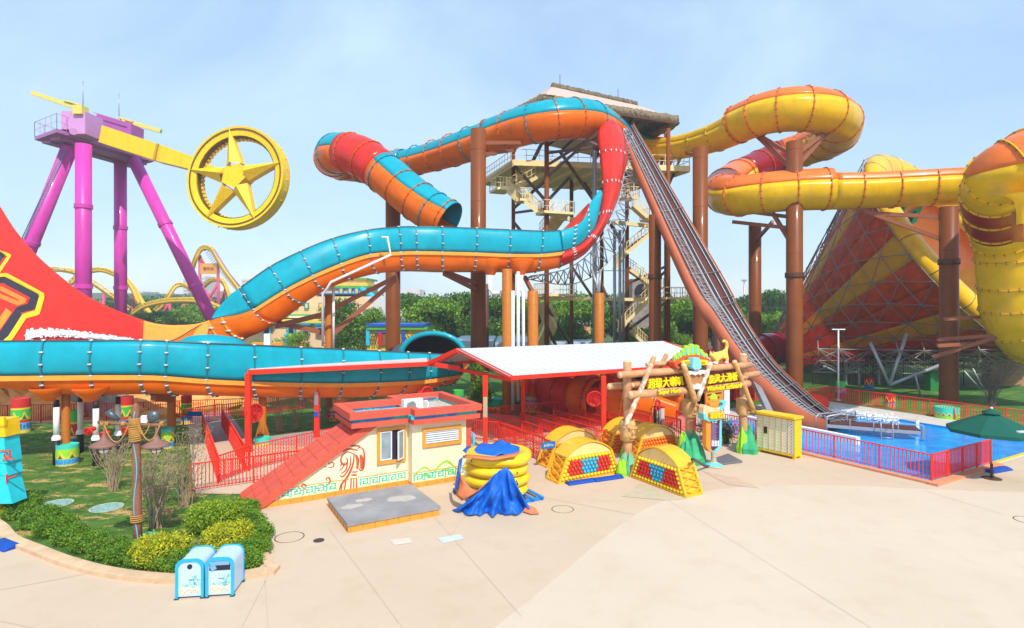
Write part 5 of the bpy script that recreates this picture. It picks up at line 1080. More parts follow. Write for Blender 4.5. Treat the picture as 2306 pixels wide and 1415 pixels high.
# roof trims: lower red, blue dashes, upper red, parapet
def ring(x0, x1, xj, y0, yj, y1, yb, z0, z1, name, m, th=.3):
    out_ = [(x0, y0), (xj, y0), (xj, yj), (x1, yj), (x1, y1), (xj+.2, y1), (xj+.2, yb), (x0, yb)]
    mb = MB(); q = xj+.2; inn = [(x0+th, y0+th), (xj+th, y0+th), (xj+th, yj+th), (x1-th, yj+th), (x1-th, y1-th), (q+th, y1-th), (q+th, yb-th), (x0+th, yb-th)]
    for zz in (z0, z1): mb.add([kb(p[0], p[1], zz) for p in out_+inn], [(i, (i+1) % 8, 8+(i+1) % 8, 8+i) for i in range(8)])
    for pl_ in (out_, inn): mb.add([kb(p[0], p[1], z0) for p in pl_]+[kb(p[0], p[1], z1) for p in pl_], [(i, (i+1) % 8, 8+(i+1) % 8, 8+i) for i in range(8)])
    return mb.build(name, m, KS)
ring(-2.35, 2.85, -.05, -.32, -.82, 3.25, 2.3, 2.55, 2.74, 'cornice', TERRA); ring(-2.28, 2.75, -.12, -.22, -.72, 3.15, 2.2, 2.74, 2.88, 'blue_band', mat('blue_band', (.01, .24, .62), c2=(.02, .55, .50), vs=1.6, sharp=(.48, .52), rough=.5), th=.12); ring(-2.42, 2.9, -.02, -.36, -.86, 3.3, 2.34, 2.88, 3.14, 'parapet', TERRA)
M_bit = mat('bitumen_roof', (.50, .46, .38), rough=.9, var=.25, vs=2)
mb = MB(); mb.prism([(-2.2, -.1), (0, -.1), (0, -.6), (2.6, -.6), (2.6, 3), (.1, 3), (.1, 2.1), (-2.2, 2.1)], kb(0, 0, 2.68), UX, VY, ZZ, .1); mb.build('flat_roof', M_bit, KS)
mb = MB()
for a, b in (((-2.0, 0), (-2.0, 2.0)), ((-1.5, .2), (-.2, .2)), ((.4, 2.7), (2.4, 2.7))): mb.tube([kb(*a, 3.0), kb(*b, 3.0)], .025, 6)
for x, y in ((-2, 0), (-2, 2), (-.2, .2), (.4, 2.7), (2.4, 2.7), (1.4, 2.7)): mb.cyl(kb(x, y, 2.78), kb(x, y, 3.0), .02, n=6)
mb.build('roof_pipes', SILV, KS)
AC = thing('ac_unit', 'white air conditioner unit with a coiled pipe on the kiosk roof', 'air conditioner', kb(.5, 1.0, 2.78))
mb = MB(); mb.box(kb(.55, 1.0, 3.03), (.85, .32, .5), UX, VY); mb.build('casing', mat('ac_white', (.78, .76, .70), rough=.5), AC); mb = MB(); mb.lathe(kb(.45, .83, 3.03), [(.19, 0), (.2, .012), (.16, .012), (.001, .004)], 20, ax=-VY); mb.build('fan_grille', GREY, AC)
mb = MB(); mb.tube([kb(.98, .8, 3.15), kb(1.1, .75, 3.2), kb(1.2, .8, 3.05), kb(1.1, .7, 2.85), kb(.8, .5, 2.82), kb(.2, .4, 2.82), kb(-.3, .6, 2.82)], .035, 6); mb.build('hose', WHT, AC)
# window: casing, fixed pane, opened leaf
mb = MB(); 
for x0, x1, z0, z1 in ((-1.28, -.12, 2.28, 2.4), (-1.28, -.12, .98, 1.1), (-1.28, -1.16, 1.1, 2.28), (-.2, -.1, 1.1, 2.28)): mb.box(kb((x0+x1)/2, -.03, (z0+z1)/2), (x1-x0, .1, z1-z0), UX, VY)
wf = mb.build('window_frame', OCHR, KS)
mb = MB(); mb.box(kb(-.68, .02, 1.69), (.96, .06, 1.18), UX, VY); mb.build('window_opening', DARK, KS)
GL = mat('window_glass', (.26, .32, .35), rough=.08, metal=.0, spec=.9, var=.3, vs=2)
def leaf(O, X, w_, h_, nm):
    N_ = X.cross(ZZ); mb = MB(); f = .05
    for x0, x1, z0, z1 in ((0, w_, 0, f), (0, w_, h_-f, h_), (0, f, f, h_-f), (w_-f, w_, f, h_-f)): mb.box(O+X*((x0+x1)/2)+ZZ*((z0+z1)/2), (x1-x0, .05, z1-z0), X, N_)
    s = mb.build(nm, mat('pvc_frame', (.70, .74, .78), rough=.4), KS); mb = MB(); mb.box(O+X*w_/2+ZZ*h_/2, (w_-2*f, .012, h_-2*f), X, N_); mb.build('pane', GL, s)
leaf(kb(-1.16, -.035, 1.12), UX, .48, 1.14, 'window_leaf'); leaf(kb(-.2, -.06, 1.12), (-UX*.70-VY*.62).normalized(), .44, 1.14, 'window_leaf')
# louvre window on the right body
mb = MB()
for x0, x1, z0, z1 in ((.42, 2.12, 2.18, 2.3), (.42, 2.12, 1.55, 1.67), (.42, .54, 1.67, 2.18), (2.0, 2.12, 1.67, 2.18)): mb.box(kb((x0+x1)/2, -.53, (z0+z1)/2), (x1-x0, .1, z1-z0), UX, VY)
lv = mb.build('louvre_frame', OCHR, KS); mb = MB()
for k in range(6): mb.box(kb(1.27, -.53, 1.72+k*.085), (1.46, .03, .07), UX, (VY*.8-ZZ*.6).normalized(), (ZZ*.8+VY*.6).normalized())
mb.build('louvre_slats', mat('louvre_grey', (.55, .58, .60), rough=.5), lv)
mb = MB(); mb.tube([kb(2.66, -.3, 1.9), kb(2.7, -.5, 1.85), kb(2.7, -.52, .6), kb(2.66, -.3, .5)], .05, 8); mb.build('blue_pipe', CYAN, KS)
# murals, greek key and green hills
def kpx(px, py, y0=0): p = ONP(px, py, kb(0, y0), VY)-kb(0, y0); return p.dot(UX), p.z
def keyrow(x0, x1, z0, z1, y, m, nm='key_frieze'):
    mb = MB(); h = z1-z0; n = max(1, round((x1-x0)/(h*1.5))); w_ = (x1-x0)/n
    for k in range(n):
        for (a, b, c, d) in ((0, 0, .12, 1), (.0, .86, .86, 1), (.74, .2, .86, 1), (.3, .2, .86, .34), (.3, .2, .42, .68), (.3, .54, .6, .68), (.86, 0, 1.0, .14), ): mb.box(kb(x0+(k+(a+c)/2)*w_, y-.004, z0+(b+d)/2*h), ((c-a)*w_, .008, (d-b)*h), UX, VY)
    mb.build(nm, m, KS)
keyrow(-4.9, -2.8, .24, .52, -.0, AQUA); keyrow(-1.95, -.05, .24, .52, -.0, AQUA); keyrow(.05, 2.3, .24, .52, -.5, AQUA)
mb = MB(); mb.box(kb(-2.4, -.003, .58), (4.75, .006, .03), UX, VY); mb.box(kb(1.17, -.503, .58), (2.3, .006, .03), UX, VY); mb.build('painted_line', OCHR, KS)
M_mur = mat('mural_rust', (.52, .10, .03), rough=.7)
def mstroke(mb, pts, w, y0=0, n=5, mi=0):
    q = crom([kpx(px, py, y0) for px, py in pts], n); L_ = []; R_ = []
    for i, p in enumerate(q):
        a, b = q[max(i-1, 0)], q[min(i+1, len(q)-1)]; dx, dz = b[0]-a[0], b[1]-a[1]; l = math.hypot(dx, dz) or 1; e = w/2*(.35+.65*sin(pi*min(1, max(0, (i+.8)/(len(q)+.6)))))
        L_.append(kb(p[0]+dz/l*e, y0-.006, p[1]-dx/l*e)); R_.append(kb(p[0]-dz/l*e, y0-.006, p[1]+dx/l*e))
    mb.grid([[a, b] for a, b in zip(L_, R_)], mi, False)
def cr4(pts): return [(500+x*.3252, 800+y*.3252) for x, y in pts]
mb = MB()
for pts, w in (([(950, 640), (975, 650), (985, 700), (980, 780), (960, 800), (945, 780)], .07), ([(940, 650), (950, 630), (890, 628), (850, 640)], .07), ([(940, 660), (880, 650), (835, 670)], .07), ([(920, 690), (870, 670), (830, 700), (825, 740), (850, 760), (870, 730), (855, 710)], .07), ([(915, 680), (905, 760), (870, 840), (830, 890), (810, 940)], .09), ([(925, 690), (940, 730), (935, 790)], .12), ([(960, 690), (970, 740), (965, 790)], .16), ([(890, 700), (885, 770), (840, 840), (815, 830)], .06), ([(870, 720), (860, 790), (825, 820)], .06), ([(850, 740), (835, 780), (810, 800)], .05), ([(835, 750), (815, 770)], .05), ([(895, 830), (935, 830)], .07), ([(900, 810), (940, 808)], .05), ([(895, 850), (890, 940)], .06), ([(912, 850), (910, 940)], .05), ([(932, 850), (930, 940)], .06), ([(860, 860), (845, 940)], .06), ([(830, 890), (825, 945)], .05),
               ([(735, 780), (765, 775), (775, 755), (760, 742), (748, 755)], .05), ([(710, 770), (725, 775)], .04), ([(735, 745), (745, 758)], .04), ([(690, 920), (730, 900), (748, 870), (738, 848), (720, 855), (728, 872)], .06), ([(670, 900), (705, 898)], .05), ([(640, 920), (665, 922)], .04), ([(540, 940), (572, 930), (580, 905), (562, 893), (550, 908), (560, 918)], .06), ([(512, 935), (528, 942)], .04), ([(525, 915), (540, 925)], .04)):
    mstroke(mb, cr4(pts), w)
mb.build('bird_mural', M_mur, KS)
mb = MB(); e = crom([kpx(*p) for p in cr4([(945, 655), (955, 640), (965, 650), (958, 662), (948, 655)])], 4)
mb.build('mural_eye', WHT, KS) if mb.v else None
mb = MB()
for pts, w in (([(1325, 855), (1350, 815), (1395, 778), (1430, 790), (1450, 810)], .07), ([(1450, 835), (1490, 780), (1550, 735), (1600, 765), (1625, 790)], .09), ([(1375, 845), (1400, 828), (1430, 836), (1445, 845)], .10), ([(1500, 815), (1545, 790), (1590, 805), (1620, 818)], .12)): mstroke(mb, cr4(pts), w, -.5)
mb.build('green_hills_mural', LIME, KS)
# ---------------- concrete slab ----------------
S0 = G(738, 1122, .34)
c_f, c_r, c_l = G(783, 1181, .3), G(988, 1139, .3), G(736, 1122, .3)
SU, SV = UX, VY; w1 = (c_r-c_f).dot(SU); w2 = (c_l-c_f).dot(SV)
SLB = thing('concrete_slab', 'raised grey concrete slab with ochre tiled sides in front of the kiosk', 'platform', c_f-ZZ*.3)
mb = MB(); b0 = V((c_f.x, c_f.y, 0)); mb.box(b0+SU*w1/2+SV*w2/2+ZZ*.11, (w1-.05, w2-.05, .22), SU, SV); mb.build('tiled_sides', OCHR, SLB)
mb = MB(); mb.box(b0+SU*w1/2+SV*w2/2+ZZ*.27, (w1+.02, w2+.02, .1), SU, SV); mb.build('slab_top', mat('wet_concrete', (.20, .20, .21), rough=.55, c2=(.33, .33, .33), vs=.9, bump=.1), SLB)
mb = MB()
for k in range(8): mb.box(b0+SU*(k*w1/8+.1)-SV*.0+ZZ*.11+SV*.022, (.012, .012, .2), SU, SV)
for k in range(7): mb.box(b0+SV*(k*w2/7+.2)+ZZ*.11+SU*.022, (.012, .012, .2), SU, SV)
mb.build('tile_joints', MATS['tile_joint'], SLB)
mb = MB(); R = random.Random(4)
for cx2, cy2, r in ((.72, .45, .42), (.33, .25, .24), (.17, .42, .3)):
    c = b0+SU*w1*cx2+SV*w2*(1-cy2)*.9+ZZ*.3235; mb.add([c]+[c+(SU*cos(k*.3142)*1.3+SV*sin(k*.3142)*.75)*r*(.8+.4*R.random()) for k in range(20)], [(0, k+1, (k+1) % 20+1) for k in range(20)])
mb.build('dry_patches', mat('dry_concrete', (.40, .37, .33), rough=.8, c2=(.5, .46, .40), vs=3), SLB)
# ---------------- stack of tubes ----------------
TC = G(1120, 1118); GT = 'yellow inflatable rafts stacked on the pallet'
mb = MB()
for k in range(7): mb.box(TC+UX*(-1.2+k*.4)+ZZ*.13, (.14, 2.6, .03), UX, VY)
for k in (-1, 0, 1): mb.box(TC+VY*k*1.15+ZZ*.06, (2.6, .14, .11), UX, VY)
solo('pallet', mb, BLUE, 'blue plastic pallet under the stack of yellow rafts', 'pallet')
R = random.Random(8)
for k, lb in enumerate(('bottom yellow raft of the stack on the blue pallet', 'second yellow raft from the bottom of the stack', 'third yellow raft from the bottom of the stack', 'top yellow raft of the stack, under the blue cover')):
    mb = MB(); z = .38+k*.40; ro = .95+.03*(k % 2); off = V((R.uniform(-.05, .05), R.uniform(-.05, .05), 0)); rows = []
    for i in range(49):
        a = 2*pi*i/48; sq = 1+.06*abs(sin(2*a)); wob = .02*sin(5*a+k*2); q = TC+off+V((cos(a), sin(a), 0))*ro*sq
        rows.append([q+V((cos(a), sin(a), 0))*((.27+wob)*cos(b))+ZZ*(z+(.21+wob*.5)*sin(b)) for b in [2*pi*j/16 for j in range(17)]])
    mb.grid(rows); t = thing('raft', lb, 'raft', TC+ZZ*(z-.2), GT); mb.build('outer_tube', mat('yellow_vinyl', (.90, .60, .01), rough=.3, coat=.5, var=.06), t)
    mb = MB(); mb.lathe(TC+ZZ*(z-.12), [(.001, 0), (.8, 0), (.8, .06), (.001, .06)], 24); mb.build('floor_disc', mat('orange_vinyl', (.72, .18, .04), rough=.4), t)
    for a in (pi*.25, pi*1.25, pi*1.7):
        mb = MB(); q = TC+V((cos(a), sin(a), 0))*(ro+.27)+ZZ*z; mb.tube([q+ZZ*.12-V((cos(a), sin(a), 0))*.04, q+V((cos(a), sin(a), 0))*.06, q-ZZ*.12-V((cos(a), sin(a), 0))*.04], .02, 5); mb.build('handle', BLK, t)
def cloth(rows, m, name, root=None, th=.02): mb = MB(); mb.grid(rows); return mb
M_tarp = mat('blue_tarpaulin', (.003, .12, .58), rough=.5, var=.25, vs=2, bump=.25, bs=9)
TP_ = thing('tarpaulin', 'blue tarpaulin with orange lining slipping off the front of the raft stack', 'tarpaulin', TC)
rows = []; R = random.Random(12)
def fold(u, v): return .26*NZ.noise(V((u*6, v*2.2, 0)))+.12*NZ.noise(V((u*17, v*5, 3)))+.05*NZ.noise(V((u*40, v*14, 7)))
cols = 44
topc = [(1056, 1022, 21.3), (1075, 1016, 21.5), (1130, 1012, 21.9), (1168, 1016, 21.7)]
# front drape: apex at the stack front, widening to the ground
ap = P(1140, 1056, 19.95); 
for i in range(cols+1):
    u = i/cols; bx = 1018+u*180; byy = 1150+10*sin(u*pi)+3*sin(u*40); gp = G(bx, byy, .03); tp = P(1098+u*55, 1086-32*sin(min(1, u*1.25)*pi*.5)+max(0, u-.8)*60, 20.15-.15*sin(u*pi))
    mid = tp.lerp(gp, .5)+V((0, -.12, -.12)); col_ = []
    for j in range(19):
        v = j/18; p = tp*(1-v)**2+mid*2*v*(1-v)+gp*v*v; col_.append(p+V((0, -1, .15))*fold(u, v)*(.3+1.6*v))
    rows.append(col_)
mb = MB(); mb.grid(rows); mb.build('front_drape', M_tarp, TP_, solid=.02)
rows = []
for i in range(25):
    a = pi*.95+i/24*pi*1.0; col_ = []
    for j in range(10):
        r = .45+j/9*.72; q = TC+V((cos(a), sin(a), 0))*r; col_.append(q+ZZ*(1.83-.30*(j/9)**3+.04*sin(a*9+j)+.03*sin(j*2.3)))
    rows.append(col_)
rows2 = []
for i in range(25):
    x = -1.05+i/24*2.0; rows2.append([TC+UX*x+VY*(-.55+j/9*1.4)+ZZ*(1.84-.16*abs(x)**3+.16*NZ.noise(V((x*2.5, j*.5, 1)))-.14*max(0, 1-j/1.5)) for j in range(10)])
mb = MB(); mb.grid(rows2); mb.build('top_cover', M_tarp, TP_, solid=.02)
M_lin = mat('orange_lining', (.70, .20, .08), rough=.6, var=.15, vs=3, bump=.3, bs=8)
rows = []
for i, (a, b, d1, d2) in enumerate([((1040, 1035), (1034, 1062), 21, 20.6), ((1035, 1070), (1040, 1078), 20.7, 20.5), ((1030, 1095), (1060, 1100), 20.6, 20.2), ((1026, 1115), (1075, 1105), 20.5, 20.0), ((1040, 1128), (1085, 1098), 20.2, 19.95), ((1060, 1120), (1105, 1078), 20.1, 19.9)]):
    p, q = P(*a, d1), P(*b, d2); rows.append([p.lerp(q, k/6)+V((0, -.08*sin(pi*k/6), 0)) for k in range(7)])
mb = MB(); mb.grid(rows); mb.build('lining', M_lin, TP_, solid=.02)
mb = MB(); mb.grid([[P(1044, 1033, 21)+V((0, 0, 0)), P(1050, 1030, 20.6), P(1110, 1037, 20.4), P(1160, 1028, 20.6), P(1168, 1018, 21)], [P(1042, 1027, 21.2), P(1056, 1024, 20.9), P(1112, 1029, 20.7), P(1160, 1021, 20.9), P(1170, 1014, 21.3)]]); mb.build('lining', M_lin, TP_, solid=.02)
mb = MB(); mb.add([G(1178, 1152, .06), G(1196, 1158, .05), G(1214, 1157, .05), G(1204, 1143, .12), G(1186, 1136, .22)], [(0, 1, 2, 3, 4)]); mb.build('lining', M_lin, TP_, solid=.02)
mb = MB(); mb.grid([[P(1034, 1036, 21.1), P(1030, 1060, 20.9), P(1026, 1085, 20.8), P(1024, 1105, 20.7)], [P(1042, 1030, 20.8), P(1038, 1055, 20.6), P(1033, 1080, 20.5), P(1030, 1100, 20.4)]]); mb.build('side_drape', M_tarp, TP_, solid=.02)
# ---------------- climbing arches ----------------
GA = 'yellow arched ball-panel climbers in front of the queue'
M_ay = mat('arch_yellow', (.90, .45, .02), rough=.4, coat=.2); M_ac = mat('arch_cream', (.90, .60, .22), rough=.45); M_ao = mat('arch_orange', (.86, .30, .02), rough=.45)
M_by, M_br, M_bb, M_bo = mat('ball_yellow', (.90, .60, .02), rough=.3), mat('ball_red', (.72, .02, .02), rough=.3), mat('ball_blue', (.02, .42, .72), rough=.3), mat('ball_orange', (.88, .20, .01), rough=.3)
def arch(a, b, label, colour, H_=1.02, top=.48, dep=.85):
    a, b = V(a), V(b); X = (b-a).normalized(); W = (b-a).length; N_ = V((X.y, -X.x, 0)); ins = .42
    t = thing('climbing_arch', label, 'climbing frame', (a+b)/2-N_*dep/2, GA)
    out_ = [(0, 0), (W, 0), (W-ins, H_)]; arc = [(ins+(W-2*ins)*(1-k/14), H_+top*sin(pi*k/14)**.8) for k in range(1, 14)]; out_ += arc+[(ins, H_)]
    mb = MB(); mb.prism([(.1, .06), (W-.1, .06), (W-ins-.06, H_), (ins+.06, H_)], a-N_*.03, X, ZZ, -N_, dep-.06); mb.build('core_panel', (M_ay, M_ao)[colour], t)
    mb = MB(); mb.prism([(ins, H_)]+[(ins+(W-2*ins)*k/14, H_+top*sin(pi*k/14)**.8) for k in range(1, 14)]+[(W-ins, H_)], a-N_*.02, X, ZZ, -N_, dep-.04); mb.build('arch_top', M_ac, t)
    cap = [(ins-.05, H_-.02)]+[(ins+(W-2*ins)*k/14, H_+top*sin(pi*k/14)**.8+.02) for k in range(1, 14)]+[(W-ins+.05, H_-.02)]
    mb = MB(); mb.grid([[a+X*p[0]+ZZ*p[1]+N_*.03, a+X*p[0]+ZZ*(p[1]+.06)+N_*.03, a+X*p[0]+ZZ*(p[1]+.06)-N_*(dep+.03), a+X*p[0]+ZZ*p[1]-N_*(dep+.03)] for p in cap], sm=False); mb.build('arch_trim', M_ay, t)
    for (x0, x1) in ((0, ins), (W, W-ins)):
        mb = MB(); p, q = a+X*x0, a+X*x1+ZZ*H_; o = X*(.02 if x0 else -.02)
        for s in (0, dep): mb.beam(p-N_*s, q-N_*s, .09, .09)
        mb.beam(p+ZZ*.05, p-N_*dep+ZZ*.05, .1, .09); mb.beam(q, q-N_*dep, .08, .08); nq = 4
        for k in range(nq):
            u0, u1 = k/nq, (k+1)/nq; mb.beam(p.lerp(q, u0)+o, p.lerp(q, u1)-N_*dep+o, .035); mb.beam(p.lerp(q, u0)-N_*dep+o, p.lerp(q, u1)+o, .035); mb.beam(p.lerp(q, u0)+o, p.lerp(q, u0+.5/nq)-N_*dep/2+o, .03)
        mb.build('lattice_end', M_ay, t)
    mb = MB(); mb.box(a+X*W/2-N_*dep/2+ZZ*.04, (W+.05, dep+.06, .08), X, N_); mb.build('base_frame', M_ay, t)
    r = .082; rowsn = 6; balls = {0: MB(), 1: MB(), 2: MB()}
    for j in range(rowsn):
        z = .16+j*.155; x0 = .14+(z/H_)*ins; x1 = W-x0; n = int((x1-x0)/.172)
        for k in range(n+1):
            x = x0+(x1-x0)*k/n; f = (x-W/2)/(W/2-ins*z/H_); 
            ci = 0
            if 1 <= j <= 4 and colour == 0:
                lim = .78
                if abs(f) < .22+.03*j: ci = 2
                elif abs(f) < lim: ci = 1
            balls[ci].sph(a+X*x+ZZ*z+N_*.0, r, 8, sc=(1, 1, 1))
    for ci, m_, nm in ((0, M_by if colour == 0 else M_bo, 'yellow_balls' if colour == 0 else 'orange_balls'), (1, M_br, 'red_balls'), (2, M_bb, 'blue_balls')):
        if balls[ci].v: balls[ci].build(nm, m_, t)
    return t
def GV(px, py, v, l): g = G(px, py); return g, g+v*l
a, b = GV(1258, 1091, UX, 3.15); arch(a, b, 'front-left climbing arch with red and blue balls, blue mats at its foot', 0)
a, b = GV(1421, 1075, -VY, 3.05); arch(a, b, 'front-right climbing arch with red and blue balls, turned toward the kiosk', 0)
a, b = GV(1233, 1055, UX, 3.1); arch(a, b, 'orange climbing arch beside the blue sign, behind the front-left one', 1)
a, b = GV(1369, 1026, UX, 3.0); arch(a, b, 'orange climbing arch farthest back, behind the left post of the log gate', 1)
a, b = GV(1430, 1042, UX, 2.9); arch(a, b, 'orange climbing arch right of the left gate post, behind the front-right one', 1)
def mat_pad(p, q, w_, label, z=.0, group=None):
    p, q = V(p), V(q); X = (q-p).normalized(); Y = V((-X.y, X.x, 0)); mb = MB(); n = 10
    mb.grid([[p+(q-p)*(i/n)+Y*(w_*(j/6))+ZZ*(.04+.09*sin(pi*j/6)) for j in range(7)] for i in range(n+1)]); mb.grid([[p+(q-p)*(i/n)+ZZ*.04, p+(q-p)*(i/n)] for i in range(n+1)], sm=False)
    for e in (p, q): mb.add([e+Y*(w_*(j/6))+ZZ*(.04+.09*sin(pi*j/6)) for j in range(7)]+[e+Y*w_, e], [tuple(range(9))])
    return solo('floor_mat', mb, mat('navy_mat', (.003, .06, .36), rough=.55), label, 'mat', group)
mat_pad(G(1282, 1095), G(1344, 1086), .4, 'blue foam mat at the left foot of the front-left climbing arch', group='blue foam mats'); mat_pad(G(1343, 1087), G(1405, 1078), .4, 'blue foam mat at the right foot of the front-left climbing arch', group='blue foam mats')
mat_pad(G(2238, 1068), G(2282, 1060), .55, 'blue foam mat beside the base of the green parasol', group='blue foam mats'); mat_pad(G(-30, 1232), G(8, 1245), .75, 'blue foam mat at the left edge below the teal totem', group='blue foam mats')
mat_pad(G(1424, 1040), G(1436, 1028), .3, 'dark blue mat between the gate post and the orange arch', group='blue foam mats')
# ---------------- log gate ----------------
GO = V((4.98, 24.9, 0)); GN = -VY; LG = thing('log_gate', 'gate of rough logs with two yellow lettered signs and a tiki mask', 'gate', GO+UX*3.75)
def gp(px, py, o=0): return ONP(px, py, GO+GN*o, GN)
WOOD = mat('painted_log', (.46, .21, .09), rough=.75, c2=(.64, .36, .18), vs=2.2, bump=.5, bs=12); WOOD2 = mat('log_end', (.80, .52, .28), rough=.8); BIR = mat('birch_branch', (.50, .30, .16), rough=.8, c2=(.80, .66, .56), vs=5, sharp=(.45, .55), bump=.3); WOOD3 = mat('ochre_branch', (.48, .24, .06), rough=.8, c2=(.70, .45, .20), vs=4, bump=.3)
def log(a, b, r, m=WOOD, nm='log', r2=None):
    r *= .9
    mb = MB(); A_, B_ = V(a), V(b); ax = (B_-A_).normalized(); n = 10; R = random.Random(int(A_.x*100)); mb.tube([A_.lerp(B_, k/n)+V((R.uniform(-1, 1), R.uniform(-1, 1), R.uniform(-1, 1)))*r*.06 for k in range(n+1)], [r*R.uniform(.94, 1.06) for k in range(n+1)], 12)
    o = mb.build(nm, m, LG); mb = MB(); mb.lathe(A_-ax*.002, [(r*.96, 0), (r*.8, -.05), (.001, -.06)], 12, ax=ax); mb.lathe(B_+ax*.002, [(r*.96, 0), (r*.8, .05), (.001, .06)], 12, ax=ax); mb.build('log_end', WOOD2, o)
for s in (0, 3.75, 7.5):
    base = GO+UX*s; zt_ = 4.8 if s != 3.75 else 4.4
    log(base+ZZ*.3, base+ZZ*zt_, .205, nm='post')
    mb = MB(); c = base+ZZ*{0: 1.85, 3.75: 2.5, 7.5: 2.25}[s]      # carved face
    mb.lathe(c, [(.25, -.45), (.33, -.35), (.30, -.2), (.36, -.05), (.33, .15), (.36, .28), (.30, .4), (.25, .45)], 14); mb.sph(c+GN*.34+ZZ*-.02, .09, 8, sc=(.8, 1, 1.6)); mb.box(c+GN*.33+ZZ*.16, (.42, .12, .08), UX, VY); mb.box(c+GN*.32-ZZ*.24, (.26, .12, .07), UX, VY)
    for e in (-.13, .13): mb.sph(c+GN*.31+UX*e+ZZ*.06, .06, 8)
    mb.build('carved_face', WOOD3, LG)
def rock(c, r, h, label_m, seed, nm='painted_rock'):
    R = random.Random(seed); mb = MB(); rows = []; n = 14; ph = [R.uniform(.8, 1.2) for _ in range(n)]
    for z, k in ((0, 1), (.25, 1.02), (.5, .86), (.72, .66), (.88, .45), (1.0, .2)):
        rows.append([c+V((cos(2*pi*i/n), sin(2*pi*i/n), 0))*r*k*ph[i % n]*R.uniform(.93, 1.07)+ZZ*h*z*(1 if z < .7 else ph[(i*3) % n]) for i in list(range(n))+[0]])
    for r_ in rows: r_[-1] = r_[0]
    mb.grid(rows, sm=False); mb.add(rows[-1][:-1], [tuple(range(n))]); return mb.build(nm, label_m, LG)
RKG = mat('painted_rock_green', (.02, .28, .13), rough=.6, c2=(.06, .48, .20), vs=1.5); RKL = mat('painted_rock_lime', (.30, .62, .02), rough=.6)
rock(GO+GN*.1, .42, .95, mat('painted_rock_sage', (.12, .42, .22), rough=.6, c2=(.28, .56, .36), vs=2), 1); rock(GO+UX*-.4+GN*.1, .26, .6, RKL, 2); rock(GO+UX*.1+VY*.2, .28, 1.15, RKL, 3)
rock(GO+UX*3.75+GN*.15, .72, 1.35, RKG, 4); rock(GO+UX*3.2+GN*.3, .4, .95, RKG, 5); rock(GO+UX*3.6+GN*.5, .2, .8, RKL, 9); rock(GO+UX*3.4, .3, 1.3, RKL, 12); rock(GO+UX*7.5+GN*.2, .5, 1.0, RKG, 6); rock(GO+UX*7.2+GN*.2, .3, 1.2, RKL, 7); rock(GO+UX*7.85, .32, 1.25, RKG, 8)
log(gp(1396, 845, .3), gp(1690, 822, .3), .17); log(gp(1458, 821), gp(1525, 818), .13); log(gp(1372, 871, -.3), gp(1440, 866, -.3), .16); log(gp(1640, 850, -.3), gp(1706, 842, -.3), .17)
log(gp(1420, 890, .45), gp(1552, 879, .45), .2, nm='sign_log'); log(gp(1588, 878, .45), gp(1686, 864, .45), .17, nm='sign_log'); log(gp(1425, 868, .2), gp(1545, 860, .2), .13); log(gp(1585, 863, .25), gp(1680, 850, .25), .13)
log(gp(1466, 823, .5), gp(1407, 962, .5), .12, BIR, 'diagonal_branch'); log(gp(1473, 805, .1), gp(1452, 850, .1), .12, WOOD, 'diagonal_branch'); log(gp(1501, 799, -.3), gp(1482, 834, -.3), .11, WOOD, 'diagonal_branch')
log(gp(1539, 822, .75), gp(1565, 902, .75), .14, WOOD3, 'diagonal_branch'); log(gp(1600, 818, .75), gp(1571, 900, .75), .12, BIR, 'diagonal_branch'); log(gp(1654, 815, .5), gp(1696, 922, .5), .13, WOOD3, 'diagonal_branch')
def board(x0, y0, x1, y1, x2, y2, x3, y3, nm): mb = MB(); q = [gp(x0, y0, .15), gp(x1, y1, .15), gp(x2, y2, .15), gp(x3, y3, .15)]; mb.add(q+[p-GN*.1 for p in q], [(0, 1, 2, 3), (4, 5, 6, 7), (0, 1, 5, 4), (1, 2, 6, 5), (2, 3, 7, 6), (3, 0, 4, 7)]); return mb.build(nm, mat('sign_board_brown', (.26, .10, .04), rough=.8), LG)
WB = mat('sign_board_brown', (.26, .10, .04), rough=.8)
board(1450, 850, 1545, 843, 1545, 875, 1448, 882, 'sign_board'); board(1590, 840, 1668, 834, 1668, 862, 1588, 868, 'sign_board')
LY = mat('letter_yellow', (.98, .86, .01), rough=.4); LR = mat('letter_red_edge', (.50, .06, .02), rough=.5)
def gtext(s, xl, yl, xr, yr, h, o, mb, mbs):
    A_, B_ = gp(xl, yl, o), gp(xr, yr, o); X = (B_-A_).normalized(); Y = ZZ
    text_mb(mbs, s, (A_+B_)/2+ZZ*.025-GN*.03-X*.015, X, Y, GN, h*1.05, (B_-A_).length*1.02, depth=.02); text_mb(mb, s, (A_+B_)/2, X, Y, GN, h, (B_-A_).length, depth=.07)
mb, mbs = MB(), MB(); gtext('超级大喇叭', 1458, 865, 1537, 857, .44, .42, mb, mbs); gtext('旋风大滑板', 1594, 855, 1659, 847, .40, .45, mb, mbs); gtext('Super Horn', 1482, 885, 1530, 880, .24, .72, mb, mbs); gtext('Whirlwind Surfboard', 1590, 876, 1667, 867, .24, .68, mb, mbs)
mbs.build('sign_lettering_shadow', LR, LG); mb.build('sign_lettering', LY, LG)
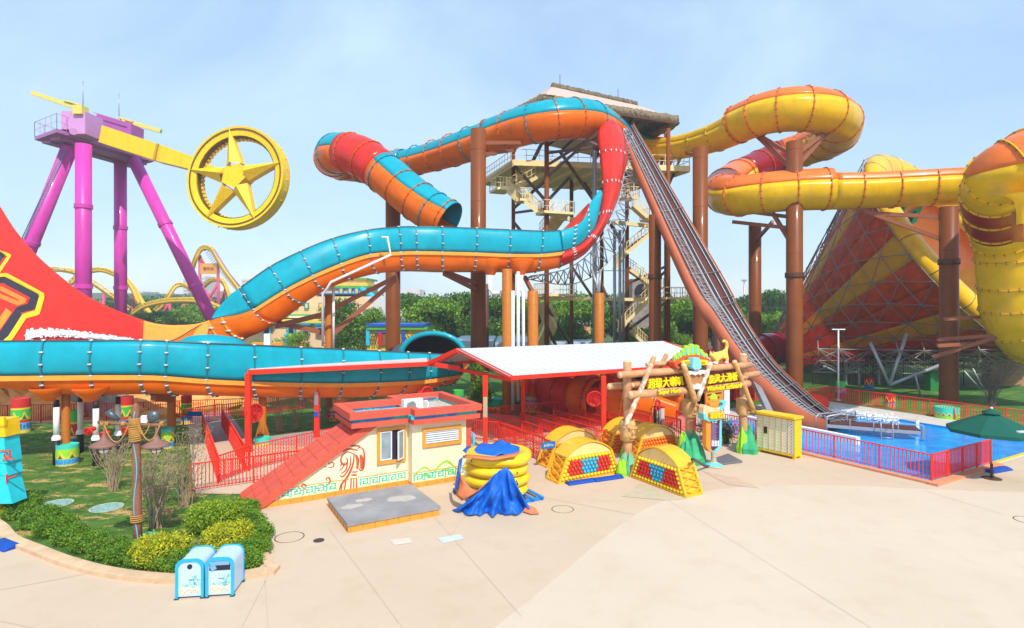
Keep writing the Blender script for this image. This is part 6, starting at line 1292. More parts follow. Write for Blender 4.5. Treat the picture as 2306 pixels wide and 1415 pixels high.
# tiki mask
MO = gp(1568, 842, .5)
def mk(pts, o, th, m, nm): mb = MB(); q = [(ONP(x, y, GO+GN*(.5+o), GN)-MO) for x, y in pts]; mb.prism([(p.dot(UX), p.z) for p in q], MO+GN*o, UX, ZZ, -GN, th); mb.build(nm, m, LG)
def c2(pts): return [(1380+x*.2403, 760+y*.2403) for x, y in pts]
mk(c2([(580, 240), (600, 290), (690, 300), (760, 560), (800, 580), (880, 300), (935, 250), (905, 200), (760, 165), (650, 195)]), 0, .35, mat('mask_brown', (.36, .15, .06), rough=.6), 'mask_body')
mk(c2([(575, 235), (640, 190), (700, 168), (800, 165), (890, 195), (930, 240), (920, 252), (870, 215), (790, 188), (700, 190), (600, 262), (640, 290), (605, 295)]), .12, .45, mat('mask_red', (.72, .10, .03), rough=.5), 'mask_brow')
mk(c2([(655, 220), (745, 210), (750, 262), (690, 262), (650, 240)]), .2, .2, LIME if False else mat('mask_yellow_green', (.72, .70, .02), rough=.5), 'mask_eye'); mk(c2([(815, 205), (895, 218), (890, 255), (850, 262), (812, 258)]), .2, .2, MATS['mask_yellow_green'], 'mask_eye')
mk(c2([(680, 228), (725, 225), (725, 248), (690, 248)]), .24, .05, mat('mask_orange', (.7, .3, .02)), 'mask_pupil'); mk(c2([(835, 228), (870, 230), (868, 246), (838, 246)]), .24, .05, MATS['mask_orange'], 'mask_pupil')
mk(c2([(757, 192), (812, 190), (832, 285), (810, 302), (765, 302), (745, 280)]), .42, .45, mat('mask_sky', (.22, .62, .72), rough=.5), 'mask_nose')
mk(c2([(702, 318), (870, 308), (865, 345), (840, 335), (825, 352), (800, 340), (775, 357), (745, 342), (725, 352), (705, 345)]), .3, .15, WHT, 'mask_teeth'); mk(c2([(738, 450), (760, 445), (785, 452), (810, 435), (835, 440), (838, 470), (820, 485), (760, 487)]), .3, .15, WHT, 'mask_teeth')
mk(c2([(715, 355), (862, 348), (840, 440), (740, 448)]), .18, .1, mat('mask_mouth', (.42, .19, .07), rough=.7), 'mask_mouth')
FE = mat('feather_lime', (.45, .78, .02), rough=.5); FB = mat('feather_aqua', (.15, .66, .62), rough=.5)
for k, (x, yt_, yb, w_) in enumerate(((595, 165, 225, 34), (630, 140, 205, 34), (665, 110, 190, 32), (700, 75, 180, 40), (745, 60, 175, 46), (790, 70, 175, 44), (830, 110, 185, 34), (850, 135, 200, 30), (878, 150, 205, 26))):
    mk(c2([(x-w_/2, yb), (x-w_/2, yt_+12), (x, yt_), (x+w_/2, yt_+12), (x+w_/2, yb)]), .02+.05*(k % 2), .12, FE, 'feather'); mk(c2([(x-w_/5, yb-22), (x-w_/5, yt_+26), (x+w_/5, yt_+22), (x+w_/5, yb-22)]), .06+.05*(k % 2), .05, FB, 'feather_inlay')
# spotted cat statue on the gate
def skin(name, pts, edges, rad_, m, root=None, lvl=2, off=V((0, 0, 0))):
    me = bpy.data.meshes.new(name); me.from_pydata([tuple(V(p)-off) for p in pts], edges, []); o = bpy.data.objects.new(name, me); COL.objects.link(o)
    sk = o.modifiers.new('s', 'SKIN'); me.skin_vertices or me.attributes
    lay = me.skin_vertices[0] if len(me.skin_vertices) else None
    if lay is None:
        bm = bmesh.new(); bm.from_mesh(me); bm.verts.layers.skin.verify(); bm.to_mesh(me); bm.free(); lay = me.skin_vertices[0]
    for i, r in enumerate(rad_): lay.data[i].radius = (r, r)
    lay.data[0].use_root = True
    ss = o.modifiers.new('u', 'SUBSURF'); ss.levels = lvl; ss.render_levels = lvl
    bpy.context.view_layer.update(); ev = o.evaluated_get(bpy.context.evaluated_depsgraph_get()); nm = bpy.data.meshes.new_from_object(ev); o.modifiers.clear(); o.data = nm
    nm.polygons.foreach_set('use_smooth', [True]*len(nm.polygons)); nm.materials.clear(); nm.materials.append(m); o.name = name
    return o
cp_ = gp(1618, 812, .1); M_cat = mat('cat_yellow', (.85, .58, .10), rough=.5, c2=(.35, .22, .03), vs=16, sharp=(.60, .64))
def cc(x, y, z): return cp_+UX*x+VY*y+ZZ*z
pts = [cc(.35, 0, .30), cc(.05, 0, .25), cc(-.25, 0, .18), cc(-.5, -.02, .28), cc(-.62, -.03, .32),
       cc(.45, -.12, .1), cc(.42, -.14, -.08), cc(.4, .14, .1), cc(.36, .16, -.08), cc(-.28, -.14, .02), cc(-.34, -.16, -.1), cc(-.26, .14, .02), cc(-.34, .16, -.1),
       cc(.5, 0, .45), cc(.6, 0, .65), cc(.56, 0, .85), cc(.4, 0, .93), cc(.26, 0, .88)]
ed = [(0, 1), (1, 2), (2, 3), (3, 4), (0, 5), (5, 6), (0, 7), (7, 8), (2, 9), (9, 10), (2, 11), (11, 12), (0, 13), (13, 14), (14, 15), (15, 16), (16, 17)]
CT = skin('spotted_cat_statue', pts, ed, [.19, .17, .15, .13, .09, .1, .08, .1, .08, .08, .07, .08, .07, .09, .08, .08, .08, .07], M_cat, off=cp_); CT.location = cp_; WL[CT.name] = cp_
CT['label'] = 'yellow spotted cat statue with curled tail crouching on the top log of the gate'; CT['category'] = 'statue'
mb = MB()
for x, y in ((.42, -.16), (.37, .18), (-.34, -.18), (-.34, .18)): mb = MB(); mb.sph(cc(x-.04, y, -.1), .09, 8, sc=(1.2, 1, .6)); mb.build('paw', WHT, CT)
mb = MB(); 
for y in (-.09, .07): mb = MB(); mb.cyl(cc(-.47, y, .36), cc(-.46, y*1.2, .46), .05, .02, n=6); mb.build('ear', M_cat, CT)
# dark carved pole near the entrance
t = thing('carved_pole', 'dark carved pole with pale stone blocks and a red flower top by the entrance sign', 'post', qp(6.55, .4)); c = WL[t.name]
mb = MB(); mb.beam(c, c+ZZ*2.1, .3, .2); mb.build('pole', DARK, t); mb = MB()
for k in range(7): mb.box(c+GN*.12+ZZ*(.3+k*.25), (.17, .06, .2), UX, VY)
mb.build('stone_blocks', mat('pale_block', (.62, .50, .32), rough=.8), t); mb = MB()
for z, r in ((2.0, .17), (2.25, .2)):
    for k in range(8): a = k*pi/4; mb.sph(c+GN*.1+ZZ*z+(UX*cos(a)+ZZ*sin(a))*r*.75, .07, 6)
mb.build('flower_top', REDD, t)
t = thing('wooden_post', 'pale grey weathered post right beside the dark carved pole', 'post', qp(6.95, .4)); c = WL[t.name]; mb = MB(); mb.cyl(c, c+ZZ*2.0, .13); mb.build('shaft', mat('weathered_wood', (.46, .36, .36), rough=.9), t); mb = MB(); mb.cyl(c+ZZ*2.0, c+ZZ*2.08, .15); mb.build('cap', REDD, t)
# ---------------- info totem sign ----------------
IO = G(1607, 1050); IS = thing('info_sign', 'tall information board with orange and teal frame, dark lettered panel and green feather crest', 'sign', IO)
def ip(px, py, o=0): return ONP(px, py, IO+GN*o, GN)
def ik(pts, o, th, m, nm): mb = MB(); q = [ip(x, y, o)-IO for x, y in pts]; mb.prism([(p.dot(UX), p.z) for p in q], IO+GN*o, UX, ZZ, -GN, th); return mb.build(nm, m, IS)
def c3(pts): return [(1560+x*.1272, 880+y*.1272) for x, y in pts]
M_io = mat('info_orange', (.88, .28, .03), rough=.5); M_it = mat('info_teal', (.15, .60, .62), rough=.5); M_ip = mat('info_plum', (.09, .02, .10), rough=.4)
mb = MB(); mb.lathe(IO, [(.001, 0), (.42, 0), (.44, .05), (.30, .12), (.14, .2), (.11, .3)], 24, [0, 0, 1, 1, 0]); mb.build('foot', [M_io, M_it], IS)
mb = MB(); mb.lathe(IO, [(.12, .25), (.11, .38), (.11, .46), (.11, .54), (.11, .62), (.11, .70)], 16, [0, 1, 0, 1, 0]); mb.build('stem', [M_it, M_io], IS)
ik(c3([(238, 500), (240, 1000), (290, 1070), (370, 1105), (380, 1085), (330, 1040), (318, 990), (318, 520)]), .02, .22, M_io, 'frame'); ik(c3([(478, 500), (515, 500), (512, 990), (430, 1080), (372, 1105), (378, 1060), (470, 985)]), .02, .22, M_it, 'frame')
ik(c3([(310, 500), (485, 500), (480, 990), (395, 1058), (315, 1020)]), 0, .14, M_ip, 'text_panel')
mb = MB(); R = random.Random(6)
for k in range(19):
    y = 580+k*17; a, b = ip(*c3([(325, y)])[0], .03), ip(*c3([(450-R.random()*60, y-4)])[0], .03)
    mb.beam(a, b, .014)
mb.build('panel_text_lines', mat('panel_text', (.42, .28, .48), rough=.5), IS)
mb = MB()
for y in (915, 960):
    for k in range(5): c = ip(*c3([(342+k*28, y)])[0], .03); mb.cyl(c+ZZ*.05, c+ZZ*.05+GN*.01, .032, n=8); mb.beam(c+ZZ*.02, c-ZZ*.06, .045)
for x in (360, 410): c = ip(*c3([(x, 560)])[0], .03); mb.box(c, (.14, .01, .05), UX, VY)
mb.build('panel_pictograms', WHT, IS)
ik(c3([(190, 400), (200, 500), (300, 545), (430, 535), (550, 480), (560, 420), (545, 360), (480, 300), (400, 270), (300, 280), (215, 250), (195, 300)]), .06, .28, mat('info_cream', (.85, .55, .30), rough=.5), 'scroll_head'); ik(c3([(190, 410), (200, 505), (300, 548), (430, 538), (440, 515), (300, 500), (255, 480), (250, 415)]), .12, .34, M_it, 'scroll_edge')
ik(c3([(300, 400), (548, 375), (550, 470), (300, 500)]), .16, .08, M_io, 'title_board')
mb = MB(); A_, B_ = ip(*c3([(308, 452)])[0], .2), ip(*c3([(545, 425)])[0], .2); text_mb(mb, '项目简介', (A_+B_)/2, (B_-A_).normalized(), ZZ, GN, .26, (B_-A_).length, depth=.03); mb.build('title_lettering', LY, IS)
for k, (x, yt_) in enumerate(((325, 95), (350, 70), (375, 50), (400, 60), (425, 90))): ik(c3([(x-14, 150), (x-16, yt_+18), (x, yt_), (x+14, yt_+18), (x+12, 150)]), .06+.02*(k % 2), .05, FE, 'crest_feather')
ik(c3([(500, 200), (560, 165), (600, 190), (585, 240), (540, 330), (500, 360), (485, 330), (545, 235)]), .1, .15, M_it, 'scroll_tail')
ik(c3([(330, 150), (430, 150), (470, 260), (420, 300), (330, 290), (290, 220)]), .08, .2, M_io, 'crest_base')
# grey ramp plate behind
t = thing('access_ramp', 'flat dark grey ramp plate lying beside the information board', 'ramp', G(1640, 1045)); q = [G(1601, 1039), G(1623, 1049), G(1672, 1043), G(1640, 1026)]; mb = MB(); mb.prism([(p.x, p.y) for p in q], V((0, 0, .03)), V((1, 0, 0)), V((0, 1, 0)), ZZ, .07); mb.build('plate', mat('grey_plate', (.22, .21, .24), rough=.4, metal=.4), t)
mb = MB(); pth = [G(1558, 1035, 1.3), G(1562, 1035, 1.32), G(1575, 1042, .6), G(1590, 1050, .1), G(1604, 1050, .06)]; mb.tube([V(p) for p in crom([tuple(p) for p in pth], 4)], .06, 6); mb.build('cable_cover', mat('dark_rubber', (.07, .07, .08)), t)
# orange notice board behind the gate
t = thing('notice_board', 'orange notice board with dark captions behind the information sign', 'sign', G(1608, 930)); c = P(1608, 896, 33); mb = MB(); mb.box(c, (1.45, .08, .75), UX, VY); mb.build('board', mat('board_orange2', (.80, .26, .02), rough=.5), t)
mb = MB()
for x, z, w_, h_ in ((-.42, .2, .4, .07), (.3, .25, .5, .07), (-.42, -.1, .16, .18), (.3, 0, .14, .1)): mb.box(c+UX*x+ZZ*z-VY*.05, (w_, .02, h_), UX, VY)
mb.build('caption_marks', BLK, t); 
for sx3 in (-.6, .6): q = c+UX*sx3; mb = MB(); mb.cyl(q-ZZ*.35, V((q.x, q.y, 0)), .05); mb.build('leg', BRN, t)
t = thing('white_pillar', 'white square pillar right of the orange notice board', 'post', G(1635, 935)); mb = MB(); mb.beam(G(1635, 935), G(1635, 935)+ZZ*2.6, .35, .35); mb.build('shaft', WHT, t)
# ---------------- locker ----------------
LK0, LK1 = G(1706, 1017), G(1790, 1036); LX = (LK1-LK0).normalized(); LN = V((LX.y, -LX.x, 0)); LW = (LK1-LK0).length
LK = thing('locker_cabinet', 'yellow framed cabinet with white slatted doors standing by the near pool corner', 'cabinet', (LK0+LK1)/2)
def lk(x, y, z): return LK0+LX*x-LN*y+ZZ*z
mb = MB(); mb.box(lk(LW/2, .3, 1.0), (LW, .56, 1.75), LX, LN); mb.build('carcass', YELB, LK)
mb = MB(); mb.box(lk(LW/2, .25, 1.95), (LW+.14, .8, .1), LX, LN); mb.box(lk(-.1, -.1, 1.97), (.3, .1, .12), LX, LN); mb.build('top_rail', YELB, LK)
mb = MB()
for x in (.05, LW-.05):
    for y in (.05, .5): mb.box(lk(x, y, .06), (.14, .1, .12), LX, LN)
for y in (0,): mb.box(lk(LW/2, .0, .16), (LW, .05, .08), LX, LN)
mb.build('foot_frame', YELB, LK)
nd_ = 6
for k in range(nd_):
    w_ = LW/nd_; mb = MB(); mb.box(lk(w_*(k+.5), -.005, 1.02), (w_-.05, .03, 1.6), LX, LN); dr = mb.build('door', mat('locker_white', (.78, .76, .66), rough=.5, var=.05), LK)
    mb = MB()
    for j in range(11): mb.box(lk(w_*(k+.5), -.022, .26+j*.145), (w_-.06, .008, .012), LX, LN)
    mb.build('door_slats', mat('slat_line', (.5, .48, .42)), dr)
    if k >= 4 or k == 1:
        mb = MB()
        if k == 1: mb.box(lk(w_*1.4, -.035, 1.15), (.16, .03, .32), LX, LN)
        else:
            for j in range(11): mb.box(lk(w_*(k+.95 if k == 4 else k+.5), -.03, .33+j*.145), (.035, .02, .035), LX, LN)
        mb.build('lock_set', BLK, dr)
mb = MB()
for k in range(nd_+1): mb.box(lk(LW*k/nd_, -.012, 1.02), (.05, .05, 1.66), LX, LN)
mb.build('mullion_frame', YELB, LK)
# ---------------- parasol ----------------
UO = G(2233, 1078); UM = thing('parasol', 'dark green parasol with white lettering on a grey pole beside the pool fence', 'parasol', UO)
mb = MB(); mb.cyl(UO+ZZ*.4, UO+ZZ*2.75, .028, n=8); mb.build('pole', GREY, UM); mb = MB(); mb.cyl(UO, UO+ZZ*.03, .36, .34, n=28); mb.cyl(UO, UO+ZZ*.62, .05, n=12); mb.build('base_plate', mat('rusty_black', (.09, .045, .03), rough=.7), UM)
ua = UO+ZZ*2.78; UR = 1.58; rows = []; n8 = 8; sub = 1
for k in range(n8*sub+1):
    a = 2*pi*k/(n8*sub)-.131; f = abs(((k % sub)/sub)-.5)*2; rr2 = UR; f = 1; rows.append([ua+V((cos(a), sin(a), 0))*rr2*(j/10)-ZZ*(.74*(j/10)**1.12+.05*(1-f)*(j/10)**2*(1 if j < 10 else 1)) for j in range(11)]+[ua+V((cos(a), sin(a), 0))*rr2*1.0-ZZ*(.74+.05*(1-f)+.13)])
mb = MB(); mb.grid(rows, sm=False); mb.build('canopy', mat('green_canvas', (.004, .105, .07), rough=.8, var=.1, trans=.1), UM, solid=.01)
mb = MB(); mb.lathe(ua+ZZ*.02, [(.02, .14), (.05, .1), (.32, .0), (.34, -.07)], 16); mb.build('top_vent', MATS['green_canvas'], UM); mb = MB(); mb.sph(ua+ZZ*.16, .05, 8); mb.build('finial', WHT, UM)
for k in range(8): a = 2*pi*k/8-.131; mb = MB(); mb.cyl(ua-ZZ*.05, ua+V((cos(a), sin(a), 0))*UR*.98-ZZ*.77, .012, n=5); mb.build('rib', GREY, UM)
an_ = -1.309; tcen = ua+V((cos(an_), sin(an_), 0))*UR*.76-ZZ*.585; tX = V((-sin(an_), cos(an_), 0)); tY = (V((-cos(an_), -sin(an_), 0))*UR+ZZ*.74).normalized(); tN = tX.cross(tY)
mb = MB(); text_mb(mb, 'Hebbelein', tcen, tX, tY, tN, .13, .66, depth=.05); text_mb(mb, 'COFFEE', tcen-tY*.14, tX, tY, tN, .05, .3, depth=.05); mb.build('lettering', WHT, UM)
# ---------------- pool lamp ----------------
PLm = G(1888, 902); t = thing('pool_lamp', 'thin white lamp post with a small T head at the far pool corner', 'lamp', PLm); zt_ = HC+(HOR-742)/FL*PLm.y
mb = MB(); mb.cyl(PLm, PLm+ZZ*zt_, .07, .05, n=10); mb.cyl(PLm, PLm+ZZ*.05, .18); mb.build('post', WHT, t); mb = MB(); mb.beam(PLm+V((-.5, 0, zt_)), PLm+V((.5, 0, zt_)), .12, .07); mb.build('lamp_head', WHT, t)
# distant stadium lights
for px, py, d in ((1676, 632, 130), (2225, 0, 0)):
    if d: t = thing('floodlight_mast', 'distant grey floodlight mast beyond the trees', 'floodlight', V(((px-CX)/FL*d, d, 0))); mb = MB(); mb.cyl(V(((px-CX)/FL*d, d, 0)), P(px, py, d), .15, n=6); mb.build('mast', GREY, t); mb = MB(); mb.beam(P(px-5, py, d), P(px+5, py, d), .5, .4); mb.build('lamp_head', GREY, t)
# ---------------- litter bins ----------------
BSK, BLU = mat('bin_sky_blue', (.46, .66, .88), rough=.3, coat=.3, var=.04), mat('bin_trim_blue', (.01, .40, .72), rough=.35, coat=.3)
bx = (G(520, 1345)-G(392, 1353)); bX = V((bx.x, bx.y, 0)).normalized(); bY = V((-bX.y, bX.x, 0)); GB2 = 'pair of sky-blue litter bins'
def bin_(o, label, slot):
    t = thing('litter_bin', label, 'litter bin', o, GB2); W, D_, H_ = .66, .82, .98
    def pr(s, z0=.06): return [(W/2-s, z0)]+[(W/2-s-(.2-s*.5)*(1-cos(k*pi/12)), H_-s-(.2-s*.5)*(1-sin(k*pi/12))) for k in range(7)]+[(-(W/2-s)+(.2-s*.5)*(1-cos(k*pi/12)), H_-s-(.2-s*.5)*(1-sin(k*pi/12))) for k in range(6, -1, -1)]+[(-(W/2-s), z0)]
    c = o+bX*W/2; mb = MB(); mb.prism(pr(.02), c+bY*.03, bX, ZZ, bY, D_-.06); mb.build('body', BSK, t)
    for y in (0, D_-.04):
        mb = MB(); a, b = pr(0, 0), pr(.065, 0); mb.grid([[c+bX*p[0]+ZZ*p[1]+bY*y, c+bX*q[0]+ZZ*q[1]+bY*y, c+bX*q[0]+ZZ*q[1]+bY*(y+.05), c+bX*p[0]+ZZ*p[1]+bY*(y+.05), c+bX*p[0]+ZZ*p[1]+bY*y] for p, q in zip(a, b)], sm=False); mb.build('trim_frame', BLU, t)
    for x in (-W/2+.03, W/2-.03): mb = MB(); mb.box(c+bX*x+bY*.03+ZZ*.015, (.1, .1, .03), bX, bY); mb.box(c+bX*x+bY*(D_-.03)+ZZ*.015, (.1, .1, .03), bX, bY); mb.build('foot', mat('bin_foot', (.01, .06, .10)), t)
    mb = MB()
    if slot:
        mb.box(c+bY*.026+ZZ*.74, (W-.17, .02, .15), bX, bY); mb.build('mouth', DARK, t)
        mb = MB(); mb.box(c+bY*.015+ZZ*.84, (W-.2, .03, .09), bX, bY); mb.box(c-bX*.15+bY*.012+ZZ*.74, (.13, .02, .13), (bX*.9+ZZ*.45).normalized(), bY, (ZZ*.9-bX*.45).normalized()); mb.build('flap', mat('bin_flap', (.16, .36, .55), rough=.3), t)
    else:
        mb.cyl(c+bY*.03+ZZ*.79, c+bY*.015+ZZ*.79, .06, n=20); mb.build('mouth', DARK, t)
    # printed seabed picture
    R = random.Random(int(slot)+3); m1, m2, m3 = mat('print_coral', (.72, .55, .36), rough=.4, c2=(.60, .66, .62), vs=14, sharp=(.4, .6)), mat('print_weed', (.28, .62, .48), rough=.4), mat('print_orange', (.70, .38, .22), rough=.4)
    mb = MB(); pts = [(-.25, .09), (-.25, .26), (-.15, .31), (-.02, .29), (.08, .22), (.14, .28), (.25, .27), (.25, .19), (.02, .12), (-.08, .10)]; mb.prism(pts, c+bY*.028, bX, ZZ, -bY, .006); mb.build('seabed_print', m1, t)
    mb = MB()
    for k in range(46): x, z = R.gauss(.14, .06), R.uniform(.28, .56); x = max(-.05, min(.24, x)); q = c+bX*x+ZZ*z+bY*.023; a = R.random()*6; mb.add([q+(bX*cos(a+j*2.1)+ZZ*sin(a+j*2.1))*.022 for j in range(3)], [(0, 1, 2)])
    for k in range(30): x, z = R.uniform(-.16, .14), R.uniform(.28, .36); q = c+bX*x+ZZ*z+bY*.023; a = R.random()*6; mb.add([q+(bX*cos(a+j*2.1)+ZZ*sin(a+j*2.1))*.02 for j in range(3)], [(0, 1, 2)])
    mb.build('seaweed_print', m2, t)
    mb = MB(); mb.sph(c+bX*-.17+ZZ*.53+bY*.024, .035, 8, sc=(1.2, .1, .9)); mb.build('fish_print', WHT, t); mb = MB(); text_mb(mb, '可回收物' if not slot else '其他垃圾', c+bX*.03+ZZ*.46+bY*.024, bX, ZZ, -bY, .028, .13, depth=.003); mb.build('lettering', mat('print_navy', (.05, .12, .3)), t)
    mb = MB(); 
    for k in range(9): x = -.22+k*.05; q = c+bX*x+ZZ*(.19+.03*sin(k*2.2))+bY*.02; mb.sph(q, .018, 6, sc=(1.3, .2, .7))
    mb.build('pebble_print', m3, t)
b0_ = G(394, 1352); bin_(b0_, 'left litter bin with a round opening', False); bin_(b0_+bX*.70, 'right litter bin with a wide slot opening', True)
# ---------------- rope lamp post ----------------
LO = G(311, 1252); LP = thing('lamp_post', 'brown wooden lamp post with pointed top, rope bindings and two hanging lanterns', 'lamp post', LO)
LWd = mat('lamp_wood', (.20, .075, .04), rough=.7, c2=(.30, .13, .08), vs=3, bump=.4, bs=10); ROPE = mat('rope', (.50, .27, .07), rough=.9, bump=.6, bs=60)
z1 = 3.85; mb = MB(); mb.tube([LO, LO+V((-.02, 0, 1.2)), LO+V((-.04, 0, 2.6)), LO+V((-.07, 0, 4.05)), LO+V((-.07, 0, 4.3)), LO+V((-.07, 0, 4.42))], [.12, .118, .115, .11, .10, .02], 8); mb.build('post', LWd, LP)
mb = MB()
mb.tube([LO+V((.02+.055*sin(k*.33+.4)-.0155*k*.1, -.112-.01*cos(k*.33), k*.11)) for k in range(39)], .016, 5); mb.build('painted_wave', mat('wave_blue', (.12, .45, .62), rough=.5), LP)
za = 3.82; ca = LO+V((-.06, -.05, za)); mb = MB(); mb.tube([ca+V((-1.05, 0, .05)), ca+V((-.4, 0, .0)), ca+V((.4, -.02, -.02)), ca+V((.85, 0, -.05))], .05, 8); mb.build('crossbar', LWd, LP)
mb = MB()
for k in range(13): mb.tube([LO+V((-.06, 0, 3.35+k*.052))+V((cos(a), sin(a), 0))*.165+ZZ*(.012*sin(a+k)) for a in [j*pi/6 for j in range(13)]], .027, 5)
for k in range(4): mb.tube([LO+V((-.02, 0, 1.02+k*.055))+V((cos(a), sin(a), 0))*.17 for a in [j*pi/6 for j in range(13)]], .02, 5)
for x in (-.95, -.82, -.35, .3, .75): 
    for k in range(3): mb.tube([ca+V((x+k*.035, 0, 0))+V((0, cos(a), sin(a)))*.062 for a in [j*pi/4 for j in range(9)]], .018, 5)
def swag(x0, x1, dp): mb.tube([ca+V((x0+(x1-x0)*u, -.05, -dp*4*u*(1-u)-.02)) for u in [k/12 for k in range(13)]], .02, 5)
swag(-.85, -.15, .5); swag(.15, .75, .45); swag(.1, .45, .28); mb.build('rope_binding', ROPE, LP)
for x in (-.88, .62):
    q = ca+V((x, 0, -.06)); mb = MB(); mb.lathe(q, [(.03, 0), (.035, -.2), (.06, -.3), (.10, -.40), (.30, -.50), (.38, -.56), (.36, -.58), (.1, -.55)], 20); sh = mb.build('lantern_shade', mat('lantern_brown', (.24, .12, .09), rough=.6), LP)
    mb = MB(); mb.lathe(q, [(.12, -.56), (.14, -.64), (.13, -.74), (.06, -.78), (.001, -.78)], 14); mb.build('lantern_glass', WHT, sh); mb = MB()
    for k in range(6): a = k*pi/3; mb.tube([q+V((cos(a)*.13, sin(a)*.13, -.56)), q+V((cos(a)*.165, sin(a)*.165, -.66)), q+V((cos(a)*.1, sin(a)*.1, -.80))], .012, 4)
    mb.tube([q+V((cos(a)*.165, sin(a)*.165, -.66)) for a in [j*pi/6 for j in range(13)]], .012, 4); mb.build('lantern_cage', MATS['lantern_brown'], sh)
mb = MB(); c = ca+V((.55, -.03, .22)); mb.lathe(c, [(.13, -.06), (.16, .0), (.15, .04), (.02, .05)], 18, ax=V((.3, -1, .1)).normalized()); mb.build('round_floodlight', mat('lamp_grey', (.10, .13, .15), rough=.4, metal=.5), LP)
mb = MB(); mb.box(ca+V((.3, -.03, .14)), (.16, .1, .2)); mb.build('white_floodlight', WHT, LP); mb = MB(); mb.cyl(ca+V((-.45, 0, .1)), ca+V((-.72, -.1, .38)), .05, .11, n=12); mb.build('spotlight', MATS['lamp_grey'], LP)
# ---------------- left totem ----------------
TO = V(((-8-CX)/FL*19.6, 19.6, 0)); TT = thing('tiered_totem', 'teal tiered totem with a yellow cap at the left edge of the view', 'totem', TO); TQ = mat('totem_teal', (.02, .60, .68), rough=.5); LT_ = 19.6
def tier(y0, y1, x1a, x1b, m, nm):
    z0, z1_ = HC+(HOR-y1)/FL*LT_, HC+(HOR-y0)/FL*LT_; w0, w1_ = (x1b+8)/FL*LT_, (x1a+8)/FL*LT_; vs = []
    for z, w_ in ((z0, w0), (z1_, w1_)): vs += [TO+V((sx2*w_, sy2*.3, z)) for sx2, sy2 in ((-1, -1), (1, -1), (1, 1), (-1, 1))]
    mb = MB(); mb.add(vs, [(0, 1, 2, 3), (4, 5, 6, 7)]+[(i, (i+1) % 4, 4+(i+1) % 4, 4+i) for i in range(4)]); mb.build(nm, m, TT)
tier(942, 980, 26, 30, YELB, 'yellow_cap'); tier(982, 1038, 26, 33, TQ, 'upper_tier'); tier(1039, 1066, 29, 36, TQ, 'middle_tier'); tier(1067, 1128, 30, 45, TQ, 'lower_tier'); tier(1129, 1215, 6, 6, YELB, 'yellow_leg')
mb = MB(); fy = TO.y
def tl(a, b): mb.beam(V(((a[0]-CX)/FL*(fy-.33), fy-.33, HC+(HOR-a[1])/FL*(fy-.33))), V(((b[0]-CX)/FL*(fy-.33), fy-.33, HC+(HOR-b[1])/FL*(fy-.33))), .035)
for a, b in (((0, 1016), (22, 1015)), ((22, 1015), (22, 1030)), ((22, 1030), (10, 1029)), ((10, 1029), (9, 1022)), ((5, 1036), (32, 1033)), ((15, 1068), (15, 1088)), ((15, 1078), (38, 1070))): tl(a, b)
mb.build('red_line_drawing', RED, TT)
mb = MB(); mb.box(TO+V((.0, -.32, HC+(HOR-945)/FL*LT_)), (1.15, .1, .28)); mb.build('cap_roll', YELB, TT); mb = MB(); mb.sph(TO+V((.12, -.32, HC+(HOR-987)/FL*LT_)), .13, 10); mb.build('red_fist_knob', RED, TT)
# ---------------- planting ----------------
def leaves(mb, c, rx, ry, rz, n, s, R, shell_=.55, flat=False, mi=0):
    for _ in range(n):
        u = R.gauss(0, 1), R.gauss(0, 1), R.gauss(0, 1); l = math.sqrt(sum(x*x for x in u)) or 1; k = (shell_+(1-shell_)*R.random()); k *= (.92+.16*R.random())
        p = V((c[0]+u[0]/l*rx*k, c[1]+u[1]/l*ry*k, c[2]+u[2]/l*rz*k))
        if p.z < .02: p.z = .02+R.random()*.05
        a = V((R.gauss(0, 1), R.gauss(0, 1), R.gauss(.3, 1))).normalized(); x, y = basis(a); th = R.random()*6; xx = x*cos(th)+y*sin(th); yy = a.cross(xx); ss = s*R.uniform(.6, 1.4)
        mb.add([p-xx*ss, p-yy*ss*.5, p+xx*ss, p+yy*ss*.5], [(0, 1, 2, 3)], False, mi if not isinstance(mi, tuple) else R.choice(mi))
def leafmat(name, a, b, vs=1.2, tr=.25): return mat(name, a, rough=.6, c2=b, vs=vs, trans=tr, sharp=(.35, .68), spec=.3)
M_h1 = leafmat('hedge_leaf', (.05, .15, .008), (.20, .40, .02), 2.2); M_h1b = leafmat('hedge_tip_leaf', (.13, .26, .015), (.28, .40, .04), 3); M_y = leafmat('golden_leaf', (.34, .38, .01), (.80, .68, .02), 4); M_y2 = leafmat('golden_green_leaf', (.14, .26, .01), (.40, .48, .02), 4); M_g = leafmat('bush_leaf', (.07, .19, .01), (.26, .42, .02), 2); M_brt = leafmat('lime_leaf', (.22, .38, .01), (.52, .60, .02), 3)
STEM = mat('stem_brown', (.16, .10, .06), rough=.9)
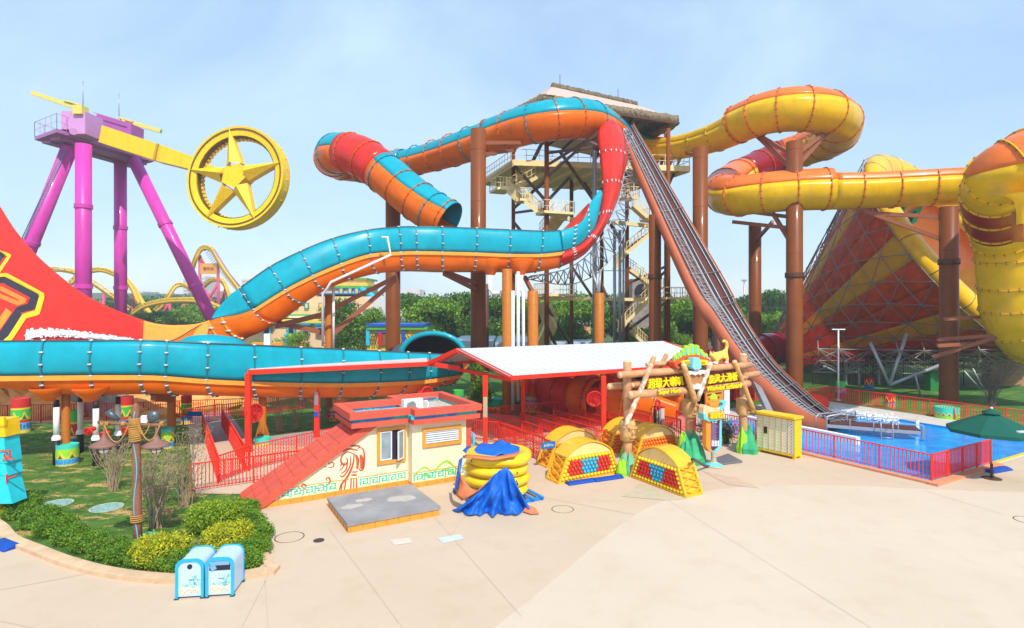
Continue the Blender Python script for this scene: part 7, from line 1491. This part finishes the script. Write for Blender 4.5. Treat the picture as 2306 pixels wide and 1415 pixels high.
def bush(px, py, rx, h, label, mats, n=5200, s=.036, group=None, dy=0, seed=0, z=0, name='bush'):
    c = G(px, py); c.y += dy; R = random.Random(seed or int(px)); t = thing(name, label, 'bush', c, group); mb = MB()
    for k in range(7):
        a = R.random()*6; q = (c.x+cos(a)*rx*.35, c.y+sin(a)*rx*.35, h*.52+R.uniform(-.06, .08)*h); leaves(mb, q, rx*.68, rx*.68, h*.50, n//7, s, R, .55, mi=tuple(range(len(mats))))
    leaves(mb, (c.x, c.y, h*.35), rx, rx, h*.42, n//3, s, R, .6, mi=tuple(range(len(mats)))); mb.build('foliage', mats, t)
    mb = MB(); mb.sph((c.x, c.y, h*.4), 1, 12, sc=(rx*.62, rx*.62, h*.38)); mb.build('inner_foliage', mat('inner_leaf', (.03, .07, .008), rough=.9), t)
    mb = MB()
    for k in range(7): a = k*.9; mb.cyl(c, c+V((cos(a)*rx*.5, sin(a)*rx*.5, h*.6)), .02, .008, n=5)
    mb.build('stems', STEM, t)
GYB = 'rounded bushes in the planting bed'
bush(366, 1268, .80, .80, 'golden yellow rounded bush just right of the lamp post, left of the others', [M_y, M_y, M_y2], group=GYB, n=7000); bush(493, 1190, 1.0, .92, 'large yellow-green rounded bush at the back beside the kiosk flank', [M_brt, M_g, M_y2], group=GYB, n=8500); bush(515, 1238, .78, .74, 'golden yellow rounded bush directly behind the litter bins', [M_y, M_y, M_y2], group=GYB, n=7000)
# hedge: a chain of clipped low plants
GH = 'low clipped hedge plants along the kerb'
hp = [(12, 1150), (45, 1165), (80, 1186), (118, 1205), (158, 1222), (200, 1238), (243, 1252), (285, 1264), (330, 1273), (375, 1280), (418, 1284), (545, 1262), (575, 1248), (580, 1215), (568, 1185), (552, 1160), (20, 1140), (60, 1150), (100, 1175), (140, 1195), (555, 1278)]
hl = ['first', 'second', 'third', 'fourth', 'fifth', 'sixth', 'seventh', 'eighth', 'ninth', 'tenth', 'eleventh']
for i, (x, y) in enumerate(hp):
    if i < 11: lb = 'low green hedge plant, %s along the kerb from the teal totem' % hl[i]
    else: lb = {11: 'low green hedge plant right behind the right litter bin', 12: 'green hedge plant at the right corner of the bed', 13: 'green hedge plant on the right side of the bed, second from the corner', 14: 'green hedge plant on the right side of the bed near the kiosk flank', 15: 'green hedge plant touching the foot of the kiosk flank', 16: 'inner hedge plant directly under the teal totem', 17: 'inner hedge plant, second from the teal totem', 18: 'inner hedge plant, third from the teal totem', 19: 'inner hedge plant, fourth from the teal totem', 20: 'hedge plant at the very right tip of the bed'}[i]
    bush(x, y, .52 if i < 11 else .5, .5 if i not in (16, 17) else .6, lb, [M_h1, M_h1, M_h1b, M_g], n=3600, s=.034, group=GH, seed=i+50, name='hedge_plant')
def shrub(px, py, h, spread, label, nst=26, leafn=0, seed=1, group='bare twiggy shrubs', bark=None, tops=True, leafm=None, ls=.03, lz=(.5, 1.0)):
    c = G(px, py); R = random.Random(seed); t = thing('shrub', label, 'shrub', c, group); mb = MB(); tips = []
    for k in range(nst):
        a = R.random()*6.28; sp_ = spread*R.uniform(.25, 1); hh = h*R.uniform(.6, 1); b = c+V((R.gauss(0, .09), R.gauss(0, .09), 0)); m1 = b+V((cos(a)*sp_*.25, sin(a)*sp_*.25, hh*.4)); e = b+V((cos(a)*sp_, sin(a)*sp_, hh)); pts = [V(p) for p in crom([tuple(b), tuple(m1), tuple(m1.lerp(e, .5)+V((R.gauss(0, .05), R.gauss(0, .05), 0))), tuple(e)], 3)]
        mb.tube(pts, [.012*(1-i/len(pts))+.004 for i in range(len(pts))], 4, caps=False); tips.append(e)
        for j in range(5 if tops else 2):
            q = pts[R.randint(3, len(pts)-1)]; e2 = q+V((R.gauss(0, .22), R.gauss(0, .22), R.uniform(.05, .4)))*spread; mb.tube([q, q.lerp(e2, .5)+V((0, 0, .04)), e2], [.008, .006, .003], 3, caps=False); tips.append(e2)
    mb.build('stems', bark or mat('dry_twig', (.42, .30, .19), rough=.9), t)
    if leafn:
        mb = MB()
        for k in range(leafn): q = R.choice(tips); q = q+V((R.gauss(0, .14), R.gauss(0, .14), R.gauss(-.1, .18))); leaves(mb, q, .05, .05, .05, 1, ls, R, 0)
        mb.build('foliage', leafm or leafmat('sparse_leaf', (.10, .15, .04), (.26, .32, .10), 3), t)
    return t
shrub(255, 1105, 2.1, .95, 'bare shrub left of the lamp post, near the round covers', 34, 160, 21)
shrub(352, 1190, 2.5, .75, 'tall bare shrub immediately right of the lamp post, propped with short stakes', 38, 700, 22)
shrub(415, 1142, 2.8, .8, 'tall half-leafy shrub against the red ramp railing', 30, 1400, 23)
shrub(338, 1120, 1.8, .7, 'half-leafy shrub behind the lamp post', 24, 1000, 24)
shrub(628, 975, 2.2, .45, 'thin bare shrub right of the left canopy post', 20, 60, 25); shrub(668, 968, 2.0, .6, 'dark slanting shrub between the two posts of the flat canopy', 18, 500, 26); shrub(735, 950, 1.9, .5, 'green upright shrub right of the second canopy post', 16, 900, 27)
shrub(1638, 1000, 1.2, .45, 'dark green clump of reeds right of the information board', 40, 900, 28, 'reed clumps', mat('reed', (.08, .12, .03)), False, leafmat('reed_leaf', (.03, .07, .015), (.10, .14, .03), 3), .05)
shrub(1590, 990, 1.1, .4, 'dark green clump of reeds left of the information board', 34, 700, 29, 'reed clumps', MATS['reed'], False, MATS['reed_leaf'], .05)
shrub(1690, 1003, .8, .3, 'small clump of reeds beside the yellow cabinet', 20, 400, 30, 'reed clumps', MATS['reed'], False, MATS['reed_leaf'], .04)
shrub(2232, 915, 4.0, 2.2, 'wide bare tree with tangled grey twigs at the right behind the pool fence', 70, 300, 31, None, mat('grey_twig', (.20, .15, .13), rough=.9))
for (x, y, lb) in ((345, 1185, 'short wooden prop around the tall bare shrub'), (405, 1132, 'short wooden prop around the shrub by the red railing')):
    t = thing('tree_stake', lb, 'stake', G(x, y), 'wooden plant props'); c = WL[t.name]; mb = MB(); mb.cyl(c+V((-.5, 0, .5)), c+V((.6, -.1, .52)), .04, n=8); mb.build('crossbar', WOOD, t)
    for dx in (-.45, .55): mb = MB(); mb.cyl(c+V((dx, -.02, 0)), c+V((dx, -.02, .6)), .035, n=8); mb.build('stake_leg', WOOD, t)
    mb = MB(); mb.box(c+V((.05, -.06, .48)), (.12, .1, .26)); mb.build('green_tie', mat('tie_teal', (.0, .22, .24)), t)
mb = MB(); mb.lathe(G(333, 1222), [(.001, .3), (.1, .3), (.3, .22), (.34, .1), (.34, 0)], 16); solo('valve_box', mb, mat('valve_green', (.0, .45, .25), rough=.5), 'green domed valve box behind the left golden bush', 'valve box')
def rockobj(px, py, r, h, label, m, seed, d=None, cat='rock', group=None):
    c = G(px, py); R = random.Random(seed); mb = MB(); rows = []; n = 16; ph = [R.uniform(.75, 1.25) for _ in range(n)]
    for z, k in ((0, 1.0), (.2, 1.05), (.45, .95), (.7, .75), (.9, .5), (1.0, .15)):
        row = [c+V((cos(2*pi*i/n), .6*sin(2*pi*i/n), 0))*r*k*ph[i]*R.uniform(.9, 1.1)+ZZ*h*z*ph[(i*5) % n] for i in range(n)]; rows.append(row+[row[0]])
    mb.grid(rows, sm=False); mb.add(rows[-1][:-1], [tuple(range(n))]); return solo('rock', mb, m, label, cat, group)
M_rk = mat('grey_rock', (.22, .18, .16), rough=.9, c2=(.40, .34, .30), vs=1.5, bump=.6, bs=6); M_or = mat('orange_rock', (.60, .25, .06), rough=.9, c2=(.82, .44, .13), vs=.8, bump=.5, bs=4); GRO = 'rocks on the sandy bank'
for i, (x, y, r, h, m_, lb) in enumerate(((10, 938, 2.0, 1.9, M_or, 'orange rock at the far left behind the tall painted drum'), (110, 938, 2.6, 1.5, M_or, 'orange rock mound between the tall drum and the first white pipe'), (225, 935, 1.6, 2.4, M_rk, 'grey rock behind the white pipes'), (340, 936, 2.4, 1.3, M_or, 'orange rock mound right of the pointed lamp post'), (455, 920, 3.0, 1.8, M_or, 'long orange rock under the middle of the low teal chute'), (180, 930, 1.4, 1.9, M_rk, 'grey craggy rock behind the second white pipe'), (530, 895, 2.2, 1.6, mat('tan_block', (.72, .50, .22), rough=.9), 'tan block just left of the left canopy post'))): rockobj(x, y, r, h, lb, m_, i+3, group=GRO)
# grass blades on the front lawn
def grass(poly, n, s, h, name, label, m, seed):
    R = random.Random(seed); from mathutils.geometry import intersect_point_tri_2d
    P2 = [V((p.x, p.y)) for p in poly]; tr = tessellate_polygon([[V((p.x, p.y, 0)) for p in poly]]); T = [(P2[a], P2[b], P2[c]) for a, b, c in tr]; A_ = [abs((b-a).cross(c-a)) for a, b, c in T]; mb = MB()
    for _ in range(n):
        a, b, c = R.choices(T, A_)[0]; u, v = R.random(), R.random()
        if u+v > 1: u, v = 1-u, 1-v
        p = a+(b-a)*u+(c-a)*v
        if (sin(p.x*1.3+p.y*.7)+sin(p.x*.5-p.y*1.9+1)+sin(p.y*3.1+p.x*2.2)*.6) > .9 and R.random() < .85: continue
        th = R.random()*6.28; d = V((cos(th), sin(th), 0))*s; q = V((p.x, p.y, .01)); l = V((R.gauss(0, .02), R.gauss(0, .02), h*R.uniform(.5, 1.3))); mb.add([q-d, q+d, q+l], [(0, 1, 2)])
    solo(name, mb, m, label, 'grass', kind='stuff')
grass(LP1, 22000, .011, .06, 'grass', 'short green grass on the front lawn around the lamp post', leafmat('grass_blade', (.03, .10, .008), (.12, .26, .02), 1.0), 5)
# ---------------- background ----------------
def treeproto(seed, h, r, mats, n, s, label, name='tree', loc=None, group=None, trunk=True, low=.25):
    R = random.Random(seed); t = thing(name, label, 'tree', loc, group); c = V(loc); mb = MB()
    k = 13
    for i in range(k):
        a = R.random()*6.28; rr = r*R.uniform(0, .62); z = h*(low+(1-low)*R.uniform(.12, .86)); q = (c.x+cos(a)*rr, c.y+sin(a)*rr, z); f = 1-.45*abs((z/h)-.5)
        leaves(mb, q, r*.42*f, r*.42*f, h*.17*f, n//k, s, R, .35, mi=tuple(range(len(mats))))
    mb.build('crown', mats, t)
    mb = MB(); mb.tube([c, c+V((.1, 0, h*.3)), c+V((-.05, .1, h*.62))], [h*.025, h*.02, h*.008], 7)
    for i in range(6): a = i*1.05; mb.tube([c+ZZ*h*(.25+.05*i), c+V((cos(a)*r*.3, sin(a)*r*.3, h*(.42+.05*i))), c+V((cos(a)*r*.6, sin(a)*r*.6, h*(.55+.06*i)))], [h*.012, h*.008, h*.003], 5)
    mb.build('trunk', STEM, t); return t
T1 = [leafmat('tree_leaf_dark', (.03, .10, .012), (.10, .22, .02), .5), leafmat('tree_leaf', (.06, .17, .012), (.18, .34, .03), .5)]; T2 = [leafmat('tree_leaf_light', (.14, .30, .02), (.34, .52, .04), .5), T1[1]]; T3 = [leafmat('tree_leaf_blue', (.03, .11, .03), (.09, .20, .05), .4), T1[0]]
GTr = 'trees beyond the park'
tp = []; U0 = {}
kinds = (('dense dark green tree', T1), ('bright green bushy tree', T2), ('bluish dark green tree', T3), ('mid green rounded tree', [T1[1], T2[0]]))
spots = []
R = random.Random(77)
# nearer trees, each at its own place: photo x, top y, distance, crown radius, kind
near = [(790, 668, 74, 4.6, 3, 'behind the slim brown column left of centre'), (835, 690, 78, 4.2, 3, 'left of the small blue and yellow hut'), (950, 668, 95, 6, 0, 'right of the brown column under the curl'), (985, 660, 88, 6.5, 3, 'between the two brown columns at centre'), (1030, 655, 92, 6, 0, 'left of the tallest column'), (920, 660, 120, 8, 2, 'on the slope behind the small hut'),
        (1120, 665, 92, 5.5, 0, 'behind the white pipes'), (1180, 672, 90, 6, 1, 'right of the white pipes'), (1240, 660, 95, 6.5, 3, 'behind the tower stairs on the left'), (1300, 664, 90, 5.5, 3, 'under the middle of the tower'), (1345, 655, 98, 6, 1, 'behind the short orange-brown column'), (1400, 668, 92, 6, 0, 'behind the grey pipes of the tower'), (1440, 660, 96, 6, 1, 'behind the lower tower stairs'), (1500, 672, 86, 5.5, 1, 'just left of the brown column under the yellow slide'), (1545, 660, 92, 6, 3, 'between the tower and the column under the yellow slide'), (1605, 670, 90, 5.5, 3, 'left of the lift'), (1650, 668, 95, 6.5, 0, 'behind the lift'),
        (1715, 700, 82, 5, 1, 'right of the lift between the two big columns'), (1745, 652, 105, 6.5, 2, 'tallest one between the two big columns'), (1690, 665, 110, 7, 2, 'behind the thinner column'), (1810, 700, 85, 5, 0, 'right of the thick column'), (1850, 740, 75, 5, 0, 'low behind the funnel frame'), (1940, 770, 72, 5, 0, 'dark behind the funnel lattice'), (2040, 775, 72, 5, 0, 'behind the funnel lattice, middle'), (2120, 780, 72, 5, 0, 'behind the funnel lattice, right'), (2250, 775, 66, 5, 1, 'behind the bare tree at the right'), (2330, 770, 66, 5, 3, 'at the right edge'),
        (560, 700, 110, 6, 0, 'left of the painted temple'), (665, 745, 66, 2.5, 3, 'in front of the painted temple'), (395, 690, 112, 6.5, 3, 'behind the coaster supports'), (440, 682, 118, 7, 3, 'right of the coaster supports'), (350, 700, 112, 6, 0, 'left of the coaster supports'), (300, 712, 120, 6, 0, 'behind the dark magenta leg'), (480, 700, 120, 6, 2, 'behind the slanting magenta leg'), (250, 715, 130, 7, 2, 'left of the dark magenta leg'), (1080, 840, 40, 2.4, 3, None), (1290, 700, 78, 4, 0, 'behind the low white roofs'), (1430, 730, 72, 3.4, 1, 'low and bright beyond the canopy roof'), (1520, 735, 74, 3.2, 1, 'low and bright right of the tower foot'), (1240, 725, 74, 3.2, 0, 'low behind the canopy ridge')]
for i, (x, y, d, r, k, w_) in enumerate(near):
    h = HC+(HOR-y)/FL*d; loc = V(((x-CX)/FL*d, d, 0))
    if w_ is None: treeproto(400, 3.9, 1.45, kinds[3][1], 5000, .07, 'dense leafy small tree behind the canopy, left of its front post', loc=G(1078, 925), low=.05); continue
    if (k, d < 80) not in U0:
        U0[(k, d < 80)] = (treeproto(i+9, h, r, kinds[k][1], 6500 if d >= 80 else 5200, .26 if d >= 80 else .17, kinds[k][0]+' '+w_, loc=loc, group=GTr, low=.12), h, r)
    else:
        t0, h0, r0 = U0[(k, d < 80)]; dup(t0, loc, R.random()*6, kinds[k][0]+' '+w_, GTr, (r/r0, r/r0, h/h0))
mb = MB(); R = random.Random(31)
for i in range(190):
    x = -260+i*14.5+R.uniform(-8, 8); d = R.uniform(150, 230); top = {True: 683}.get(x < 250, 668)-R.uniform(-6, 8)+(6 if 1500 < x < 1700 else 0); h = HC+(HOR-top)/FL*d; c = ((x-CX)/FL*d, d, h*.5); leaves(mb, c, 7, 4, h*.52, 520, .6, R, .5, mi=(0, 1))
solo('far_wood', mb, T3, 'far-off wooded ridge fading along the horizon', 'wood', kind='stuff')
mb = MB(); rows = []
for i in range(61):
    x = -400+i*50; rows.append([V((x, 300, -1)), V((x, 340, 8+4*sin(i*.5)+2*sin(i*1.3))), V((x, 420, 12+5*sin(i*.37+1)))])
mb.grid(rows); solo('hills', mb, mat('far_hill', (.06, .11, .05), rough=1, c2=(.10, .15, .07), vs=.05), kind='structure')
# painted temple
MT = thing('painted_temple', 'stepped cream and yellow painted temple building behind the teal chute', 'building', P(730, 790, 92)); M_pe = mat('temple_peach', (.72, .46, .24), rough=.8, c2=(.80, .56, .34), vs=.4); M_tyl = mat('temple_yellow', (.80, .55, .08), rough=.7); M_wb = mat('temple_blue', (.03, .22, .50), rough=.6); M_ga = mat('temple_green', (.10, .38, .06), rough=.7)
def tb(x0, y0, x1, y1, d, dep, m, nm, par=None): mb = MB(); a, b = P(x0, y0, d), P(x1, y1, d); mb.box(V(((a.x+b.x)/2, d+dep/2, (a.z+b.z)/2)), (abs(b.x-a.x), dep, abs(a.z-b.z))); return mb.build(nm, m, par or MT)
tb(560, 690, 728, 712, 92, 8, M_pe, 'wall'); tb(540, 728, 732, 800, 88, 9, M_pe, 'wall'); tb(700, 648, 826, 668, 98, 8, M_pe, 'wall'); tb(690, 668, 840, 712, 95, 6, M_pe, 'wall'); tb(740, 630, 824, 648, 100, 6, M_pe, 'wall')
for x0, y0, x1, y1, d, m in ((555, 708, 735, 712, 91.5, M_ga), (552, 712, 735, 716, 91.3, mat('temple_cream', (.8, .7, .55))), (540, 720, 735, 727, 87.6, M_tyl), (540, 727, 735, 730, 87.4, M_ga), (702, 644, 828, 649, 97.6, M_ga), (702, 638, 828, 644, 97.6, M_tyl), (738, 626, 826, 630, 99.6, M_ga), (700, 660, 838, 663, 94.8, M_wb)): tb(x0, y0, x1, y1, d, 8, m, 'cornice')
for x, y, d in ((666, 688, 91.7), (690, 688, 91.7), (722, 688, 91.7), (642, 692, 91.7), (768, 655, 97.6), (788, 655, 97.6), (803, 655, 97.6), (817, 655, 97.6)):
    f = tb(x-5, y-6, x+5, y+8, d, .3, M_wb, 'window'); tb(x-2.5, y-4, x+2.5, y+6, d-.1, .2, M_tyl, 'pane', f)
for x in (655, 688, 720, 600): 
    f = tb(x-11, 729, x+11, 733, 87.1, 1, M_wb, 'awning'); f = tb(x-9, 735, x+9, 752, 87.3, .3, mat('temple_teal', (.03, .40, .50)), 'window'); tb(x-5, 739, x+5, 752, 87.2, .2, DARK, 'pane', f)
tb(783, 672, 789, 705, 94.5, 1, CYAN, 'blue_column'); tb(800, 690, 870, 715, 90, 6, mat('temple_pale', (.74, .60, .50)), 'wall')
mb = MB(); mb.prism([(0, 0), (9, -9), (12, -9), (3.5, 0)], P(820, 668, 88), V((1, 0, 0)), ZZ, V((0, 1, 0)), .5); mb.build('stair_ramp', mat('temple_white', (.66, .66, .66)), MT)
mb = MB(); mb.tube([P(812, 650, 92), P(850, 675, 92), P(872, 715, 92)], .5, 6); mb.build('slide_edge', CYAN, MT)
# painted hut
HT = thing('painted_hut', 'low hut with blue roof edge, yellow lattice walls and a red door', 'building', P(890, 800, 66)); 
def hb(x0, y0, x1, y1, d, dep, m, nm, par=None): mb = MB(); a, b = P(x0, y0, d), P(x1, y1, d); mb.box(V(((a.x+b.x)/2, d+dep/2, (a.z+b.z)/2)), (abs(b.x-a.x), dep, abs(a.z-b.z))); return mb.build(nm, m, par or HT)
hb(826, 740, 958, 800, 66, 5, M_tyl, 'wall'); hb(824, 730, 956, 736, 65.5, 6, mat('hut_blue', (.01, .10, .48)), 'roof_edge'); hb(826, 737, 962, 743, 65.6, 6, M_ga, 'cornice'); hb(824, 742, 832, 778, 65.7, .3, CYAN, 'corner_post'); hb(904, 745, 912, 778, 65.7, .3, MATS['hut_blue'], 'corner_post'); hb(852, 750, 860, 778, 65.6, .3, REDD, 'door_jamb'); hb(861, 752, 876, 778, 65.7, .3, mat('hut_door', (.25, .10, .04)), 'door'); hb(845, 747, 885, 750, 65.6, .4, MATS['hut_blue'], 'lintel')
mb = MB()
for k in range(-2, 9):
    for s in (1, -1):
        a = P(912+k*8, 776 if s > 0 else 748, 65.6); b = P(912+k*8+22, 748 if s > 0 else 776, 65.6)
        if a.x > P(910, 0, 65.6).x and b.x < P(958, 0, 65.6).x: mb.beam(a, b, .08)
for k in range(3):
    for s in (1, -1): mb.beam(P(833+k*5, 776 if s > 0 else 748, 65.6), P(841+k*5, 748 if s > 0 else 776, 65.6), .07)
mb.build('lattice', mat('lattice_dark', (.18, .12, .05)), HT)
# white low buildings behind
def block(x0, y0, x1, y1, d, dep, m, name, label, cat='building', parts=()):
    a, b = P(x0, y0, d), P(x1, y1, d); zb = min(0, b.z) if y1 > HOR+9360/d*.8 else b.z; t = thing(name, label, cat, V(((a.x+b.x)/2, d, 0))); mb = MB(); mb.box(V(((a.x+b.x)/2, d+dep/2, a.z/2)), (b.x-a.x, dep, a.z)); mb.build('wall', m, t)
    for (px0, py0, px1, py1, pm, nm) in parts: mb = MB(); p, q = P(px0, py0, d-.15), P(px1, py1, d-.15); mb.box((p+q)/2, (abs(q.x-p.x), .3, abs(p.z-q.z))); mb.build(nm, pm, t)
    return t
M_wr = mat('pale_blue_roof', (.52, .60, .68), rough=.5)
block(1020, 768, 1110, 800, 68, 12, M_wr, 'service_shed', 'long pale blue-white shed roof left of the tallest column'); block(1115, 771, 1360, 800, 70, 14, M_wr, 'service_shed', 'long pale blue-white shed roof behind the white pipes and the canopy ridge')
block(1288, 728, 1330, 760, 84, 6, mat('small_house', (.62, .34, .14)), 'small_house', 'small orange house with pale roof among the trees', parts=((1285, 722, 1332, 730, WHT, 'roof'), ))
block(1500, 780, 1545, 800, 62, 4, YEL, 'service_shed', 'low yellow shed seen just above the canopy roof end')
M_tw = mat('far_tower', (.70, .58, .54), rough=.8, c2=(.76, .66, .62), vs=.1); M_tw2 = mat('far_window', (.40, .42, .48))
def tower(x0, y0, x1, d, label, m=M_tw, win=True):
    wn_ = []
    if win:
        for yy in range(int(y0)+4, 690, 7):
            for xx in [x0+(x1-x0)*k/4 for k in (.5, 1.5, 2.5, 3.2)]: wn_.append((xx, yy, xx+3, yy+3, M_tw2, 'window'))
    t = block(x0, y0, x1, 720, d, 20, m, 'apartment_tower', label, parts=wn_[:60]); t['group'] = 'distant apartment towers'
tower(412, 628, 428, 420, 'distant pale apartment tower behind the coaster arches'); tower(436, 622, 462, 400, 'distant pink and white apartment tower under the three-character board'); tower(466, 655, 482, 380, 'distant pinkish tower right of the board supports', mat('far_pink', (.66, .34, .32), rough=.8)); tower(543, 628, 562, 420, 'distant cream tower above the teal chute end'); tower(308, 657, 322, 430, 'distant grey tower left of the coaster', mat('far_grey', (.45, .50, .52), rough=.8)); tower(908, 652, 945, 330, 'distant pinkish building on the wooded ridge', M_tw, False)
tower(225, 672, 262, 420, 'distant grey block low behind the magenta leg', MATS['far_grey'], False)
# stone wall with cave picture right of the tower
t = thing('stone_gateway', 'grey stone tower with a dark archway seen through the tower stairs', 'building', P(1438, 800, 82)); mb = MB(); a = P(1424, 628, 82); b = P(1462, 690, 82); mb.box(V(((a.x+b.x)/2, 84, a.z/2)), (b.x-a.x, 4, a.z)); mb.build('wall', M_rk, t); mb = MB(); c = P(1446, 655, 81.8); mb.cyl(c, c+V((0, .4, 0)), 1.0, n=20); mb.build('archway', DARK, t)
# rocks behind the chute
rockobj(703, 790, 3.2, 3.6, 'rounded grey rock above the low teal chute beside the slim brown column', mat('pale_rock', (.42, .34, .28), rough=.9, c2=(.66, .58, .50), vs=1, bump=.5, bs=3), 40)
# black fence, wall at right
F((1830, 868), (2170, 868), 'tall black railing fence behind the funnel lawn', h=2.6, gap=.22, bay=3, m=BLK, name='black_fence')
F((560, 782), (650, 786), 'dark railing fence in front of the painted temple', h=1.3, gap=.3, bay=3, m=BLK, name='black_fence')
block(2232, 800, 2420, 905, 52, 1, mat('brown_wall', (.38, .22, .10), rough=.8), 'boundary_wall', 'brown boundary wall at the right edge behind the bare tree', 'wall')
mb = MB(); mb.box(G(2104, 880)+ZZ*.8, (1.2, .8, 1.6)); solo('green_cabinet', mb, mat('cabinet_green', (.02, .22, .05)), 'dark green utility cabinet in front of the black fence', 'cabinet')
F((1700, 905), (1790, 905), 'red railing under the lift behind the gate', group=GQ)
mb = MB(); mb.sph(G(1835, 915)+ZZ*.2, .75, 16, sc=(1.3, 1, .9)); solo('red_dome', mb, RED, 'bright red rounded cap beside the lift foot', 'cap')
R = random.Random(3)
# hedge on a wall in front of the temple
mb = MB(); a = P(560, 768, 74); leaves(mb, (a.x+3.4, 74, a.z-.8), 4.0, 1, 1.3, 3500, .09, R, .2, mi=(0, 1)); solo('hedge', mb, [T1[1], T2[0]], 'long clipped hedge in front of the painted temple', 'hedge')
block(566, 772, 690, 800, 70, 1, OCHR, 'garden_wall', 'low orange garden wall just above the low teal chute', 'wall')
for px, w_, c, lb in ((601, 14, WHT, 'white panel on the dark railing before the temple'), (644, 7, CYAN, 'pale blue recycling box near the temple'), (653, 6, LIME, 'lime green recycling box near the temple')):
    block(px-w_/2, 752, px+w_/2, 768, 69, .5, c, 'refuse_box' if w_ < 10 else 'white_panel', lb, 'box')
# ---------------- haze ----------------
hz = MB(); hz.box((0, 320, 40), (1500, 1000, 90)); ho = hz.build('haze', [])
hm = bpy.data.materials.new('haze_air'); hm.use_nodes = True; N = hm.node_tree.nodes; N.remove(N['Principled BSDF']); pv = N.new('ShaderNodeVolumePrincipled'); pv.inputs['Color'].default_value = (.80, .88, .98, 1); pv.inputs['Density'].default_value = .0008
hm.node_tree.links.new(pv.outputs[0], N['Material Output'].inputs['Volume']); ho.data.materials.append(hm); ho['kind'] = 'stuff'; ho['label'] = 'thin pale haze in the air'; ho.display_type = 'WIRE'
